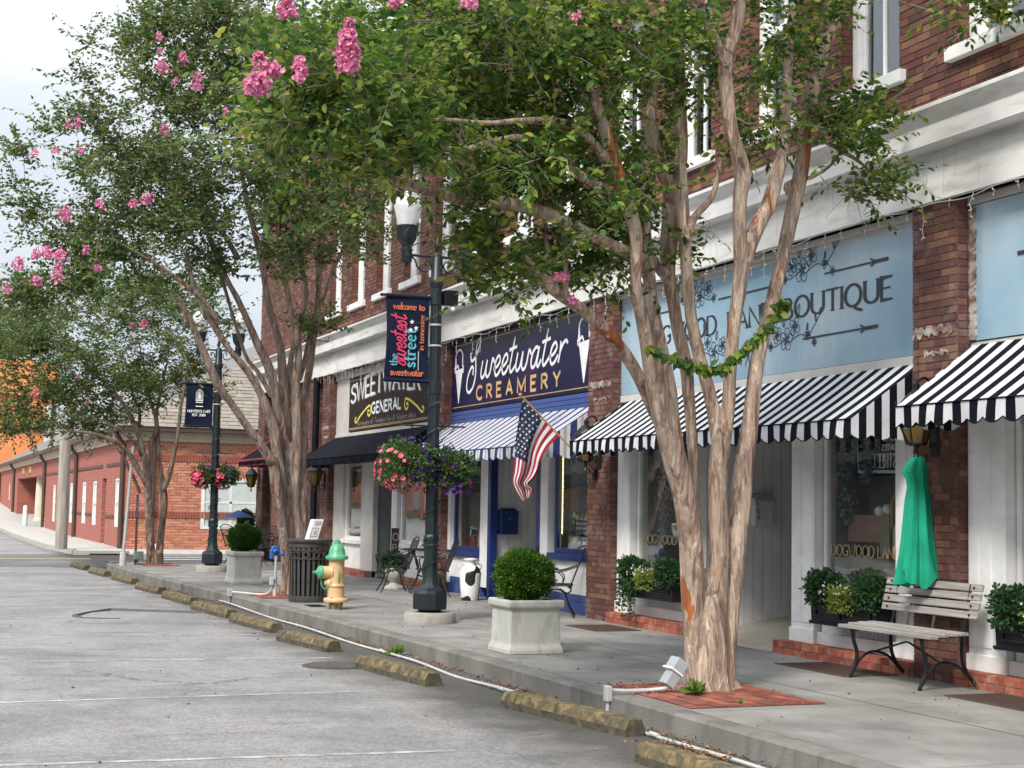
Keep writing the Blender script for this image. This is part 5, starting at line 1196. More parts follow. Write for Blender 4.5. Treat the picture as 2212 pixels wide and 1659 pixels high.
basket((5.70,18,2.00), .33, 'large petunia basket with pink blooms spilling left of the near lamp post', True, 1, gb)
basket((6.27,18,1.97), .25, 'green and purple petunia basket right of the near lamp post', False, 2, gb)
basket((5.64,31.4,2.0), .23, 'pink petunia basket left of the far lamp post', True, 3, gb)
basket((6.06,31.4,2.0), .23, 'pink and purple petunia basket right of the far lamp post', True, 4, gb)

# ---- planters with clipped box
def planter(x0, x1, y0, y1, h, label):
    t = thing('concrete_planter', label, 'planter', ((x0+x1)/2, (y0+y1)/2, 0)); cx, cy = (x0+x1)/2, (y0+y1)/2; hx, hy = (x1-x0)/2, (y1-y0)/2
    mb = MB(); rows = []
    for s_, z in ((1.0,.0),(1.0,.035),(.97,.06),(.93,.085),(.915,.11),(.905,.3),(.90,h-.10),(.93,h-.085),(1.0,h-.075),(1.02,h-.055),(1.02,h-.02),(1.0,h),(.86,h),(.84,h-.05)):
        rows.append([(cx+sx*hx*s_, cy+sy*hy*s_, z+.005) for sx, sy in ((-1,-1),(1,-1),(1,1),(-1,1))])
    mb.grid(rows, 0, True); obj('body', mb, M['concrete'], t, bevel=.008)
    obj('panel_edge', MB().box(x0+hx*.16, x1-hx*.16, y0+hy*.085, y0+hy*.10, .16, .165).box(x0+hx*.16, x1-hx*.16, y0+hy*.085, y0+hy*.1, h-.15, h-.145), M['concrete'], t) if False else None
    obj('soil', MB().box(cx-hx*.85, cx+hx*.85, cy-hy*.85, cy+hy*.85, h-.10, h-.05), M['soil'], t)
planter(5.52, 6.10, 14.0, 14.58, .52, 'near square pale concrete planter holding the round box shrub')
planter(5.35, 5.88, 26.75, 27.5, .56, 'far square grey streaked concrete planter beside the far lamp post')
def shrub(c, r, label, m, n, size, sq=(1,1,.9)):
    t = thing('box_shrub', label, 'shrub', (c[0], c[1], c[2]-r*.8), group='clipped box shrubs in concrete planters')
    V, F = ball_leaves(c, r, n, size, .6, sq, .34, .075); npmesh('foliage', V, F, m, t, kind='stuff')
    V, F = ball_leaves(c, r*1.05, n//14, size*.95, .6, sq, .06, .12); npmesh('stray_shoots', V, F, m, t, kind='stuff')
    obj('stem', MB().tube([(c[0], c[1], c[2]-r), (c[0], c[1], c[2])], .03, 6).sphere(c, (r*.72, r*.72, r*.66)), mat('shrub_core', (.012,.025,.008), rough=1), t)
shrub((5.80,14.32,.76), .285, 'bright green clipped round box shrub in the near planter', M['box'], 9000, .032, (1.02,1,.88))
shrub((5.60,27.1,.80), .27, 'darker green clipped box shrub in the far planter', M['boxd'], 7000, .034, (1.05,1,.88))

# ---- fire hydrant
M['hyel'] = mat('hydrant_yellow', [(.3,(.58,.38,.19)),(.7,(.72,.50,.27))], scale=4, rough=.4, bump=.15, coord='Object', dirt=((.40,.24,.10), 7, .5))
M['hgrn'] = mat('hydrant_green', [(.3,(.07,.30,.16)),(.7,(.13,.42,.24))], scale=5, rough=.38, bump=.1)
M['rusty'] = mat('hydrant_rust', [(.35,(.10,.045,.02)),(.6,(.45,.36,.18))], scale=16, rough=.9, bump=.5)
hx, hy = 5.51, 20.45
H_ = thing('fire_hydrant', 'yellow fire hydrant with green cap on the kerb side of the sidewalk', 'fire hydrant', (hx, hy, 0))
obj('foot', MB().lathe([(.095,0),(.095,.09),(.10,.095)], (hx,hy,0), 20), M['rusty'], H_, smooth=True)
obj('barrel', MB().lathe([(.10,.09),(.165,.10),(.17,.115),(.17,.14),(.155,.155),(.115,.16),(.112,.28),(.11,.30),(.12,.305),(.122,.325),(.112,.335),(.106,.36),(.106,.66),(.11,.68)], (hx,hy,0), 28), M['hyel'], H_, smooth=True, angle=60)
obj('bonnet', MB().lathe([(.14,.675),(.155,.68),(.158,.71),(.15,.725),(.125,.73),(.118,.74),(.108,.80),(.085,.86),(.05,.885),(.045,.89),(.045,.92),(.03,.925),(.03,.94),(0.0,.945)], (hx,hy,0), 32, flute=10, fa=.018), M['hgrn'], H_, smooth=True)
obj('outlet', MB().lathe([(.085,-.20),(.085,-.10),(.10,-.08)], (hx,hy,.50), 20, ax='x').lathe([(.03,-.17),(.075,-.1)], (hx,hy,.36), 12, ax='x'), M['hyel'], H_, smooth=True)
obj('outlet_cap', MB().lathe([(.0,-.335),(.018,-.33),(.018,-.29),(.035,-.285),(.045,-.27),(.082,-.255),(.09,-.235),(.09,-.205),(.08,-.20)], (hx,hy,.50), 24, ax='x', flute=12, fa=.03), M['hgrn'], H_, smooth=True)
obj('side_cap', MB().lathe([(.0,.185),(.018,.18),(.018,.165),(.035,.16),(.05,.15),(.052,.125),(.05,.10)], (hx+.01,hy,.59), 20, ax='y'), M['hgrn'], H_, smooth=True)
obj('chain', MB().tube([(hx-.22,hy,.42),(hx-.21,hy-.02,.32),(hx-.17,hy-.03,.27),(hx-.13,hy-.02,.30),(hx-.11,hy,.38)], .010, 6).tube([(hx,hy-.13,.53),(hx-.005,hy-.12,.42),(hx,hy-.11,.36)], .007, 5), M['hgrn'], H_)
obj('bolts', MB().box(hx+.12, hx+.15, hy-.03, hy+.0, .14, .17).box(hx-.1, hx-.07, hy-.13, hy-.1, .14, .165).box(hx+.05, hx+.08, hy-.14, hy-.11, .14, .165), M['rusty'], H_)

# ---- trash can
tx, ty = 5.52, 22.05
T = thing('trash_can', 'dark slatted metal trash can in front of the second tree', 'trash can', (tx, ty, 0)); r0, r1 = .27, .305
obj('liner', MB().lathe([(.235,.04),(.262,.70)], (tx,ty,0), 28), M['black'], T, smooth=True)
obj('base_ring', MB().lathe([(.255,0),(.275,.0),(.285,.03),(.28,.09),(.26,.09)], (tx,ty,0), 32), M['trashm'], T, smooth=True)
for k_ in range(24):
    a = 2*math.pi*k_/24; mb = MB(); rows = []
    for z, r in ((.05,.272),(.3,.281),(.64,.293),(.88,.30)):
        rows.append([(tx+r*math.cos(a+d), ty+r*math.sin(a+d), z) for d in (-.072,.072)]+[(tx+(r-.008)*math.cos(a+d), ty+(r-.008)*math.sin(a+d), z) for d in (.072,-.072)])
    mb.grid(rows, 0, True); obj('slat', mb, M['trashm'], T)
for z, r in ((.63,.296),(.75,.299)): obj('ring', MB().lathe([(r,z-.008),(r+.012,z-.008),(r+.012,z+.008),(r,z+.008)], (tx,ty,0), 40), M['trashm'], T)
for k_ in range(12):
    a = 2*math.pi*k_/12+.13; c = np.array([tx+.303*math.cos(a), ty+.303*math.sin(a), .69]); tt = np.array([-math.sin(a), math.cos(a), 0])
    obj('ring_ornament', MB().tube([c+tt*.038*math.cos(q)+np.array([0,0,.038*math.sin(q)]) for q in np.linspace(0, 2*math.pi, 13)], .009, 5, cap=False), M['trashm'], T)
obj('rim', MB().lathe([(.30,.85),(.318,.852),(.335,.87),(.345,.895),(.34,.912),(.32,.915),(.295,.905),(.285,.885),(.29,.86)], (tx,ty,0), 40), M['trashm'], T, smooth=True)
obj('top_band', MB().lathe([(.302,.80),(.306,.80),(.306,.86),(.302,.86)], (tx,ty,0), 40), M['trashm'], T, smooth=True)
# white parcel box leaning on top
pb = MB(); pb.obox((5.47,21.98,.90), (.16,.02,0), (-.02,.10,0), (.09,.02,.30)); pk_ = obj('carton', pb, M['white_flat'], bevel=.006, label='white printed carton leaning upright on the trash can rim', cat='box')
for a, b_, c_, d_ in ((.25,.75,.12,.50),):
    o = np.array([5.47,21.98,.90]); u = np.array([.16,.02,0]); w_ = np.array([.09,.02,.30]); nn = np.array([0,-.004,0])
    obj('label_frame', MB().add([o+u*.15+w_*.15+nn, o+u*.8+w_*.15+nn, o+u*.8+w_*.6+nn, o+u*.15+w_*.6+nn, o+u*.2+w_*.19+nn, o+u*.75+w_*.19+nn, o+u*.75+w_*.56+nn, o+u*.2+w_*.56+nn], [(0,1,5,4),(1,2,6,5),(2,3,7,6),(3,0,4,7)]), M['grey_flat'], pk_)
    mb = MB()
    for i in range(4): mb.add([o+u*(.4+i*.07)+w_*.25+nn*1.3, o+u*(.44+i*.07)+w_*.25+nn*1.3, o+u*(.44+i*.07)+w_*(.46+.03*(i%2))+nn*1.3, o+u*(.4+i*.07)+w_*(.46+.03*(i%2))+nn*1.3], [(0,1,2,3)])
    for i in range(3): mb.add([o+u*(.3+i*.2)+w_*.7+nn*1.3, o+u*(.42+i*.2)+w_*.7+nn*1.3, o+u*(.42+i*.2)+w_*.92+nn*1.3, o+u*(.3+i*.2)+w_*.92+nn*1.3], [(0,1,2,3)])
    obj('print', mb, M['grey_flat'], pk_)

# ---- irrigation valve, conduits, boxes
VV = thing('water_valve', 'blue valve assembly on a grey pipe with white sleeve beside the second tree', 'pipe valve', (5.29, 23.2, 0))
obj('sleeve', MB().tube([(5.29,23.2,0),(5.29,23.2,.21)], .033, 12), M['pvc'], VV, smooth=True); obj('pipe', MB().tube([(5.29,23.2,.2),(5.29,23.2,.64)], .02, 10), M['galv'], VV, smooth=True)
M['vblue'] = mat('valve_blue', (.02,.12,.38), scale=9, rough=.45, bump=.2)
obj('valve_body', MB().tube([(5.40,23.2,.645),(5.24,23.2,.645),(5.21,23.2,.60)], .024, 8).tube([(5.22,23.2,.58),(5.215,23.2,.70),(5.25,23.2,.755),(5.30,23.2,.755),(5.33,23.2,.70),(5.31,23.2,.64)], .024, 8).tube([(5.41,23.2,.60),(5.41,23.2,.68)], .018, 8).sphere((5.275,23.18,.69), .045), M['vblue'], VV, smooth=True)
obj('handle', MB().tube([(5.26,23.15,.69),(5.26,23.05,.69)], .008, 6), M['black'], VV)
obj('outlet_box', MB().box(5.20, 5.255, 23.14, 23.21, .18, .30), M['pvc'], bevel=.006, label='small pale electrical box beside the blue valve pipe', cat='electrical box')
obj('outlet_box', MB().box(5.32, 5.385, 23.2, 23.26, .17, .31), M['grayboard'], bevel=.006, label='grey electrical box behind the blue valve pipe', cat='electrical box')
cpts = [(4.36,33.6),(4.5,31.0),(4.62,28.5),(4.68,26),(4.70,23.5),(4.74,21),(4.76,19),(4.80,17),(4.86,15),(4.84,13.6),(4.87,12.4),(4.93,10.9),(4.96,9.6),(4.94,8.3),(4.92,6.5),(4.95,4)]
cm = cr([(x, y, RZ+.03+.012*math.sin(y*1.3)) for x, y in cpts], 6) if False else None
def cr3(P, n=6):
    P = [np.array(q, float) for q in P]; P = [P[0]]+P+[P[-1]]; out = []
    for i in range(1, len(P)-2):
        p0, p1, p2, p3 = P[i-1:i+3]
        for k_ in range(n):
            t = k_/n; out.append(.5*((2*p1)+(-p0+p2)*t+(2*p0-5*p1+4*p2-p3)*t*t+(-p0+3*p1-3*p2+p3)*t**3))
    out.append(P[-2]); return out
C_ = thing('conduit', 'long white conduit lying along the foot of the kerb', 'pipe', (4.8, 18, RZ))
obj('pipe', MB().tube(cr3([(x, y, RZ+.022+.012*math.sin(y*1.7)) for x, y in cpts], 7), .0135, 8), M['pvc'], C_, smooth=True)
for y, x in ((9.75,4.955),(12.5,4.868),(16.0,4.835),(19.5,4.75),(8.0,4.935)): obj('coupling', MB().tube([(x, y-.06, RZ+.025), (x, y+.06, RZ+.025)], .018, 10), M['pvc'], C_, smooth=True)
F_ = thing('conduit', 'white conduit elbow and junction box climbing the kerb to the floodlight', 'pipe', (5.2, 11.4, 0))
jx, jy = 5.13, 10.95
J = atZ(1352, 1500, .0)
jx, jy = 5.15, float(J[1])+.0
obj('junction_box', MB().box(jx-.05, jx+.0, jy-.035, jy+.035, -.05, .07), M['pvc'], F_, bevel=.008)
obj('drop_pipe', MB().tube([(jx-.02, jy, -.05), (jx-.03, jy, RZ+.01)], .016, 8), M['pvc'], F_, smooth=True)
FL = np.array([5.62, jy-.10, .04])
obj('branch_pipe', MB().tube(cr3([(jx, jy, .035), (jx+.12, jy-.01, .028), (jx+.28, jy-.03, .03), (FL[0]-.05, FL[1], .05), (FL[0]+.02, FL[1]+.0, .08)]), .0165, 8), M['pvc'], F_, smooth=True)
FLT = thing('floodlight', 'grey metal floodlight box tilted against the foot of the nearest tree', 'floodlight', tuple(FL))
def tilt(o, L_, w_, h_, ang=55):
    d = np.array([math.cos(R_(ang)), .0, math.sin(R_(ang))]); n_ = np.array([-math.sin(R_(ang)), 0, math.cos(R_(ang))]); return MB().obox(o, d*L_, np.array([0,w_,0]), n_*h_)
o_ = FL+np.array([-.0,-.05,.005])
obj('body', tilt(o_, .13, .12, .09), M['grayboard'], FLT, bevel=.006); obj('hood', tilt(o_+np.array([.075,-.01,.107]), .10, .14, .11), M['grayboard'], FLT, bevel=.006); obj('clamp', tilt(o_+np.array([.068,-.015,.097]), .015, .15, .12), M['white'], FLT)
obj('lens', tilt(o_+np.array([-.06,.01,.055]), .10, .10, .01), M['grayboard'], FLT)
# same run near the second tree
F2 = thing('conduit', 'white conduit elbow rising over the kerb to the blue valve', 'pipe', (4.9, 23.4, 0))
kx2 = KX(23.6)
obj('pipe', MB().tube(cr3([(kx2-.03, 23.75, RZ+.02), (kx2-.03, 23.7, -.02), (kx2-.03, 23.7, .05), (kx2+.06, 23.62, .045), (5.1, 23.35, .03), (5.2, 23.25, .06), (5.26, 23.2, .18)]), .017, 8), M['pvc'], F2, smooth=True); obj('junction_box', MB().box(kx2-.07, kx2+.0, 23.66, 23.74, -.02, .09), M['galv'], F2, bevel=.008)
obj('electrical_box', MB().box(4.72, 4.92, 34.6, 34.75, .12, .30).tube([(4.8,34.68,0),(4.8,34.68,.14)], .02, 8), mat('green_grey_box', (.16,.22,.20), rough=.6), bevel=.01, label='grey-green electrical box at the foot of the farthest tree', cat='electrical box')
# posts at the corner
obj('utility_pole', MB().lathe([(.17,0),(.165,1.5),(.15,3.6),(.148,3.62),(.0,3.63)], (4.12,45.2,0), 14), mat('weathered_pole', [(.3,(.26,.22,.19)),(.7,(.42,.38,.34))], scale=4, rough=.95, bump=.5, stretch=(3,3,.3)), smooth=True, label='thick weathered wooden utility pole on the far corner', cat='utility pole')
W_ = thing('corner_post', 'slim leaning grey post with a white sleeve at the kerb corner', 'post', (4.42, 34.2, 0))
obj('sleeve', MB().tube([(4.42,34.2,-.1),(4.43,34.2,.30)], .075, 12), M['pvc'], W_, smooth=True); obj('pole', MB().tube([(4.43,34.2,.3),(4.55,34.2,2.6)], .035, 8), M['galv'], W_, smooth=True)
W_ = thing('sign_post', 'thin brown sign post with a narrow blue sign seen edge-on', 'sign post', (4.76, 34.75, 0))
obj('post', MB().box(4.74, 4.79, 34.73, 34.77, 0, 1.55), M['brown'], W_); obj('sign_plate', MB().box(4.75, 4.765, 34.55, 34.72, 1.05, 1.5), mat('street_sign_blue', (.03,.06,.22), rough=.4), W_)

# ---- bench
BN = thing('bench', 'weathered slatted wooden bench with black iron legs below the green cloth', 'bench', (8.05, 11.05, 0))
M['oldwood'] = mat('weathered_slats', [(.25,(.16,.15,.14)),(.5,(.31,.29,.275)),(.75,(.44,.42,.40))], scale=2.5, rough=.9, bump=.35, stretch=(14,.7,14), coord='World', detail=10, bscale=20, dirt=((.22,.19,.16), 3, .5, (1,.5,1)))
by0, by1 = 10.38, 11.70
for i, (x, z, w_, t_) in enumerate(((7.80,.425,.10,.03),(7.905,.440,.10,.028),(8.01,.447,.095,.028),(8.11,.45,.09,.028))):
    mb = MB().box(x-.045, x+w_-.055, by0, by1, z, z+t_); obj('slat', mb, M['oldwood'], BN, bevel=.006)
for i, z in enumerate((.585,.66,.735,.81)):
    x = 8.195+(z-.5)*.24; d = np.array([.24,0,1.]); d /= np.linalg.norm(d); nn = np.array([-d[2],0,d[0]])
    mb = MB().obox(np.array([x,by0,z]), (0,by1-by0,0), d*.062, -nn*.024); obj('slat', mb, M['oldwood'], BN, bevel=.005)
    for yb_ in (by0+.09, by1-.09): obj('bolt', MB().sphere(np.array([x-.001, yb_, z+.03])+nn*.0, .010, 8, 6), M['iron'], BN)
for y in (by0+.15, by1-.18):
    pts = cr3([(7.79,y,.425),(7.80,y,.33),(7.835,y,.22),(7.82,y,.12),(7.775,y,.03),(7.765,y,.0)]); obj('leg', MB().tube(pts, .017, 8), M['iron'], BN, smooth=True)
    pts = cr3([(8.20,y,.44),(8.19,y,.33),(8.20,y,.22),(8.25,y,.12),(8.34,y,.02),(8.35,y,.0)]); obj('leg', MB().tube(pts, .017, 8), M['iron'], BN, smooth=True)
    pts = cr3([(7.79,y,.04),(7.86,y,.15),(7.96,y,.215),(8.06,y,.22),(8.18,y,.17),(8.30,y,.05)]); obj('arched_brace', MB().tube(pts, .012, 8), M['iron'], BN, smooth=True)
    obj('seat_rail', MB().tube(cr3([(7.77,y,.415),(7.9,y,.425),(8.1,y,.44),(8.19,y,.46),(8.225,y,.56),(8.29,y,.86)]), .013, 8), M['iron'], BN, smooth=True)
obj('cross_brace', MB().tube([(7.98,by0+.15,.215),(8.02,(by0+by1)/2-.02,.345),(8.02,(by0+by1)/2+.03,.345),(7.98,by1-.18,.215)], .009, 6), M['iron'], BN)
for y in (by0+.55, by0+.9): obj('back_strap', MB().obox((8.205,y,.47),(0,.03,0),(.09,0,.38),(-.004,0,.002)), M['trashm'], BN)
obj('chain', MB().tube(cr3([(8.30,by0+.15,.10),(8.29,by0+.12,.05),(8.31,by0+.1,.015),(8.24,by0+.16,.012)]), .006, 5), M['trashm'], BN)

# ---- wall lanterns
M['amber'] = mat('amber_glass', [(.3,(.16,.10,.02)),(.7,(.26,.17,.05))], scale=5, rough=.2, bump=.1, transl=.4)
def lantern():
    t = thing('wall_lantern', None, 'lantern')
    pr = [(.10,0),(.20,.34)]                                         # hexagon, wide at the top
    hexa = lambda r, z: [(-.20+r*math.cos(k_*math.pi/3+.5), r*math.sin(k_*math.pi/3+.5), z) for k_ in range(6)]
    a, b_ = hexa(.085, 0), hexa(.165, .30)
    for k_ in range(6): obj('pane', MB().add([a[k_], a[(k_+1) % 6], b_[(k_+1) % 6], b_[k_]], [(0,1,2,3)]), M['amber'], t, world=False)
    mb = MB()
    for k_ in range(6): mb.tube([a[k_], b_[k_]], .009, 5); mb.tube([b_[k_], b_[(k_+1) % 6]], .011, 5); mb.tube([a[k_], a[(k_+1) % 6]], .009, 5)
    mb.lathe([(.03,-.12),(.016,-.09),(.012,-.04),(.03,-.02),(.085,-.005),(.085,.005)], (-.20,0,0), 10); mb.lathe([(.18,.30),(.16,.33),(.09,.42),(.03,.47),(.03,.52),(.0,.55)], (-.20,0,0), 12)
    mb.tube(cr3([(0,0,.12),(-.02,0,.45),(-.10,0,.58),(-.20,0,.54)]), .012, 6); mb.tube(cr3([(0,0,.05),(-.03,0,.0),(-.06,0,-.02),(-.05,0,.03)]), .008, 6)
    mb.tube(cr3([(-.40,0,.36),(-.42,0,.33),(-.39,0,.2),(-.33,0,.08),(-.26,0,-.02)]), .008, 5)
    obj('frame', mb, M['iron'], t, world=False, smooth=False); obj('back_plate', MB().box(-.02, 0, -.06, .06, -.10, .32), M['iron'], t, world=False, bevel=.01)
    return t
L0 = lantern(); L0.location = (XF-.008, 11.1, 2.05); L0['label'] = 'iron wall lantern with amber glass above the green cloth'; bpy.context.view_layer.update()
for (y, z, lab) in ((18.1,2.05,'iron wall lantern on the pier between creamery and boutique'),(32.25,1.82,'iron wall lantern beside the black drainpipe'),(38.85,1.82,'iron wall lantern on the far corner pier under the red edged awning')): dup(L0, (XF-.008, y, z), label=lab)
for o in list(col.objects):
    if o.name.startswith('wall_lantern'): o['group'] = 'iron wall lanterns on the brick piers'

# ---- green cloth hanging from the near lantern
mb = MB(); rows = []
M['gcloth'] = mat('green_cloth', [(.3,(.0,.27,.15)),(.7,(.005,.38,.235))], scale=5, rough=.85, bump=.15, bscale=180, coord='World', transl=.1)
prof_ = [(1.95,.015,8.185),(1.93,.06,8.18),(1.87,.085,8.165),(1.80,.095,8.155),(1.74,.075,8.17),(1.67,.075,8.18),(1.55,.092,8.18),(1.40,.105,8.18),(1.25,.12,8.18),(1.10,.14,8.18),(.98,.165,8.18),(.90,.175,8.18),(.86,.178,8.185)]
for i, (z, r, x) in enumerate(prof_):
    row = []
    for j in range(64):
        a = 2*math.pi*j/64; f_ = 1+(.30*math.sin(a*5+i*.16+.9*math.sin(i*.3))+.16*math.sin(a*8-i*.11+1)+.12*math.sin(a*13+i*.3))*min(1, i/3)
        zz = z-(.05*math.sin(a*3+.8)+.025*math.sin(a*7) if i > 10 else 0)
        row.append((x+r*f_*math.cos(a), 11.1+r*.55*f_*math.sin(a), zz))
    rows.append(row)
mb.grid(rows, 0, True); obj('green_cloth', mb, M['gcloth'], smooth=True, angle=180, label='bright green cloth hanging gathered from the wall lantern above the bench', cat='cloth')

# ---- mailboxes
mb = thing('mailbox', 'galvanised mailbox numbered 107 on the boarded entrance wall', 'mailbox', (10.6, 17.9, 1.25))
P0m, P1m = np.array([8.62, 15.70]), np.array([12.2, 15.85]); dvm = (P1m-P0m)/np.linalg.norm(P1m-P0m); nvm = np.array([dvm[1], -dvm[0]])
def on_wall(xp, P, d):   # distance along the wall where a picture column meets it
    r_ = _ray(*xp)[:2]; A_ = np.array([[r_[0], -d[0]], [r_[1], -d[1]]]); s_ = np.linalg.solve(A_, P); return s_[1]
sA, sB = on_wall((1618, 1100), P0m, dvm), on_wall((1659, 1100), P0m, dvm); cM = P0m+dvm*(sA+sB)/2; wM = abs(sB-sA)
pM = np.array([*(cM+nvm*.02), 0]); D3 = np.array([*dvm, 0]); N3 = np.array([*nvm, 0])
zt_, zb_ = 1.66, 1.26
zc = lambda y: float(CAMH+_ray(1640, y)[2]*(cM[1]/_ray(1640, y)[1])); zb_, zt_ = zc(1136), zc(1062)
mb.location = Vector((cM[0], cM[1], zb_))
body = MB().obox(pM-D3*wM/2+np.array([0,0,zb_]), D3*wM, N3*.10, (0,0,(zt_-zb_)*.82)); obj('body', body, mat('mailbox_zinc', (.66,.67,.66), scale=7, rough=.5, bump=.1, dirt=((.4,.4,.4), 6, .5)), mb, bevel=.012)
lid = MB(); rows = []
for t in np.linspace(0, 1, 9):
    a = t*math.pi; rows.append([pM-D3*wM*.52*math.cos(a)+N3*q+np.array([0,0,zb_+(zt_-zb_)*(.80+.2*math.sin(a))]) for q in (0,.13)])
rows2 = [[(pM-D3*wM*.52+D3*wM*1.04*t)+N3*q+np.array([0,0,zb_+(zt_-zb_)*(.80+.17*math.sin(math.pi*t)**.5)]) for q in (0,.07,.125)] for t in np.linspace(0, 1, 9)]
lid.grid(rows2); lid.grid([[r[2], r[2]-np.array([0,0,(zt_-zb_)*(.12+.14*math.sin(math.pi*i/8))])] for i, r in enumerate(rows2)]); obj('lid', lid, mat('dark_zinc', (.36,.36,.355), scale=8, rough=.6, metal=.1), mb)
numb = MB()
for i, ch in enumerate('107'):
    st, W_t = text_strokes(ch, [UP], .055, .1); ribbon(numb, st, tuple(pM+N3*.10-D3*wM*.36+np.array([0,0,zb_+(zt_-zb_)*(.56-.2*i)])), tuple(D3), (0,0,1), tuple(N3), .010)
obj('number', numb, M['black_flat'], mb)
mb = thing('mailbox', 'navy blue mailbox on the white boards beside the creamery door', 'mailbox', (9.1, 23.7, 1.0))
P0m, P1m = np.array([8.60, 22.5]), np.array([10.6, 22.8]); dvm = (P1m-P0m)/np.linalg.norm(P1m-P0m); nvm = np.array([dvm[1], -dvm[0]])
sA, sB = on_wall((1072, 1120), P0m, dvm), on_wall((1112, 1120), P0m, dvm); cM = P0m+dvm*(sA+sB)/2; wM = abs(sB-sA)
wM = min(wM, .42); pM = np.array([*(cM+nvm*.02), 0]); D3 = np.array([*dvm, 0]); N3 = np.array([*nvm, 0]); zc = lambda y: float(CAMH+_ray(1092, y)[2]*(cM[1]/_ray(1092, y)[1])); zb_, zt_ = zc(1154), zc(1097)
mb.location = Vector((cM[0], cM[1], zb_)); M['boxblue'] = mat('mailbox_blue', (.012,.045,.15), rough=.3, bump=.05)
obj('body', MB().obox(pM-D3*wM*.47+np.array([0,0,zb_]), D3*wM*.94, N3*.12, (0,0,(zt_-zb_)*.80)).obox(pM-D3*wM*.5+np.array([0,0,zb_]), D3*wM, N3*.03, (0,0,(zt_-zb_)*.16)), M['boxblue'], mb, bevel=.012)
obj('lid', MB().obox(pM-D3*wM*.5+np.array([0,0,zb_+(zt_-zb_)*.78]), D3*wM, N3*.13, (0,0,(zt_-zb_)*.12)).obox(pM-D3*wM*.38+np.array([0,0,zb_+(zt_-zb_)*.89]), D3*wM*.76, N3*.10, (0,0,(zt_-zb_)*.10)), M['boxblue'], mb, bevel=.02)
obj('lock', MB().sphere(tuple(pM+N3*.122+np.array([0,0,zb_+(zt_-zb_)*.6])), .012, 8, 6), M['galv'], mb)

# ---- window boxes with plants
def window_box(y0, y1, label, short, seed, z0=.36, z1=.60, trail=False, zs=None):
    t = thing('window_box', label, 'window box', (8.3, (y0+y1)/2, z0)); xo = 8.22; xi = 8.47
    mb = MB(); rows = [[(xo+o_, y0+o_, z), (xo+o_, y1-o_, z), (xi, y1-o_, z), (xi, y0+o_, z)] for o_, z in ((.055,z0),(.035,z0+.0),(.03,z0+.025),(.05,z0+.035),(.045,z1-.045),(.01,z1-.03),(0,z1-.02),(0,z1),(.03,z1),(.035,z1-.03))]
    mb.grid(rows, 0, True); obj('trough', mb, M['black'], t, bevel=.004)
    n = 2; w_ = (y1-y0-.2)/n
    for i in range(n):
        a = y0+.1+i*w_; a0, a1 = a+.03, a+w_-.03; b0, b1 = z0+.07, z1-.08
        obj('raised_panel', MB().box(xo+.030, xo+.05, a0, a1, b0, b0+.02).box(xo+.030, xo+.05, a0, a1, b1-.02, b1).box(xo+.03, xo+.05, a0, a0+.02, b0+.02, b1-.02).box(xo+.03, xo+.05, a1-.02, a1, b0+.02, b1-.02), M['black'], t, bevel=.003)
    g_ = 'plants growing in the window boxes'
    rng = random.Random(seed); L_ = y1-y0
    for k_, (fy, rr, lab) in enumerate(((.84,.20,'left'),(.16,.20,'right'))):
        c = (8.33, y0+L_*fy, z1+.11); V, F = ball_leaves(c, rr, 2600, .036, .75, (.85,1.25,.85), .6, .2)
        pt = npmesh('herb_plant', V, F, M['herb'], None, label='dark curly herb at the %s end of the window box %s' % (lab, short), cat='plant', group=g_)
    c = (8.28, y0+L_*.5, z1+.02); V, F = ball_leaves(c, .15, 1500, .032, .7, (.8,1.9,.8), .6, .2)
    p = npmesh('flowering_plant', V, F, M['lime'], None, label='lime green plant with white flowers in the window box '+short, cat='plant', group=g_)
    fl = MB()
    for i in range(46): blossom(fl, (8.24+rng.uniform(-.07,.1), y0+L_*(.58+rng.gauss(0,.14)), z1+.08+rng.uniform(-.03,.10)), (-1, rng.uniform(-.7,.4), rng.uniform(0,1)), .0135)
    obj('blooms', fl, M['whitef'], p)
    if trail:
        P_, D_ = [], []
        for s_ in range(12):
            yb_ = y1-.25+rng.uniform(-.22,.2); ln = rng.uniform(.2,.48); xx = 8.2+rng.uniform(-.03,.02)
            for q in range(int(ln*130)):
                zz = z1-.02-ln*rng.random(); P_.append((xx+rng.gauss(0,.02), yb_+rng.gauss(0,.022), zz)); D_.append((rng.gauss(-.5,.6), rng.gauss(0,.6), rng.gauss(-.3,.5)))
        V, F = leafcloud(P_, D_, .034, .8); tv = thing('trailing_plant', 'pale trailing vine spilling over the window box beside the middle pier', 'plant', (8.2, y1-.25, z1), 0, g_); npmesh('foliage', V, F, M['herb'], tv, kind='stuff')
window_box(11.80, 12.98, 'black window box with herbs and white flowers left of the bench', 'behind the bench', 1)
window_box(15.8, 17.25, 'black window box holding a trailing vine beside the middle brick pier', 'by the middle pier', 2, .37, .58, True)
window_box(8.9, 10.25, 'black window box cut off by the right edge of the picture', 'at the right edge', 3)

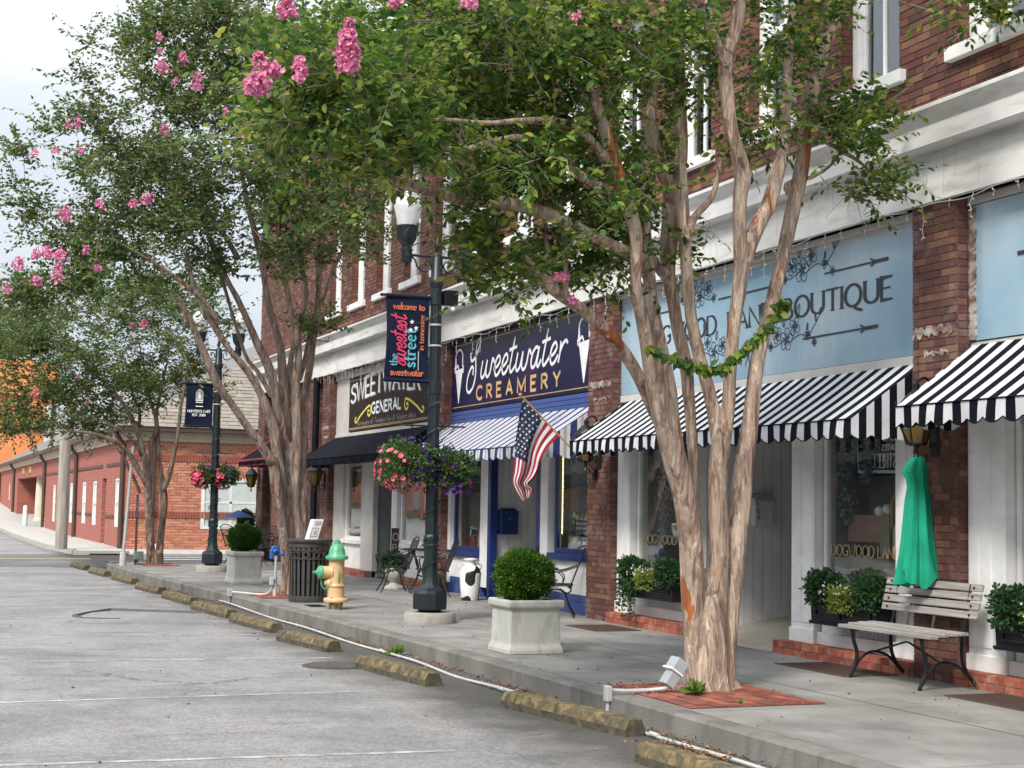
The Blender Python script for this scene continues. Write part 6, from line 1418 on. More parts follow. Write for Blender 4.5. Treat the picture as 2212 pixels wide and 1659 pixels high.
# ---- milk can
kx_, ky_ = 8.06, 22.1
K = thing('milk_can', 'white milk can painted with black cow patches by the creamery door', 'milk can', (kx_, ky_, 0))
cow = mat('cow_paint', (.8,.8,.8), rough=.35, bump=0); ntc = cow.node_tree; n_ = ntc.nodes; bb = n_['Principled BSDF']
tc_ = n_.new('ShaderNodeTexCoord'); no_ = n_.new('ShaderNodeTexNoise'); no_.inputs['Scale'].default_value = 4.4; no_.inputs['Detail'].default_value = .3; mp_ = n_.new('ShaderNodeMapping'); mp_.inputs['Location'].default_value = (3.1,1.7,.35)
ntc.links.new(tc_.outputs['Object'], mp_.inputs[0]); ntc.links.new(mp_.outputs[0], no_.inputs[0]); rr_ = ramp(ntc, [(.525,(.80,.80,.80)),(.533,(.02,.02,.022))]); ntc.links.new(no_.outputs[0], rr_.inputs[0]); ntc.links.new(rr_.outputs[0], bb.inputs['Base Color'])
obj('body', MB().lathe([(.13,0),(.135,.01),(.155,.22),(.165,.38),(.166,.41),(.158,.43),(.15,.46),(.125,.50),(.09,.525),(.083,.54),(.083,.575),(.095,.60),(.122,.618),(.122,.625),(.09,.62)], (kx_,ky_,0), 32), cow, K, smooth=True, angle=60)
obj('lid', MB().lathe([(.10,.61),(.10,.63),(.04,.64),(.0,.642)], (kx_,ky_,0), 24), M['white'], K, smooth=True); obj('handle', MB().tube(cr3([(kx_+.15,ky_,.46),(kx_+.18,ky_,.52),(kx_+.13,ky_,.55),(kx_+.08,ky_,.55)]), .01, 6).tube(cr3([(kx_-.15,ky_,.46),(kx_-.18,ky_,.52),(kx_-.13,ky_,.55),(kx_-.08,ky_,.55)]), .01, 6), M['white'], K, smooth=True)

# ---- urn with plant and the narrow upright sign
ux, uy = 7.79, 25.15
U_ = thing('stone_urn', 'grey stone urn on the sidewalk near the dark upright sign', 'urn', (ux, uy, 0))
obj('bowl', MB().lathe([(.17,0),(.17,.03),(.15,.05),(.09,.08),(.07,.11),(.08,.13),(.13,.17),(.165,.24),(.175,.31),(.165,.36),(.18,.38),(.19,.40),(.17,.41),(.15,.38)], (ux,uy,0), 24, flute=8, fa=.03), M['concrete'], U_, smooth=True)
V, F = ball_leaves((ux,uy,.46), .17, 700, .09, .6, (1.15,1,.8), .7, .2); npmesh('urn_plant', V, F, M['herb'], None, label='leafy green plant growing in the stone urn', cat='plant')
sg = thing('upright_sign', 'tall narrow dark brown open sign standing behind the urn', 'sign', (7.87, 25.4, 0)); obj('board', MB().box(7.80, 7.93, 25.38, 25.41, 0, 1.03), mat('dark_board', (.035,.025,.025), rough=.6), sg, bevel=.004)
mbt = MB()
for i, ch in enumerate('OPEN'):
    st, W_t = text_strokes(ch, [UP], .12, .1); ribbon(mbt, st, (7.82, 25.38, .82-i*.19), (1,0,0), (0,0,1), (0,-1,0), .016)
obj('lettering', mbt, M['grey_flat'], sg)

# ---- wire patio furniture
def mesh_chair():
    t = thing('patio_chair', None, 'chair'); I = M['iron']; r = .011; w_ = .27
    obj('frame', MB().tube(cr3([(-.25,w_,.42),(.18,w_,.42),(.20,w_,.43),(.36,w_,.85)]), r, 6).tube(cr3([(-.25,-w_,.42),(.18,-w_,.42),(.20,-w_,.43),(.36,-w_,.85)]), r, 6).tube([(-.25,-w_,.42),(-.25,w_,.42)], r, 6).tube([(.19,-w_,.42),(.19,w_,.42)], r, 6).tube(cr3([(.36,w_,.85),(.38,.1,.90),(.38,-.1,.90),(.36,-w_,.85)]), r, 6), I, t, world=False)
    for s_ in (-1, 1): obj('armrest', MB().tube(cr3([(.30,s_*w_,.68),(.05,s_*(w_+.03),.60),(-.2,s_*(w_+.03),.62),(-.26,s_*(w_+.03),.58),(-.22,s_*w_,.42)]), r, 6), I, t, world=False)
    ms_ = MB()
    for i in range(17):
        u = -.25+.44*i/16; ms_.tube([(u,-w_,.42),(u,w_,.42)], .0028, 3, cap=False); y = -w_+2*w_*i/16; ms_.tube([(-.25,y,.42),(.19,y,.42),(.365,y,.86)], .0028, 3, cap=False)
        x = .19+.17*i/16; z = .42+.43*i/16; ms_.tube([(x,-w_,z),(x,w_,z)], .0028, 3, cap=False)
    obj('wire_mesh', ms_, I, t, world=False)
    for sx, sy in ((-1,1),(-1,-1),(1,1),(1,-1)): obj('leg', MB().tube(cr3([(sx*.05,sy*.06,.36),(sx*.12,sy*.13,.30),(sx*.17,sy*.19,.15),(sx*.25,sy*.25,0)]), r, 6), I, t, world=False)
    obj('spring', MB().tube(cr3([(-.2,0,.40),(-.24,0,.34),(-.15,0,.31),(0,0,.36),(.15,0,.31),(.2,0,.36),(.15,0,.40)]), .012, 6), I, t, world=False)
    for s_ in (-1, 1): obj('side_scroll', MB().tube(cr3([(-.05,s_*w_,.42),(-.03,s_*(w_+.01),.52),(-.10,s_*(w_+.03),.60)]), .008, 5).tube(cr3([(.08,s_*w_,.42),(.10,s_*(w_+.01),.52),(.03,s_*(w_+.03),.60)]), .008, 5), I, t, world=False)
    return t
ch = mesh_chair(); ch.location = (8.05, 18.75, 0); ch.rotation_euler = (0, 0, R_(-25)); ch['label'] = 'black wire patio chair right of the round box shrub, back to the pier'; bpy.context.view_layer.update()
for loc, rz, lab in (((7.80,23.1,0), -12, 'black wire patio chair tilted behind the near lamp post, beside the milk can'), ((7.52,24.3,0), -8, 'black wire patio chair left of the near lamp post, by the urn'), ((7.86,19.9,0), -20, 'black wire patio chair mostly hidden behind the round box shrub')): dup(ch, loc, R_(rz), lab)
def wire_table(loc, label):
    t = thing('patio_table', label, 'table', loc); x, y = loc[:2]
    obj('tabletop', MB().lathe([(.0001,.70),(.30,.70),(.31,.705),(.31,.72),(.30,.725),(.0001,.725)], (x,y,0), 28), M['iron'], t)
    for k_ in range(4):
        a = k_*math.pi/2+.6; c, s_ = math.cos(a), math.sin(a); obj('leg', MB().tube(cr3([(x+.2*c,y+.2*s_,.70),(x+.06*c,y+.06*s_,.45),(x+.08*c,y+.08*s_,.25),(x+.24*c,y+.24*s_,0)]), .010, 6), M['iron'], t)
wire_table((7.85,23.9,0), 'round black patio table hidden behind the near lamp post'); wire_table((7.95,19.6,0), 'round black patio table between two wire chairs by the creamery window')
# cafe set at the far corner
for i, (x, y, rz, lab) in enumerate(((7.3,33.6,40,'dark cafe chair behind the blue valve'),(7.2,35.4,200,'dark cafe chair behind the far shrub'),(7.9,36.6,120,'dark cafe chair against the far wall'))): dup(ch, (x, y, 0), R_(rz), lab)
wire_table((7.5,34.6,0), 'round dark cafe table behind the blue valve')
for o in list(col.objects):
    if o.name.startswith('patio_chair'): o['group'] = 'black wire chairs outside the shops'
    if o.name.startswith('patio_table'): o['group'] = 'round wire tables outside the shops'
V, F = ball_leaves((8.03,38.75,.93), .20, 3200, .05, .6, (1,1,1.55), .5, .06); tp = thing('topiary', 'dark cone-shaped evergreen by the far building corner', 'shrub', (8.03, 38.75, 0)); npmesh('foliage', V, F, M['boxd'], tp, kind='stuff'); obj('pot', MB().lathe([(.16,0),(.22,.52),(.24,.54),(.2,.55)], (8.03,38.75,0), 20), M['black'], tp, smooth=True)
ub = obj('table_umbrella', MB().lathe([(.0,1.22),(.25,1.12),(.42,1.04)], (7.72,38.2,0), 8), mat('blue_canvas', (.02,.06,.22), rough=.8), None, label='low blue cloth canopy behind the far box shrub', cat='umbrella'); obj('pole', MB().tube([(7.72,38.2,0),(7.72,38.2,1.22)], .02, 6), M['iron'], ub)

# ---- flag
FG = thing('american_flag', 'american flag hanging from a slanted wooden pole on the pier between creamery and boutique', 'flag', (XF, 18.2, 1.86))
top = atY(1129, 858, 18.2); low = np.array([XF, 18.2, 1.87]); M['polewood'] = mat('flag_pole_wood', (.42,.26,.12), scale=6, rough=.5, bump=.05)
obj('pole', MB().tube([low, top+(top-low)*.02], .012, 8), M['polewood'], FG, smooth=True); obj('finial', MB().sphere(tuple(top+(top-low)*.03), .024), M['polewood'], FG, smooth=True); obj('bracket', MB().box(XF-.05, XF-.006, 18.16, 18.24, 1.80, 1.94), M['iron'], FG)
M['fred'] = mat('flag_red', (.36,.015,.04), scale=6, rough=.8, bump=.1, transl=.2); M['fwhite'] = mat('flag_white', (.72,.72,.74), scale=6, rough=.8, bump=.1, transl=.25); M['fblue'] = mat('flag_navy', (.012,.02,.055), scale=6, rough=.8, bump=.1, transl=.1)
Lx = [(1129,862),(1121,905),(1114,950),(1112,985),(1110,1015),(1107,1040),(1113,1060),(1128,1083)]
Rx = [(1209,942),(1185,965),(1170,990),(1163,1015),(1154,1032),(1142,1046),(1153,1058),(1146,1072)]
nt_, ns_ = 56, 78; Lx = cr(Lx, 8); Rx = cr(Rx, 8); Lx = [Lx[int(i*(len(Lx)-1)/nt_)] for i in range(nt_+1)]; Rx = [Rx[int(i*(len(Rx)-1)/nt_)] for i in range(nt_+1)]
G_ = np.zeros((nt_+1, ns_+1, 3))
for i in range(nt_+1):
    t = i/nt_
    for j in range(ns_+1):
        s_ = j/ns_; px = Lx[i][0]*(1-s_)+Rx[i][0]*s_; py = Lx[i][1]*(1-s_)+Rx[i][1]*s_
        dep = 18.2-.0+min(1, t*3)*(.055*math.sin(s_*11+t*2.5)+.03*math.sin(s_*23+t*4))-.03*t
        G_[i, j] = atY(px, py, dep)
fm = MB(); V_ = G_.reshape(-1, 3); fs, ms_ = [], []
for i in range(nt_):
    for j in range(ns_):
        st_ = int(j/ns_*13); cant = st_ < 7 and i/nt_ < .42
        fs.append((i*(ns_+1)+j, i*(ns_+1)+j+1, (i+1)*(ns_+1)+j+1, (i+1)*(ns_+1)+j)); ms_.append(2 if cant else (0 if st_ % 2 == 0 else 1))
fm.v = [tuple(p) for p in V_]; fm.f = [list(f) for f in fs]; fm.m = ms_
obj('cloth', fm, [M['fred'], M['fwhite'], M['fblue']], FG, smooth=True, angle=180)
sm_ = MB()
for a in range(9):
    for b_ in range(6 if a % 2 == 0 else 5):
        t = (b_+ (.5 if a % 2 == 0 else 1.0))/6*.42; s_ = (a+.6)/9.2*.54; i, j = int(t*nt_), int(s_*ns_)
        p = G_[i, j]; u = G_[min(i+1,nt_), j]-G_[i, j]; v = G_[i, min(j+1,ns_)]-G_[i, j]; u = u/np.linalg.norm(u); v = v-u*v.dot(u); v /= np.linalg.norm(v); nn = np.cross(u, v); nn *= -np.sign(nn[1])*1.; star(sm_, p+nn*.006*1, .019, u, v, 0)
obj('stars', sm_, M['fwhite'], FG)

# ---- icicle light strings along the fascia
def icicles(y0, y1, x, z, label, seed, wire_only=False):
    rng = random.Random(seed); mb = MB(); n = int((y1-y0)/.12)
    mb.tube([(x, y, z+.02*math.sin(y*2.2)+.015*math.sin(y*7)) for y in np.linspace(y0, y1, n)], .004, 4)
    y = y0
    while y < y1:
        y += rng.uniform(.16, .42); ln = rng.choice((.08,.14,.2,.28)); p = [(x+rng.uniform(-.01,.01), y+rng.uniform(-.02,.02), z-ln*q) for q in np.linspace(0, 1, 5)]; mb.tube(p, .0028, 3)
        for q in range(int(ln/.05)):
            c = np.array(p[min(4, q+1)]); d = np.array([rng.uniform(-1,1), rng.uniform(-1,1), rng.uniform(-1,.3)]); mb.tube([c, c+d/np.linalg.norm(d)*.028], [.006,.004], 4)
    obj('icicle_lights', mb, M['iwire'], label=label, cat='string lights')
M['iwire'] = mat('white_light_wire', (.50,.51,.47), rough=.5, bump=0)
icicles(11.4, 17.9, 8.28, 4.17, 'white icicle light string above the boutique sign', 1)
icicles(18.3, 24.6, 8.28, 4.15, 'white icicle light string above the creamery sign', 2)
icicles(24.8, 33.2, 8.28, 4.17, 'white icicle light string above the general store sign', 3)
icicles(5.0, 11.2, 8.28, 4.17, 'white icicle light string at the right edge above the near pier', 4)
def fasc(y0, y1, label, seed):
    rng = random.Random(seed); mb = MB(); y = y0
    while y < y1:
        y += rng.uniform(.12,.3); ln = rng.uniform(.1,.42); mb.tube([(8.305, y, 4.63), (8.30, y+rng.uniform(-.02,.02), 4.63-ln)], .0022, 3)
    mb.tube([(8.30, y0, 4.63), (8.30, y1, 4.63)], .003, 3); obj('icicle_lights', mb, M['iwire'], label=label, cat='string lights')
fasc(8, 38, 'thin white light strands hanging from the white cornice over all the shops', 5)

# ---- window dressing
def poster(y0, y1, z0, z1, x, m, label, cat='poster', name='poster', parent=None): return obj(name, MB().box(x, x+.012, y0, y1, z0, z1), m, parent, label=label, cat=cat)
chb = poster(18.85, 19.62, .93, 1.38, XG+.03, M['black'], 'black chalkboard with coloured writing in the creamery window', 'chalkboard', 'chalkboard')
rng = random.Random(8); cols_ = ['pink_flat','aqua_flat','white_flat','yellow_flat','orange_flat']
M['lime_flat'] = mat('lime_print', (.30,.60,.12), rough=.6, bump=0)
for ci, cm_ in enumerate(cols_+['lime_flat']):
    mb = MB()
    for i in range(9):
        y, z = rng.uniform(18.9, 19.55), rng.choice((.96, 1.0, 1.32, 1.35)) if rng.random() < .6 else rng.uniform(.96, 1.34)
        if .99 < z < 1.3 and 19.0 < y < 19.42: y = rng.choice((18.9, 19.52))
        mb.add([(XG+.027-.0004*ci, y+.03*math.cos(a)*1.3, z+.032*math.sin(a)) for a in np.linspace(0, 5.3, 6)], [(0,1,2,3,4,5)])
    obj('chalk_marks', mb, M[cm_], chb)
for i, tx_ in enumerate(('THE SUN SHALL', 'THE ICE CREAM', 'SHALL MELT', 'BUT', 'THE CONE')):
    st, W_t = text_strokes(tx_.lower(), [LO, UP], .05, .2); k_ = .36/W_t; st = [[(p[0]*k_, p[1]) for p in q] for q in st]; obj('chalk_writing', ribbon(MB(), st, (XG+.03, 19.42, 1.27-i*.065), FU, FV, FN, .010), M['white_flat'], chb)
M['led'] = mat('led_strip', (.8,.7,.3), rough=.4, bump=0, emit=((1,.82,.35), 3.5))
ld = thing('led_strip', 'vertical strip of lit yellow bulbs in the creamery window', 'string lights', (XG+.03, 19.93, .9))
mb = MB()
for i in range(64): mb.sphere((XG+.035, 19.93, 1.08+i*.0245), .0085, 6, 4)
obj('bulbs', mb, M['led'], ld, kind='stuff'); obj('strip', MB().box(XG+.04, XG+.046, 19.91, 19.95, 1.05, 2.7), M['white_flat'], ld)
poster(23.95, 24.25, 1.78, 1.92, XG+.02, M['gold'], 'small yellow open sign in the creamery window', 'sign', 'open_sign')
st, W_t = text_strokes('OPEN', [UP], .1, .15); k_ = .24/W_t; o_ = [o for o in col.objects if o.name == 'open_sign'][-1]; obj('lettering', ribbon(MB(), [[(p[0]*k_, p[1]) for p in q] for q in st], (XG+.02, 24.22, 1.80), FU, FV, FN, .018), M['black_flat'], o_)
ff = MB(); 
for a in ((23.1,23.16,.9,1.9),(23.9,23.96,.9,1.9)): ff.box(XG+.3, XG+.34, a[0], a[1], a[2], a[3])
ff.box(XG+.3, XG+.34, 23.16, 23.9, .9, .96); obj('window_frame_prop', ff, M['white_flat'], label='old white window frame standing in the creamery display', cat='frame')
cu = MB(); cu.grid([[(XG+.15+.03*math.sin(y*40), y, z) for y in np.linspace(22.98, 22.98+.12+.35*(max(0, z-1.2))/1.5, 20)] for z in np.linspace(.8, 2.7, 12)]); obj('curtain', cu, M['curtain'], label='pale grey curtain drawn aside in the creamery window', cat='curtain')
obj('crate', MB().box(XG+.2, XG+.5, 24.0, 24.3, .7, .95), M['orange_flat'], label='reddish box in the left corner of the creamery display', cat='box')
M['salmon'] = mat('salmon_panel', [(.3,(.42,.13,.10)),(.7,(.52,.20,.16))], scale=3, rough=.7, bump=0)  # salmon panels behind the glass imitate a pink building mirrored in it
for (a, b_, n_) in ((29.9,31.1,'left'), (25.5,27.0,'right')):
    pn = poster(a, b_, .8, 2.2, XG+.25, M['salmon'], 'salmon red panel imitating a reflected building in the %s general store window' % n_, 'backdrop', 'backdrop')
    mb = MB(); rr = random.Random(int(a))
    for i in range(5):
        for j in range(3):
            if rr.random() < .25: continue
            y = a+.1+i*(b_-a-.2)/5; z = .9+j*.42; mb.box(XG+.235, XG+.249, y, y+.14, z, z+rr.uniform(.18,.36))
    obj('pinned_cards', mb, mat('pinned_card', (.62,.42,.40), rough=.7) if a > 28 else bpy.data.materials['pinned_card'], pn)
    lt_, W_t = text_strokes('GIFTS CANDLES FUN', [UP], .055, .25); k_ = (b_-a-.15)/W_t; obj('window_lettering', ribbon(MB(), [[(p[0]*k_, p[1]) for p in q] for q in lt_], (XG-.005, b_-.07, .86), FU, FV, FN, .014), M['white_flat'], pn)
# boutique windows
M['tanprint'] = mat('tan_print', (.40,.30,.17), rough=.5, bump=0)
for (y0, y1, lab) in ((11.9, 13.12, 'right'), (15.85, 17.3, 'left')):
    st, W_t = text_strokes('DOGWOOD LANE', [UP], .105, .16); k_ = (y1-y0-.12)/W_t
    obj('window_lettering', ribbon(MB(), [[(p[0]*k_, p[1]) for p in q] for q in st], (XG-.005, y1-.05, 1.02), FU, FV, FN, .016, .6, .015), M['tanprint'], label='gold boutique name lettered on the %s boutique window' % lab, cat='lettering')
st, W_t = text_strokes('Open', [dict(O=UP['O']), LO], .12, .1); obj('window_lettering', ribbon(MB(), st, (XG-.006, 16.1, .84), FU, FV, FN, .02, .4), M['white_flat'], label='white script word low on the left boutique window', cat='lettering')
st, W_t = text_strokes('D', [UP], .16, .14); obj('window_lettering', ribbon(MB(), st, (XG-.006, 10.22, 1.0), FU, FV, FN, .022, .6, .02), M['gold'], label='gold letter D on the shop window at the right edge', cat='lettering')
def garland(y, z0, z1, x, label, n=420, m='paleleaf', w_=.06):
    z = NR.uniform(z0, z1, n); P_ = np.stack([x+NR.normal(0, .03, n), y+NR.normal(0, w_, n)*(.5+.5*(z-z0)/(z1-z0)), z], 1); V, F = leafcloud(P_, NR.normal(size=(n, 3))+[0,0,-.6], .05, .7); npmesh('garland', V, F, M[m], None, label=label, cat='garland')
M['paleleaf'] = leafmat('pale_garland_leaves', [(0,(.16,.24,.24)),(.5,(.28,.36,.36)),(1,(.50,.55,.55))]); M['blossomleaf'] = leafmat('blossom_garland', [(0,(.30,.28,.34)),(.5,(.52,.50,.55)),(1,(.7,.68,.7))])
garland(12.98, 1.35, 2.5, XG+.12, 'blue-grey leafy garland hanging inside the right boutique window', 900)
garland(12.65, 1.75, 2.5, XG+.12, 'short leafy garland at the top of the right boutique window', 500)
garland(16.95, 1.0, 2.5, XG+.12, 'pale blossom garland inside the left boutique window', 900, 'blossomleaf', .05); garland(16.75, 1.6, 2.5, XG+.12, 'thick white blossom spray at the top of the left boutique window', 700, 'blossomleaf', .11)
M['pinkboard'] = mat('faded_pink_board', [(.3,(.30,.15,.13)),(.7,(.40,.22,.19))], scale=4, rough=.8, bump=.1, stretch=(1,.3,3), coord='World')
poster(12.35, 13.0, 1.16, 1.42, XG+.14, M['pinkboard'], 'faded pink wooden board in the right boutique window', 'board', 'display_board')
bg_ = thing('handbag', 'cream and white handbag with tan strap in the right boutique window', 'handbag', (XG+.3, 12.05, 1.2)); obj('body', MB().box(XG+.10, XG+.20, 11.9, 12.22, 1.08, 1.34).box(XG+.11, XG+.18, 11.93, 12.12, 1.36, 1.55), mat('cream_bag', (.55,.50,.38), rough=.6), bg_, bevel=.03); obj('strap', MB().tube(cr3([(XG+.09,12.2,1.3),(XG+.09,12.18,1.58),(XG+.09,12.0,1.60),(XG+.09,11.92,1.35)]), .014, 6), M['polewood'], bg_, smooth=True)
pp = thing('pompom_pair', 'pair of white pompoms beside the handbag in the boutique window', 'pompoms', (XG+.3, 12.4, 1.45)); obj('pompom', MB().sphere((XG+.12,12.44,1.46), .05), M['white_flat'], pp, smooth=True); obj('pompom', MB().sphere((XG+.12,12.31,1.48), .05), M['white_flat'], pp, smooth=True); obj('stand', MB().box(XG+.13, XG+.14, 12.3, 12.45, .62, 1.45), M['darkfloor'], pp)
obj('counter', MB().box(XG+.3, XG+.8, 11.8, 13.2, .62, 1.0), M['darkfloor'], label='low brown counter inside the right boutique window', cat='counter')
# board behind the glass painted as the mirror image of a street sign
hs = thing('reflected_sign_board', 'dark pale-bordered board with mirror-written letters behind the right boutique window, imitating a reflected sign', 'sign', (8.9, 12.4, 1.9))
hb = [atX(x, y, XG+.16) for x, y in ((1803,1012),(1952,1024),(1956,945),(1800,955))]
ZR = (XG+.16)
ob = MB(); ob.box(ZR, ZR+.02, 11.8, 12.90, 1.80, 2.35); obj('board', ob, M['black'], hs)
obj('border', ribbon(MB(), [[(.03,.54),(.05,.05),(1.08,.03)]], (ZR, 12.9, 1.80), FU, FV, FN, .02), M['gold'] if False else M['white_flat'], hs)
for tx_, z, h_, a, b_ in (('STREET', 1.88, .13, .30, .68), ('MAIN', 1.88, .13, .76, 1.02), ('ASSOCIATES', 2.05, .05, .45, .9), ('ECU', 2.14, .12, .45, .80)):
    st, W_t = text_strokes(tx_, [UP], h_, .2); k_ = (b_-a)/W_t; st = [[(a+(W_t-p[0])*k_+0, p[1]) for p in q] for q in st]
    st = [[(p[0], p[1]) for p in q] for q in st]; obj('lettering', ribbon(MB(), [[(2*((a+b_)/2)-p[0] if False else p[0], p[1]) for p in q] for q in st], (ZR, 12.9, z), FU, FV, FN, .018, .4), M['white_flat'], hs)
# ================================================================== crape myrtles
def barkmat(nm='peeling_bark', k=1., tint=(1,1,1)):
    m, nt, b = newmat(nm); n = nt.nodes; Lk = nt.links.new
    ge = n.new('ShaderNodeNewGeometry')
    def noise(s, st, d=6, dist=0., rough=.55):
        mp = n.new('ShaderNodeMapping'); mp.inputs['Scale'].default_value = st; Lk(ge.outputs['Position'], mp.inputs[0])
        x = n.new('ShaderNodeTexNoise'); x.inputs['Scale'].default_value = s; x.inputs['Detail'].default_value = d; x.inputs['Distortion'].default_value = dist; x.inputs['Roughness'].default_value = rough
        Lk(mp.outputs[0], x.inputs[0]); return x.outputs[0]
    base = ramp(nt, [(q, tuple(v*k*t_ for v, t_ in zip(c_, tint))) for q, c_ in [(.30,(.13,.09,.08)),(.42,(.30,.21,.17)),(.49,(.52,.39,.30)),(.55,(.34,.265,.235)),(.63,(.64,.51,.41)),(.74,(.42,.31,.25))]]); Lk(noise(16, (1,1,.13), 9, 1.1, .62), base.inputs[0])
    mr = n.new('ShaderNodeMapRange'); mr.inputs[1].default_value = .628; mr.inputs[2].default_value = .66; Lk(noise(6.5, (1,1,.14), 3, .5), mr.inputs[0])
    mi = n.new('ShaderNodeMix'); mi.data_type = 'RGBA'; Lk(mr.outputs[0], mi.inputs[0]); Lk(base.outputs[0], mi.inputs[6]); mi.inputs[7].default_value = (.34*k,.115*k,.045*k,1)
    mpv = n.new('ShaderNodeMapping'); mpv.inputs['Scale'].default_value = (1,1,.20); Lk(ge.outputs['Position'], mpv.inputs[0])
    nz = n.new('ShaderNodeTexNoise'); nz.inputs['Scale'].default_value = 14; nz.inputs['Detail'].default_value = 4; Lk(mpv.outputs[0], nz.inputs[0])
    va = n.new('ShaderNodeVectorMath'); va.operation = 'MULTIPLY_ADD'; va.inputs[1].default_value = (.10,.10,.10); Lk(nz.outputs[1], va.inputs[0]); Lk(mpv.outputs[0], va.inputs[2])
    vo = n.new('ShaderNodeTexVoronoi'); vo.inputs['Scale'].default_value = 21; Lk(va.outputs[0], vo.inputs[0])
    bw = n.new('ShaderNodeSeparateColor'); Lk(vo.outputs['Color'], bw.inputs[0])
    fr = ramp(nt, [(.0,(.62,.56,.56)),(.3,(.92,.88,.86)),(.6,(1.0,1.0,1.0)),(.85,(1.22,1.18,1.12)),(1,(.75,.66,.62))]); Lk(bw.outputs[0], fr.inputs[0]); fr.color_ramp.interpolation = 'CONSTANT'
    mu = n.new('ShaderNodeMix'); mu.data_type = 'RGBA'; mu.blend_type = 'MULTIPLY'; mu.inputs[0].default_value = .85; Lk(mi.outputs[2], mu.inputs[6]); Lk(fr.outputs[0], mu.inputs[7]); mi = mu
    m2 = n.new('ShaderNodeMapRange'); m2.inputs[1].default_value = .60; m2.inputs[2].default_value = .70; m2.inputs[4].default_value = .6; Lk(noise(17, (1,1,.3), 5), m2.inputs[0])
    mj = n.new('ShaderNodeMix'); mj.data_type = 'RGBA'; Lk(m2.outputs[0], mj.inputs[0]); Lk(mi.outputs[2], mj.inputs[6]); mj.inputs[7].default_value = (.17,.14,.13,1)
    Lk(mj.outputs[2], b.inputs['Base Color']); b.inputs['Roughness'].default_value = .75; b.inputs['Specular IOR Level'].default_value = .3
    bu = n.new('ShaderNodeBump'); bu.inputs['Strength'].default_value = 1; bu.inputs['Distance'].default_value = .045; Lk(noise(16, (1,1,.13), 9, 1.1, .62), bu.inputs['Height'])
    bu2 = n.new('ShaderNodeBump'); bu2.inputs['Strength'].default_value = .5; bu2.inputs['Distance'].default_value = .012; Lk(bw.outputs[0], bu2.inputs['Height']); Lk(bu.outputs[0], bu2.inputs['Normal']); Lk(bu2.outputs[0], b.inputs['Normal'])
    return m
M['bark'] = barkmat(k=1.12, tint=(1.0,1.01,.97)); M['bark2'] = barkmat('grey_brown_bark', .74, (.97,1,1.02))
M['twig'] = mat('grey_twigs', [(.3,(.14,.10,.085)),(.7,(.27,.21,.17))], scale=9, rough=.85, bump=.2, coord='World')
M['ppink'] = mat('crape_blossom', [(0,(.58,.14,.30)),(.5,(.76,.27,.46)),(1,(.88,.46,.58))], scale=9, rough=.8, bump=0, island='island', transl=.3)

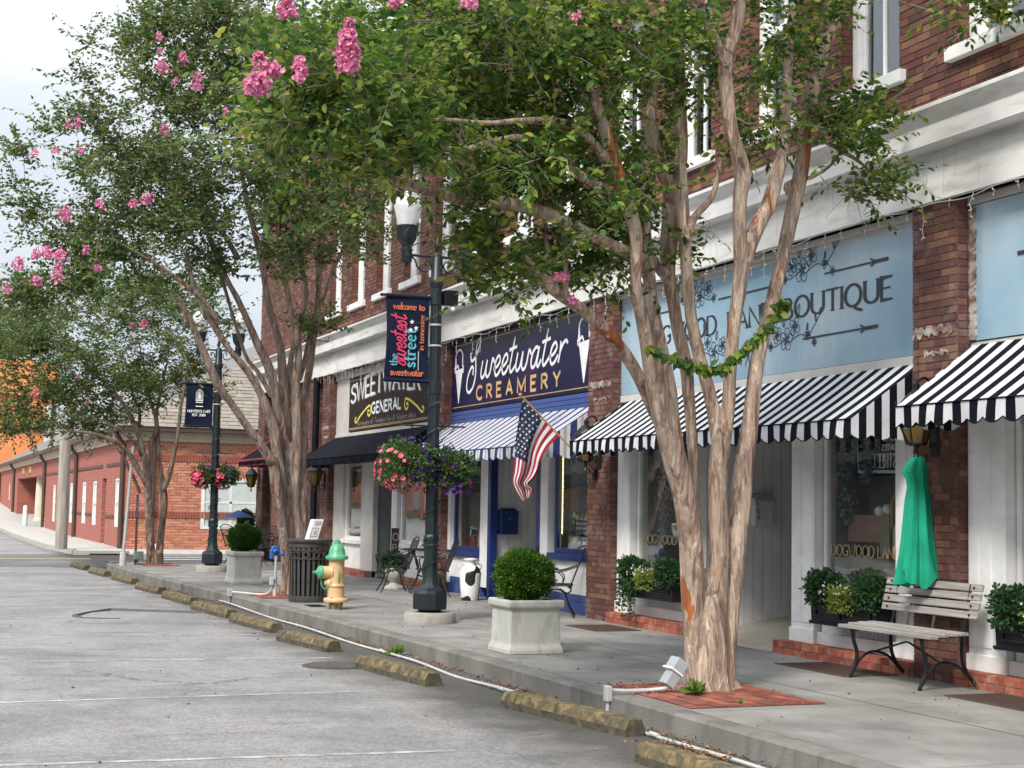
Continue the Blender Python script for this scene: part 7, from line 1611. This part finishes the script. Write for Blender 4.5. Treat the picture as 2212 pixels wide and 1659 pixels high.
def tree(label, Y0, stems, blobs, ncl, ntw, size, leafm, flowers, seed, vox, crown_r, extra=(), dz=(.9, 1.), tsize=1., bare=0, twl=.34, gaps=1.):
    """stems: traced limbs as (list of (x, y, width) picture points, depth drift in metres); blobs: where the leaf masses hang"""
    rng = np.random.default_rng(seed); base = atY(stems[0][0][0][0], stems[0][0][0][1], Y0)
    t = thing('crape_myrtle', label, 'tree', (base[0], base[1], 0)); mb = MB(); nodes = []
    for pts, drift in stems:
        px = cr3([(p[0], p[1], p[2]) for p in pts], 5); n = len(px); P, Rr = [], []
        for i, q in enumerate(px):
            d0, d1 = drift if isinstance(drift, tuple) else (0, drift)
            Yd = Y0+d0+(d1-d0)*(i/(n-1)); w = atY(q[0], q[1], Yd); dist = (RM.T@(w-CAM))[2]*-1
            P.append(w); Rr.append(max(.006, q[2]/2*dist/FOC))
        mb.tube(P, Rr, 14, jag=.07 if Rr[0] > .03 else 0); nodes += [(p, r) for p, r in zip(P, Rr)]
    # root flare
    tr = obj('trunk', mb, M['bark'] if Y0 < 15 else M['bark2'], t, smooth=True, angle=180)
    if vox:
        r_ = tr.modifiers.new('fuse', 'REMESH'); r_.mode = 'VOXEL'; r_.voxel_size = vox; r_.use_smooth_shade = True
        s_ = tr.modifiers.new('smooth', 'SMOOTH'); s_.factor = .5; s_.iterations = 4
        tx_ = bpy.data.textures.new('bark_ridges', 'CLOUDS'); tx_.noise_scale = .09
    # clump centres
    W = np.array([b[4] for b in blobs], float); W /= W.sum(); C_ = []
    for k in range(ncl):
        b = blobs[rng.choice(len(blobs), p=W)]
        a, r = rng.uniform(0, 6.283), math.sqrt(rng.random()); x, y = b[0]+b[2]*r*math.cos(a), b[1]+b[3]*r*math.sin(a)
        sp = b[5] if len(b) > 5 else crown_r
        C_.append(atY(x, y, Y0+(b[6] if len(b) > 6 else 0)+float(np.clip(rng.normal(0, sp*.5), -sp, sp))))
    for e in extra:
        for k in range(e[4]):
            v = rng.normal(size=3); v /= np.linalg.norm(v); C_.append(np.array(e[:3])+v*e[3]*rng.random()**.4*np.array([1,1,.6]))
    C_ = np.array(C_); NP = np.array([q[0] for q in nodes]); NRd = np.array([q[1] for q in nodes]); br = MB(); root = np.array([base[0], base[1], 1.2])
    order = np.argsort(np.min(np.linalg.norm(C_[:, None]-NP[None], axis=2), axis=1)); PT, DR, UPS = [], [], []
    for ci in order:
        c = C_[ci]; d = np.linalg.norm(NP-c, axis=1)+np.maximum(0, NP[:, 2]-c[2])*.8; j = int(np.argmin(d)); s = NP[j]; L_ = np.linalg.norm(c-s)
        if L_ < .05: continue
        r0 = min(NRd[j]*.7, .006+.008*L_); mid = (s+c)/2+np.array([0,0,-.10*L_])+rng.normal(0, .07*L_, 3); q = cr3([s, s*.6+mid*.4+rng.normal(0,.03*L_,3), mid, c], 3)
        br.tube(q, np.linspace(max(r0, .006), .0035, len(q))*1., 5, cap=False)
        m0 = q[len(q)//2:]; NP = np.vstack([NP, np.array(m0)]); NRd = np.append(NRd, np.full(len(m0), max(r0*.6, .005)))
        out = (c-root); out /= np.linalg.norm(out)
        nt_ = int(ntw*rng.uniform(.5, 1.4))
        for k in range(nt_):
            o = c+rng.normal(0, .13*tsize, 3)*np.array([1.1,1.1,.7])*gaps; dd = out*.5+rng.normal(0, .6, 3)+np.array([0,0,.12]); dd /= np.linalg.norm(dd); ln = twl*tsize*rng.uniform(.6, 1.3)
            droop = np.array([0,0,-.25*ln]); a0 = c+(o-c)*.3; e_ = o+dd*ln+droop*.6
            if k % 2 == 0: br.tube([a0, o+dd*ln*.5, e_], [.0035,.0028,.0018], 3, cap=False)
            nl = int(rng.integers(9, 15)); tt = np.linspace(.05, 1, nl)
            sv = np.cross(dd, [0,0,1.]); sv /= np.linalg.norm(sv)+1e-9; upv = np.cross(sv, dd)
            for i, u in enumerate(tt):                                # leaves in two ranks along the twig, hanging a little
                p = a0*(1-u)**2+2*(o+dd*ln*.5)*u*(1-u)+e_*u*u; ld = dd*.45+sv*(.9 if i % 2 else -.9)*(1.1-u*.6)+rng.normal(0, .28, 3)+np.array([0,0,-.30]); PT.append(p); DR.append(ld); UPS.append(upv)
    for k in range(bare):                                           # dry leafless twigs inside the crown
        c = C_[rng.integers(len(C_))]; s = c+rng.normal(0,.12,3)
        for q in range(4):
            e_ = s+rng.normal(0,.16,3)+np.array([0,0,.05]); br.tube([c, (c+s)/2+rng.normal(0,.03,3), s, e_], [.006,.005,.004,.002], 4, cap=False, mi=1)
    obj('branches', br, [M['twig'], M['drytwig']], t, kind='stuff')
    V, F = leafcloud6(PT, DR, UPS, size, .50, .22) if Y0 < 15 else leafcloud(PT, DR, size, .52, .22); npmesh('foliage', V, F, leafm, t, kind='stuff')
    for (x, y, rx, ry, dY, n) in flowers:
        c = atY(x, y, Y0+dY*(1.35 if Y0 < 15 else 1.5)-.3); s_ = (RM.T@(c-CAM))[2]*-1/FOC; fl = MB(); nn_ = int(n*(2.4 if Y0 < 15 else 1.6))
        for k in range(nn_):
            v = rng.normal(0, .5, 3); z = rng.uniform(-1, 1); w_ = (1-.5*max(0, z))
            p = c+np.array([np.clip(v[0],-1,1)*rx*s_*w_, np.clip(v[1],-1,1)*rx*s_*w_, -z*0+z*ry*s_]); dd = rng.normal(size=3); blossom(fl, p, dd+np.array([-.3,-.6,.3]), rng.uniform(.012, .020)*(1 if Y0 < 15 else 1.35))
        obj('flower_cluster', fl, M['ppink'], t)
    return t
M['drytwig'] = mat('dry_twigs', (.34,.28,.22), scale=9, rough=.9, bump=0, coord='World')

# ---- nearest tree
T1 = [
 ([(1530,1500,122),(1529,1460,98),(1528,1380,92),(1528,1310,70),(1527,1260,34),(1526,1225,8)], 0.0),
 ([(1502,1492,52),(1498,1420,42),(1495,1300,48),(1494,1184,52),(1485,1121,50),(1474,1058,50),(1460,1001,52),(1446,945,54),(1430,880,54),(1414,810,46),(1398,745,32),(1384,678,28),(1374,630,26),(1374,560,26),(1372,500,30),(1352,430,34),(1335,380,34),(1310,300,30),(1280,200,22)], (0,-.5)),
 ([(1496,1170,30),(1482,1080,36),(1466,1000,38),(1452,920,38),(1446,850,34),(1434,785,32),(1420,720,32),(1411,678,31),(1402,600,29),(1396,540,28),(1392,470,28),(1390,400,26),(1400,300,24),(1412,200,20)], (0,.25)),
 ([(1508,1180,18),(1503,1100,22),(1499,1040,22),(1496,980,22),(1493,920,24),(1487,850,27),(1480,780,29),(1464,710,28),(1454,650,28),(1443,590,32),(1446,520,40),(1452,460,44),(1446,400,34),(1430,372,26),(1415,300,22),(1400,180,18)], (.1,.5)),
 ([(1450,440,32),(1470,350,30),(1470,250,28),(1468,178,26),(1462,53,26),(1460,-40,24)], (.35,.5)),
 ([(1440,598,26),(1420,575,22),(1405,545,18)], (.3,.3)),
 ([(1548,1480,48),(1550,1380,44),(1551,1280,44),(1552,1180,44),(1551,1100,42),(1552,1020,42),(1556,970,44),(1560,935,34),(1562,915,8)], (.0,-.06)),
 ([(1554,985,30),(1550,940,32),(1540,880,30),(1522,810,28),(1511,774,28),(1500,720,27),(1492,678,26),(1486,620,26),(1482,560,27),(1478,500,28),(1474,440,28),(1470,350,26)], (0,.1)),
 ([(1558,985,30),(1566,940,32),(1573,880,30),(1577,800,28),(1584,720,29),(1589,678,30),(1597,620,32),(1602,570,34),(1598,500,30),(1598,426,32),(1604,380,38),(1592,320,32),(1580,284,30),(1570,200,30),(1568,135,32),(1590,60,30),(1600,-20,28)], (0,-.2)),
 ([(1568,140,22),(1548,90,20),(1520,40,20),(1497,5,18),(1480,-30,16)], (-.2,-.4)),
 ([(1606,570,36),(1622,520,36),(1645,470,34),(1662,440,34),(1680,370,32),(1692,320,28),(1697,240,24),(1703,142,22),(1712,20,18)], (-.1,.1)),
 ([(1570,1475,38),(1574,1380,38),(1582,1280,42),(1590,1180,44),(1600,1080,44),(1608,1000,42),(1618,930,38),(1626,860,34),(1637,774,33),(1650,720,31),(1662,678,30),(1676,620,30),(1686,575,30),(1700,510,32),(1718,430,33),(1730,370,33),(1738,310,32),(1752,213,34),(1770,140,32),(1792,71,30),(1815,0,28),(1825,-40,26)], (0,.35)),
 ([(1440,935,36),(1410,880,30),(1388,830,28),(1360,780,28),(1330,740,30),(1300,705,30),(1260,672,28),(1222,645,26),(1190,622,24),(1160,590,22),(1132,558,18),(1110,535,12)], (0,-.6)),
 ([(1192,625,16),(1185,585,14),(1180,520,11),(1175,460,8)], (-.4,-.3)),
 ([(1222,650,16),(1222,600,13),(1218,520,11),(1210,430,8)], (-.4,-.2)),
 ([(1352,440,30),(1320,420,26),(1290,400,24),(1240,370,22),(1199,311,22),(1150,300,18),(1110,298,17),(1050,310,16),(994,326,15),(940,310,13),(898,291,10)], (-.3,-1.2)),
 ([(1330,380,26),(1280,310,22),(1235,274,24),(1180,262,19),(1123,261,15),(1050,266,12),(958,258,10),(900,262,9),(800,262,7)], (-.4,-1.7)),
 ([(1385,560,30),(1300,520,28),(1200,470,28),(1100,440,30),(1000,430,30),(960,420,27),(880,400,24),(800,375,18),(713,337,15),(640,330,9)], (-.2,-1.4)),
 ([(1740,320,20),(1760,300,14),(1790,310,11),(1850,345,9),(1880,370,7)], (.3,0)),
 ([(1722,430,22),(1700,400,16),(1760,380,9),(1800,350,8),(1830,300,5)], (.3,.2)),
 ([(1530,1480,60),(1470,1500,34),(1440,1502,20)], 0.0), ([(1560,1480,60),(1590,1497,40),(1610,1500,22)], 0.0),
 ([(1480,520,22),(1500,470,18),(1540,420,14),(1560,330,10)], (0,.3)),
]
B1 = [(960,120,330,150,9),(760,250,190,150,4.4,.9,-1.4),(1000,320,250,100,4.8),(1150,480,190,100,2.6),(1240,240,170,190,3.8),(1200,60,300,90,4.6),(1450,100,110,130,1.6),(1170,585,110,26,.8,.3),(1300,585,65,36,.9,.3),
      (1400,380,80,60,.9),(1050,610,28,22,.25,.2,-.6),(1130,600,28,20,.2,.2,-.5),(1500,520,50,60,.35,.3,.4),(1690,290,110,26,.9,.4),(1760,240,130,26,.7,.4),(1830,275,80,22,.55,.3),(1895,400,60,36,.45,.15),(1860,330,50,30,.28,.15),(1900,280,30,14,.12,.1),
      (1650,50,120,45,.9,.6),(1700,140,90,45,.6,.5),(1560,330,40,45,.3,.4),(1850,20,90,30,.5,.5),(700,140,110,90,1.6,.8,-1.5),(1150,360,120,60,1.0),(2110,25,85,38,1.1,.25,-1.2),(1930,270,30,10,.1,.1),(1500,560,20,15,.1),(1340,500,90,45,1.2,.5)]
F1 = [(752,110,24,46,-1.6,150),(752,75,16,34,-1.6,80),(556,180,28,22,-1.8,90),(620,15,22,22,-1.8,50),(648,150,16,26,-1.8,50),(590,150,20,14,-1.8,35),(852,0,14,18,-1,30),(1212,598,20,9,-.4,34),(1240,40,22,16,-.2,30),(1238,650,12,6,-.2,14),(1350,50,24,14,.4,28),(1015,8,22,10,-1,20),(560,130,14,16,-1.8,28),(905,180,8,8,-1,10),(1180,190,10,8,0,12),(1510,10,14,14,0,20)]
tree('nearest crape myrtle, thick pale peeling multi-stem trunk in front of the boutique', 11.0, T1, B1, 350, 13, .070, M['leaf1'], F1, 5, .011, 1.3,
     extra=[(5.0,10.6,7.6,2.0,60),(6.4,11.6,7.4,1.5,30)], bare=26)
# the curved spray of leaves hanging across the near trunk
PT, DR = [], []
sp_ = cr3([atY(x, y, 10.55) for x, y in ((1400,745),(1425,760),(1470,775),(1520,790),(1560,790),(1590,765),(1620,735),(1650,705),(1680,675),(1690,660))], 9)
for i, p in enumerate(sp_):
    for k in range(4 if i > 12 else 2): PT.append(p+NR.normal(0, .006, 3)); DR.append(NR.normal(0, .42, 3)+np.array([.1, -.2, -.85 if i < 70 else .1]))
n_ = [o for o in col.objects if o.name.startswith('crape_myrtle')][0]
V, F = leafcloud6(PT, DR, [(0,-1,.2)]*len(PT), .085, .60, .2); npmesh('leafy_spray', V, F, M['leaf1'], n_, kind='stuff'); obj('spray_stem', MB().tube([atY(1690,640,10.6)]+sp_[::-1], .004, 5), M['twig'], n_)

# ---- second tree
z2 = lambda x, y, w: ((900+x/1.508)/1.8228, (1100+y/1.508)/1.8228, w/1.508/1.8228*1.0)
T2 = [
 ([(632,1287,46),(630,1240,38),(632,1180,26),(634,1120,8)], 0.0),
 ([(612,1288,24),(618,1230,22),z2(330,1560,60),z2(310,1400,62),z2(285,1250,70),z2(270,1100,70),z2(240,1060,64),z2(170,950,52),z2(100,860,48),z2(40,770,46),z2(0,715,44),(470,830,20),(440,760,17),(415,700,13),(385,640,10)], (0,-.9)),
 ([(628,1285,30),z2(360,1560,60),z2(350,1400,58),z2(320,1200,62),z2(290,1050,64),z2(270,900,66),z2(230,780,60),z2(190,680,50),z2(130,570,46),z2(60,480,42),z2(0,410,38),(455,690,16),(420,620,12),(400,540,9)], (0,-.5)),
 ([(640,1280,28),z2(400,1560,60),z2(395,1400,58),z2(385,1200,56),z2(350,1100,58),z2(330,960,62),z2(300,800,62),z2(270,640,60),z2(230,500,58),z2(170,380,50),z2(110,240,42),z2(50,110,38),z2(0,20,34),(470,560,14),(440,480,10)], (.1,-.2)),
 ([z2(350,1000,50),z2(345,860,56),z2(330,700,60),z2(320,560,58),z2(310,420,50),z2(280,300,44),z2(240,160,40),z2(215,20,36),(565,560,16),(540,460,13),(520,360,10),(510,260,8)], (.1,.3)),
 ([z2(430,1560,56),z2(400,1400,62),z2(395,1250,60),z2(400,1100,60),z2(405,900,56),z2(400,750,58),z2(400,600,54),z2(415,450,46),z2(405,300,44),z2(370,200,38),z2(345,60,34),(610,580,14),(600,480,12),(590,380,9)], (0,-.2)),
 ([z2(440,1540,58),z2(440,1350,60),z2(435,1200,58),z2(440,1000,56),z2(445,850,52),z2(450,700,48),z2(480,540,46),z2(500,380,42),z2(520,220,40),z2(535,60,36),(690,560,16),(700,480,13),(715,400,10),(730,300,8)], (0,.5)),
 ([z2(380,760,40),z2(360,620,40),z2(370,480,36),z2(400,350,34),z2(440,200,32),z2(460,60,28),(650,560,13),(655,470,10),(665,380,8)], (.2,.5)),
 ([z2(420,600,36),z2(455,470,34),z2(480,330,28),z2(490,250,24),z2(560,120,20),(730,560,10),(760,520,8),(800,480,6)], (0,.3)),
 ([z2(260,700,34),z2(180,560,30),z2(110,470,26),z2(60,330,24),z2(20,200,22),(470,580,10),(430,540,8),(380,500,6)], (.2,.6)),
 ([(475,700,12),(440,650,12),(380,600,10),(320,560,8),(250,520,6)], (-.5,-1)),
 ([(515,560,14),(480,500,11),(440,450,9),(380,400,7),(300,360,5)], (0,-.6)),
 ([(600,480,12),(590,400,10),(560,320,8),(540,240,6)], 0.0),
]
B2 = [(470,330,230,190,13,2.0),(600,400,220,150,9,1.8),(330,420,200,130,8,1.6),(700,480,130,70,3.6,1.2),(460,140,170,120,7,1.6),(250,320,110,60,2.2,.9),(620,200,150,150,6,1.6),(350,540,190,90,6.5,1.4),(200,560,110,60,2.6,1),(160,270,70,35,.5,.5),(90,620,80,40,1.4,.7),(60,330,40,12,.22,.3),
      (120,280,40,12,.2,.3),(230,230,70,50,.9,.6),(330,130,90,70,2.0,.9),(240,90,55,22,.35,.5),(210,180,30,30,.18,.3),(250,60,20,30,.18,.3),(420,50,120,50,2.2,1),(560,50,150,60,3,1.4),(690,715,34,18,.4,.3),(800,520,50,40,.6,.4),(90,420,70,50,1.0,.6),(110,500,70,40,1.0,.6),(570,560,130,50,2.2,1),(60,650,60,30,.9,.5),(447,690,45,26,.7,.4,3),(510,690,32,24,.4,.3,3),(760,380,120,80,3,1.4)]
F2 = [(350,145,18,13,-1.2,40),(395,125,12,13,-1,26),(425,175,18,18,-1.1,44),(380,178,9,9,-1,16),(355,282,13,12,-1,28),(528,300,12,10,-.8,22),(318,430,13,13,-1,34),(288,440,11,10,-1,24),(215,440,10,10,-1,20),(140,460,18,14,-1.3,44),(100,545,16,13,-1.3,40),(130,550,18,12,-1.3,44),(125,590,15,24,-1.3,56),(80,607,13,9,-1.2,30),(42,570,17,15,-1.4,40),(185,540,9,9,-1,18),(168,265,8,14,-1,18),(75,330,9,8,-1,14),(120,325,8,7,-1,12),(345,80,10,8,-1,16),(345,110,7,9,-1,12),(148,270,9,8,-1,14),(210,580,12,7,-1,18),(15,625,9,10,-1.3,18),(78,548,12,10,-1.3,26),(310,700,9,9,-.6,14),(175,325,7,7,-1,10),(490,240,8,7,-1,8)]
tree('middle crape myrtle, slender many-stemmed trunk behind the trash can', 23.65, T2, B2, 500, 12, .080, M['leaf2'], F2, 9, .02, 2.0,
     extra=[(5.6,23.6,9.6,2.6,50)], bare=8, tsize=1.15, twl=.36)

# ---- third tree
z3 = lambda x, y, w: ((x/1.508)/1.8228, (1200+y/1.508)/1.8228, w/1.508/1.8228)
T3 = [
 ([(332,1224,36),(334,1205,30),(336,1190,30)], 0.0),
 ([(326,1222,22),z3(895,1450,52),z3(888,1350,50),z3(885,1250,50),z3(880,1150,48),z3(875,1070,46),z3(840,1010,40),z3(800,940,38),z3(770,890,34),z3(710,830,30),z3(640,795,28),z3(550,765,24),z3(450,752,20),z3(350,750,15),z3(200,775,9)], (0,-1.2)),
 ([z3(880,1130,40),z3(878,1040,42),z3(860,940,40),z3(845,860,36),z3(820,760,34),z3(790,690,30),z3(740,600,28),z3(680,520,22),z3(610,430,16),z3(500,330,10)], (0,-.6)),
 ([z3(885,1100,36),z3(893,1000,38),z3(897,900,34),z3(900,800,30),z3(930,745,28),z3(920,660,24),z3(890,560,22),z3(870,440,20),z3(840,300,14),z3(820,200,10)], (0,.2)),
 ([(342,1222,24),z3(950,1450,44),z3(958,1350,42),z3(968,1250,42),z3(975,1170,46),z3(968,1080,44),z3(955,980,26),z3(945,880,24),z3(940,760,24),z3(930,650,22),z3(950,540,20),z3(975,420,18),z3(1000,300,14),z3(1010,180,10)], (0,.4)),
 ([z3(970,1100,30),z3(1000,1030,34),z3(1025,920,30),z3(1045,820,28),z3(1060,740,26),z3(1070,640,24),z3(1085,540,22),z3(1105,430,20),z3(1120,300,14)], (0,-.2)),
 ([z3(830,1120,26),z3(800,1040,24),z3(760,960,22),z3(730,900,18),z3(690,850,14)], (-.1,-.5)),
 ([z3(840,900,26),z3(800,820,22),z3(730,760,20),z3(640,700,16),z3(540,660,12),z3(420,600,8)], (-.3,-1.3)),
 ([z3(820,760,26),z3(830,640,22),z3(790,540,20),z3(760,420,16),z3(740,300,12)], (0,.3)),
]
B3 = [(230,720,200,80,9,1.8),(330,800,110,70,5,1.3),(120,800,120,60,4,1.2),(100,880,110,50,3.0,1.0),(200,850,120,50,3.2,1.2),(60,700,90,60,3.2,1.2),(300,660,160,60,6,1.6),(230,900,60,30,1.2,.7),(30,910,60,25,1.2,.6),(420,780,40,40,.8,.5),(455,860,20,20,.25,.2,-3),(400,640,90,50,2,1.2),(150,930,60,14,.8,.4),(340,880,50,40,.9,.8)]
F3 = [(310,697,9,8,-.8,12),(285,703,8,7,-.8,10),(77,848,6,8,-.8,12),(190,865,6,6,-1,8),(395,690,8,8,0,8),(170,815,8,5,-1,8)]
tree('farthest crape myrtle, small spreading tree at the street corner', 34.75, T3, B3, 300, 11, .085, M['leaf2'], F3, 13, .03, 1.6, bare=0, tsize=1.25, twl=.38)

# ---- background trees beyond the far roofs
def far_tree(x, y, z, r, label, m, n=9000, s_=.32):
    t = thing('background_tree', label, 'tree', (x, y, 0)); obj('trunk', MB().lathe([(.35,0),(.22,z)], (x,y,0), 8), M['twig'], t)
    for k in range(9):
        a = k*2.4; c = (x+r*.55*math.cos(a), y+r*.5*math.sin(a), z+r*.4*math.sin(k*1.7)); V, F = ball_leaves(c, r*.55, n//9, s_, .6, (1,1,.8), .6, .2); npmesh('foliage_clump', V, F, m, t, kind='stuff')
M['fartree'] = leafmat('distant_leaves', [(0,(.06,.12,.03)),(.5,(.11,.19,.045)),(1,(.19,.27,.07))])
far_tree(4.5, 128, 13.0, 4.2, 'light green tree top rising behind the orange wall', M['fartree']); far_tree(20, 132, 9.5, 4.5, 'distant tree behind the pale building', M['leaf2']); far_tree(26, 84, 8.5, 3.6, 'green tree beyond the tan shingled roof', M['leaf2'])

# ---- weeds and fallen bits
def weed(x, y, z, label, r=.09, n=46, m='lime'):
    P_ = [(x+NR.normal(0,r*.2), y+NR.normal(0,r*.2), z+.01) for _ in range(n)]; D_ = [(NR.normal(), NR.normal(), abs(NR.normal())*.9+.25) for _ in range(n)]; V, F = leafcloud(P_, D_, r*1.1, .3); npmesh('weed', V, F, M[m], None, label=label, cat='weed')
M['weedl'] = leafmat('weed_leaves', [(0,(.07,.16,.03)),(1,(.20,.32,.06))])
q = atZ(1500, 1500, .01); weed(q[0], q[1], .01, 'small green weed at the foot of the nearest trunk beside the floodlight', .11, 50, 'weedl')
q = atZ(1600, 1523, .01); weed(q[0], q[1], .012, 'tiny weed between the bricks right of the nearest trunk', .04, 18, 'weedl')
q = atZ(857, 1417, RZ); weed(q[0], q[1], RZ, 'green weed growing beside the conduit behind a wheel stop', .10, 50, 'weedl'); q = atZ(722, 1405, RZ); weed(q[0], q[1], RZ, 'small weed at the end of a mossy wheel stop', .07, 26, 'weedl')
M['deadleaf'] = leafmat('dead_leaves', [(0,(.06,.035,.02)),(.5,(.17,.085,.04)),(.85,(.34,.16,.06)),(1,(.40,.24,.10))], .05, .9)
P_, D_ = [], []
for i in range(2600):
    y = NR.uniform(7.3, 31); x = KX(y)-abs(NR.normal(0, .11))-.02; dens = .35+.65*math.sin(y*1.3+1)**2
    if y < 9.6: x = KX(y)-NR.uniform(.02, .55)
    elif NR.random() > dens*.6: continue
    P_.append((x, y, RZ+.008+NR.uniform(0,.012))); D_.append((NR.normal(), NR.normal(), NR.normal(0,.25)))
for i in range(260):
    y = NR.uniform(8.6, 9.5); P_.append((KX(y)-.28+NR.normal(0,.10), y, RZ+NR.uniform(.01,.045))); D_.append((NR.normal(), NR.normal(), NR.normal(0,.3)))
for i in range(150):
    y = NR.uniform(8, 24); x = NR.uniform(5.3, 8.1); P_.append((x, y, .006)); D_.append((NR.normal(), NR.normal(), .05))
for i in range(60):
    y = NR.uniform(8, 24); x = NR.uniform(0, 4.5); P_.append((x, y, RZ+.007)); D_.append((NR.normal(), NR.normal(), .05))
for i in range(70): P_.append((NR.uniform(5.3,5.8), NR.uniform(10.7,11.5), NR.uniform(.015,.03))); D_.append((NR.normal(), NR.normal(), NR.normal(0,.2)))
V, F = leafcloud(P_, D_, .032, .5, .3); npmesh('leaf_litter', V, F, M['deadleaf'], None, label='dry leaves and litter scattered in the gutter along the kerb', cat='leaf litter', kind='stuff')
P_ = [(KX(y)-abs(NR.normal(0,.14))-.02, y, RZ+.012) for y in NR.uniform(7.3, 16, 90)]+[(NR.uniform(3.6,6.8), NR.uniform(8,16), RZ if False else .008) for _ in range(0)]
V, F = leafcloud(P_, NR.normal(size=(len(P_),3))*[1,1,.2], .022, .8, .3); npmesh('fallen_petals', V, F, M['ppink'], None, label='fallen pink petals in the gutter', cat='petals', kind='stuff')
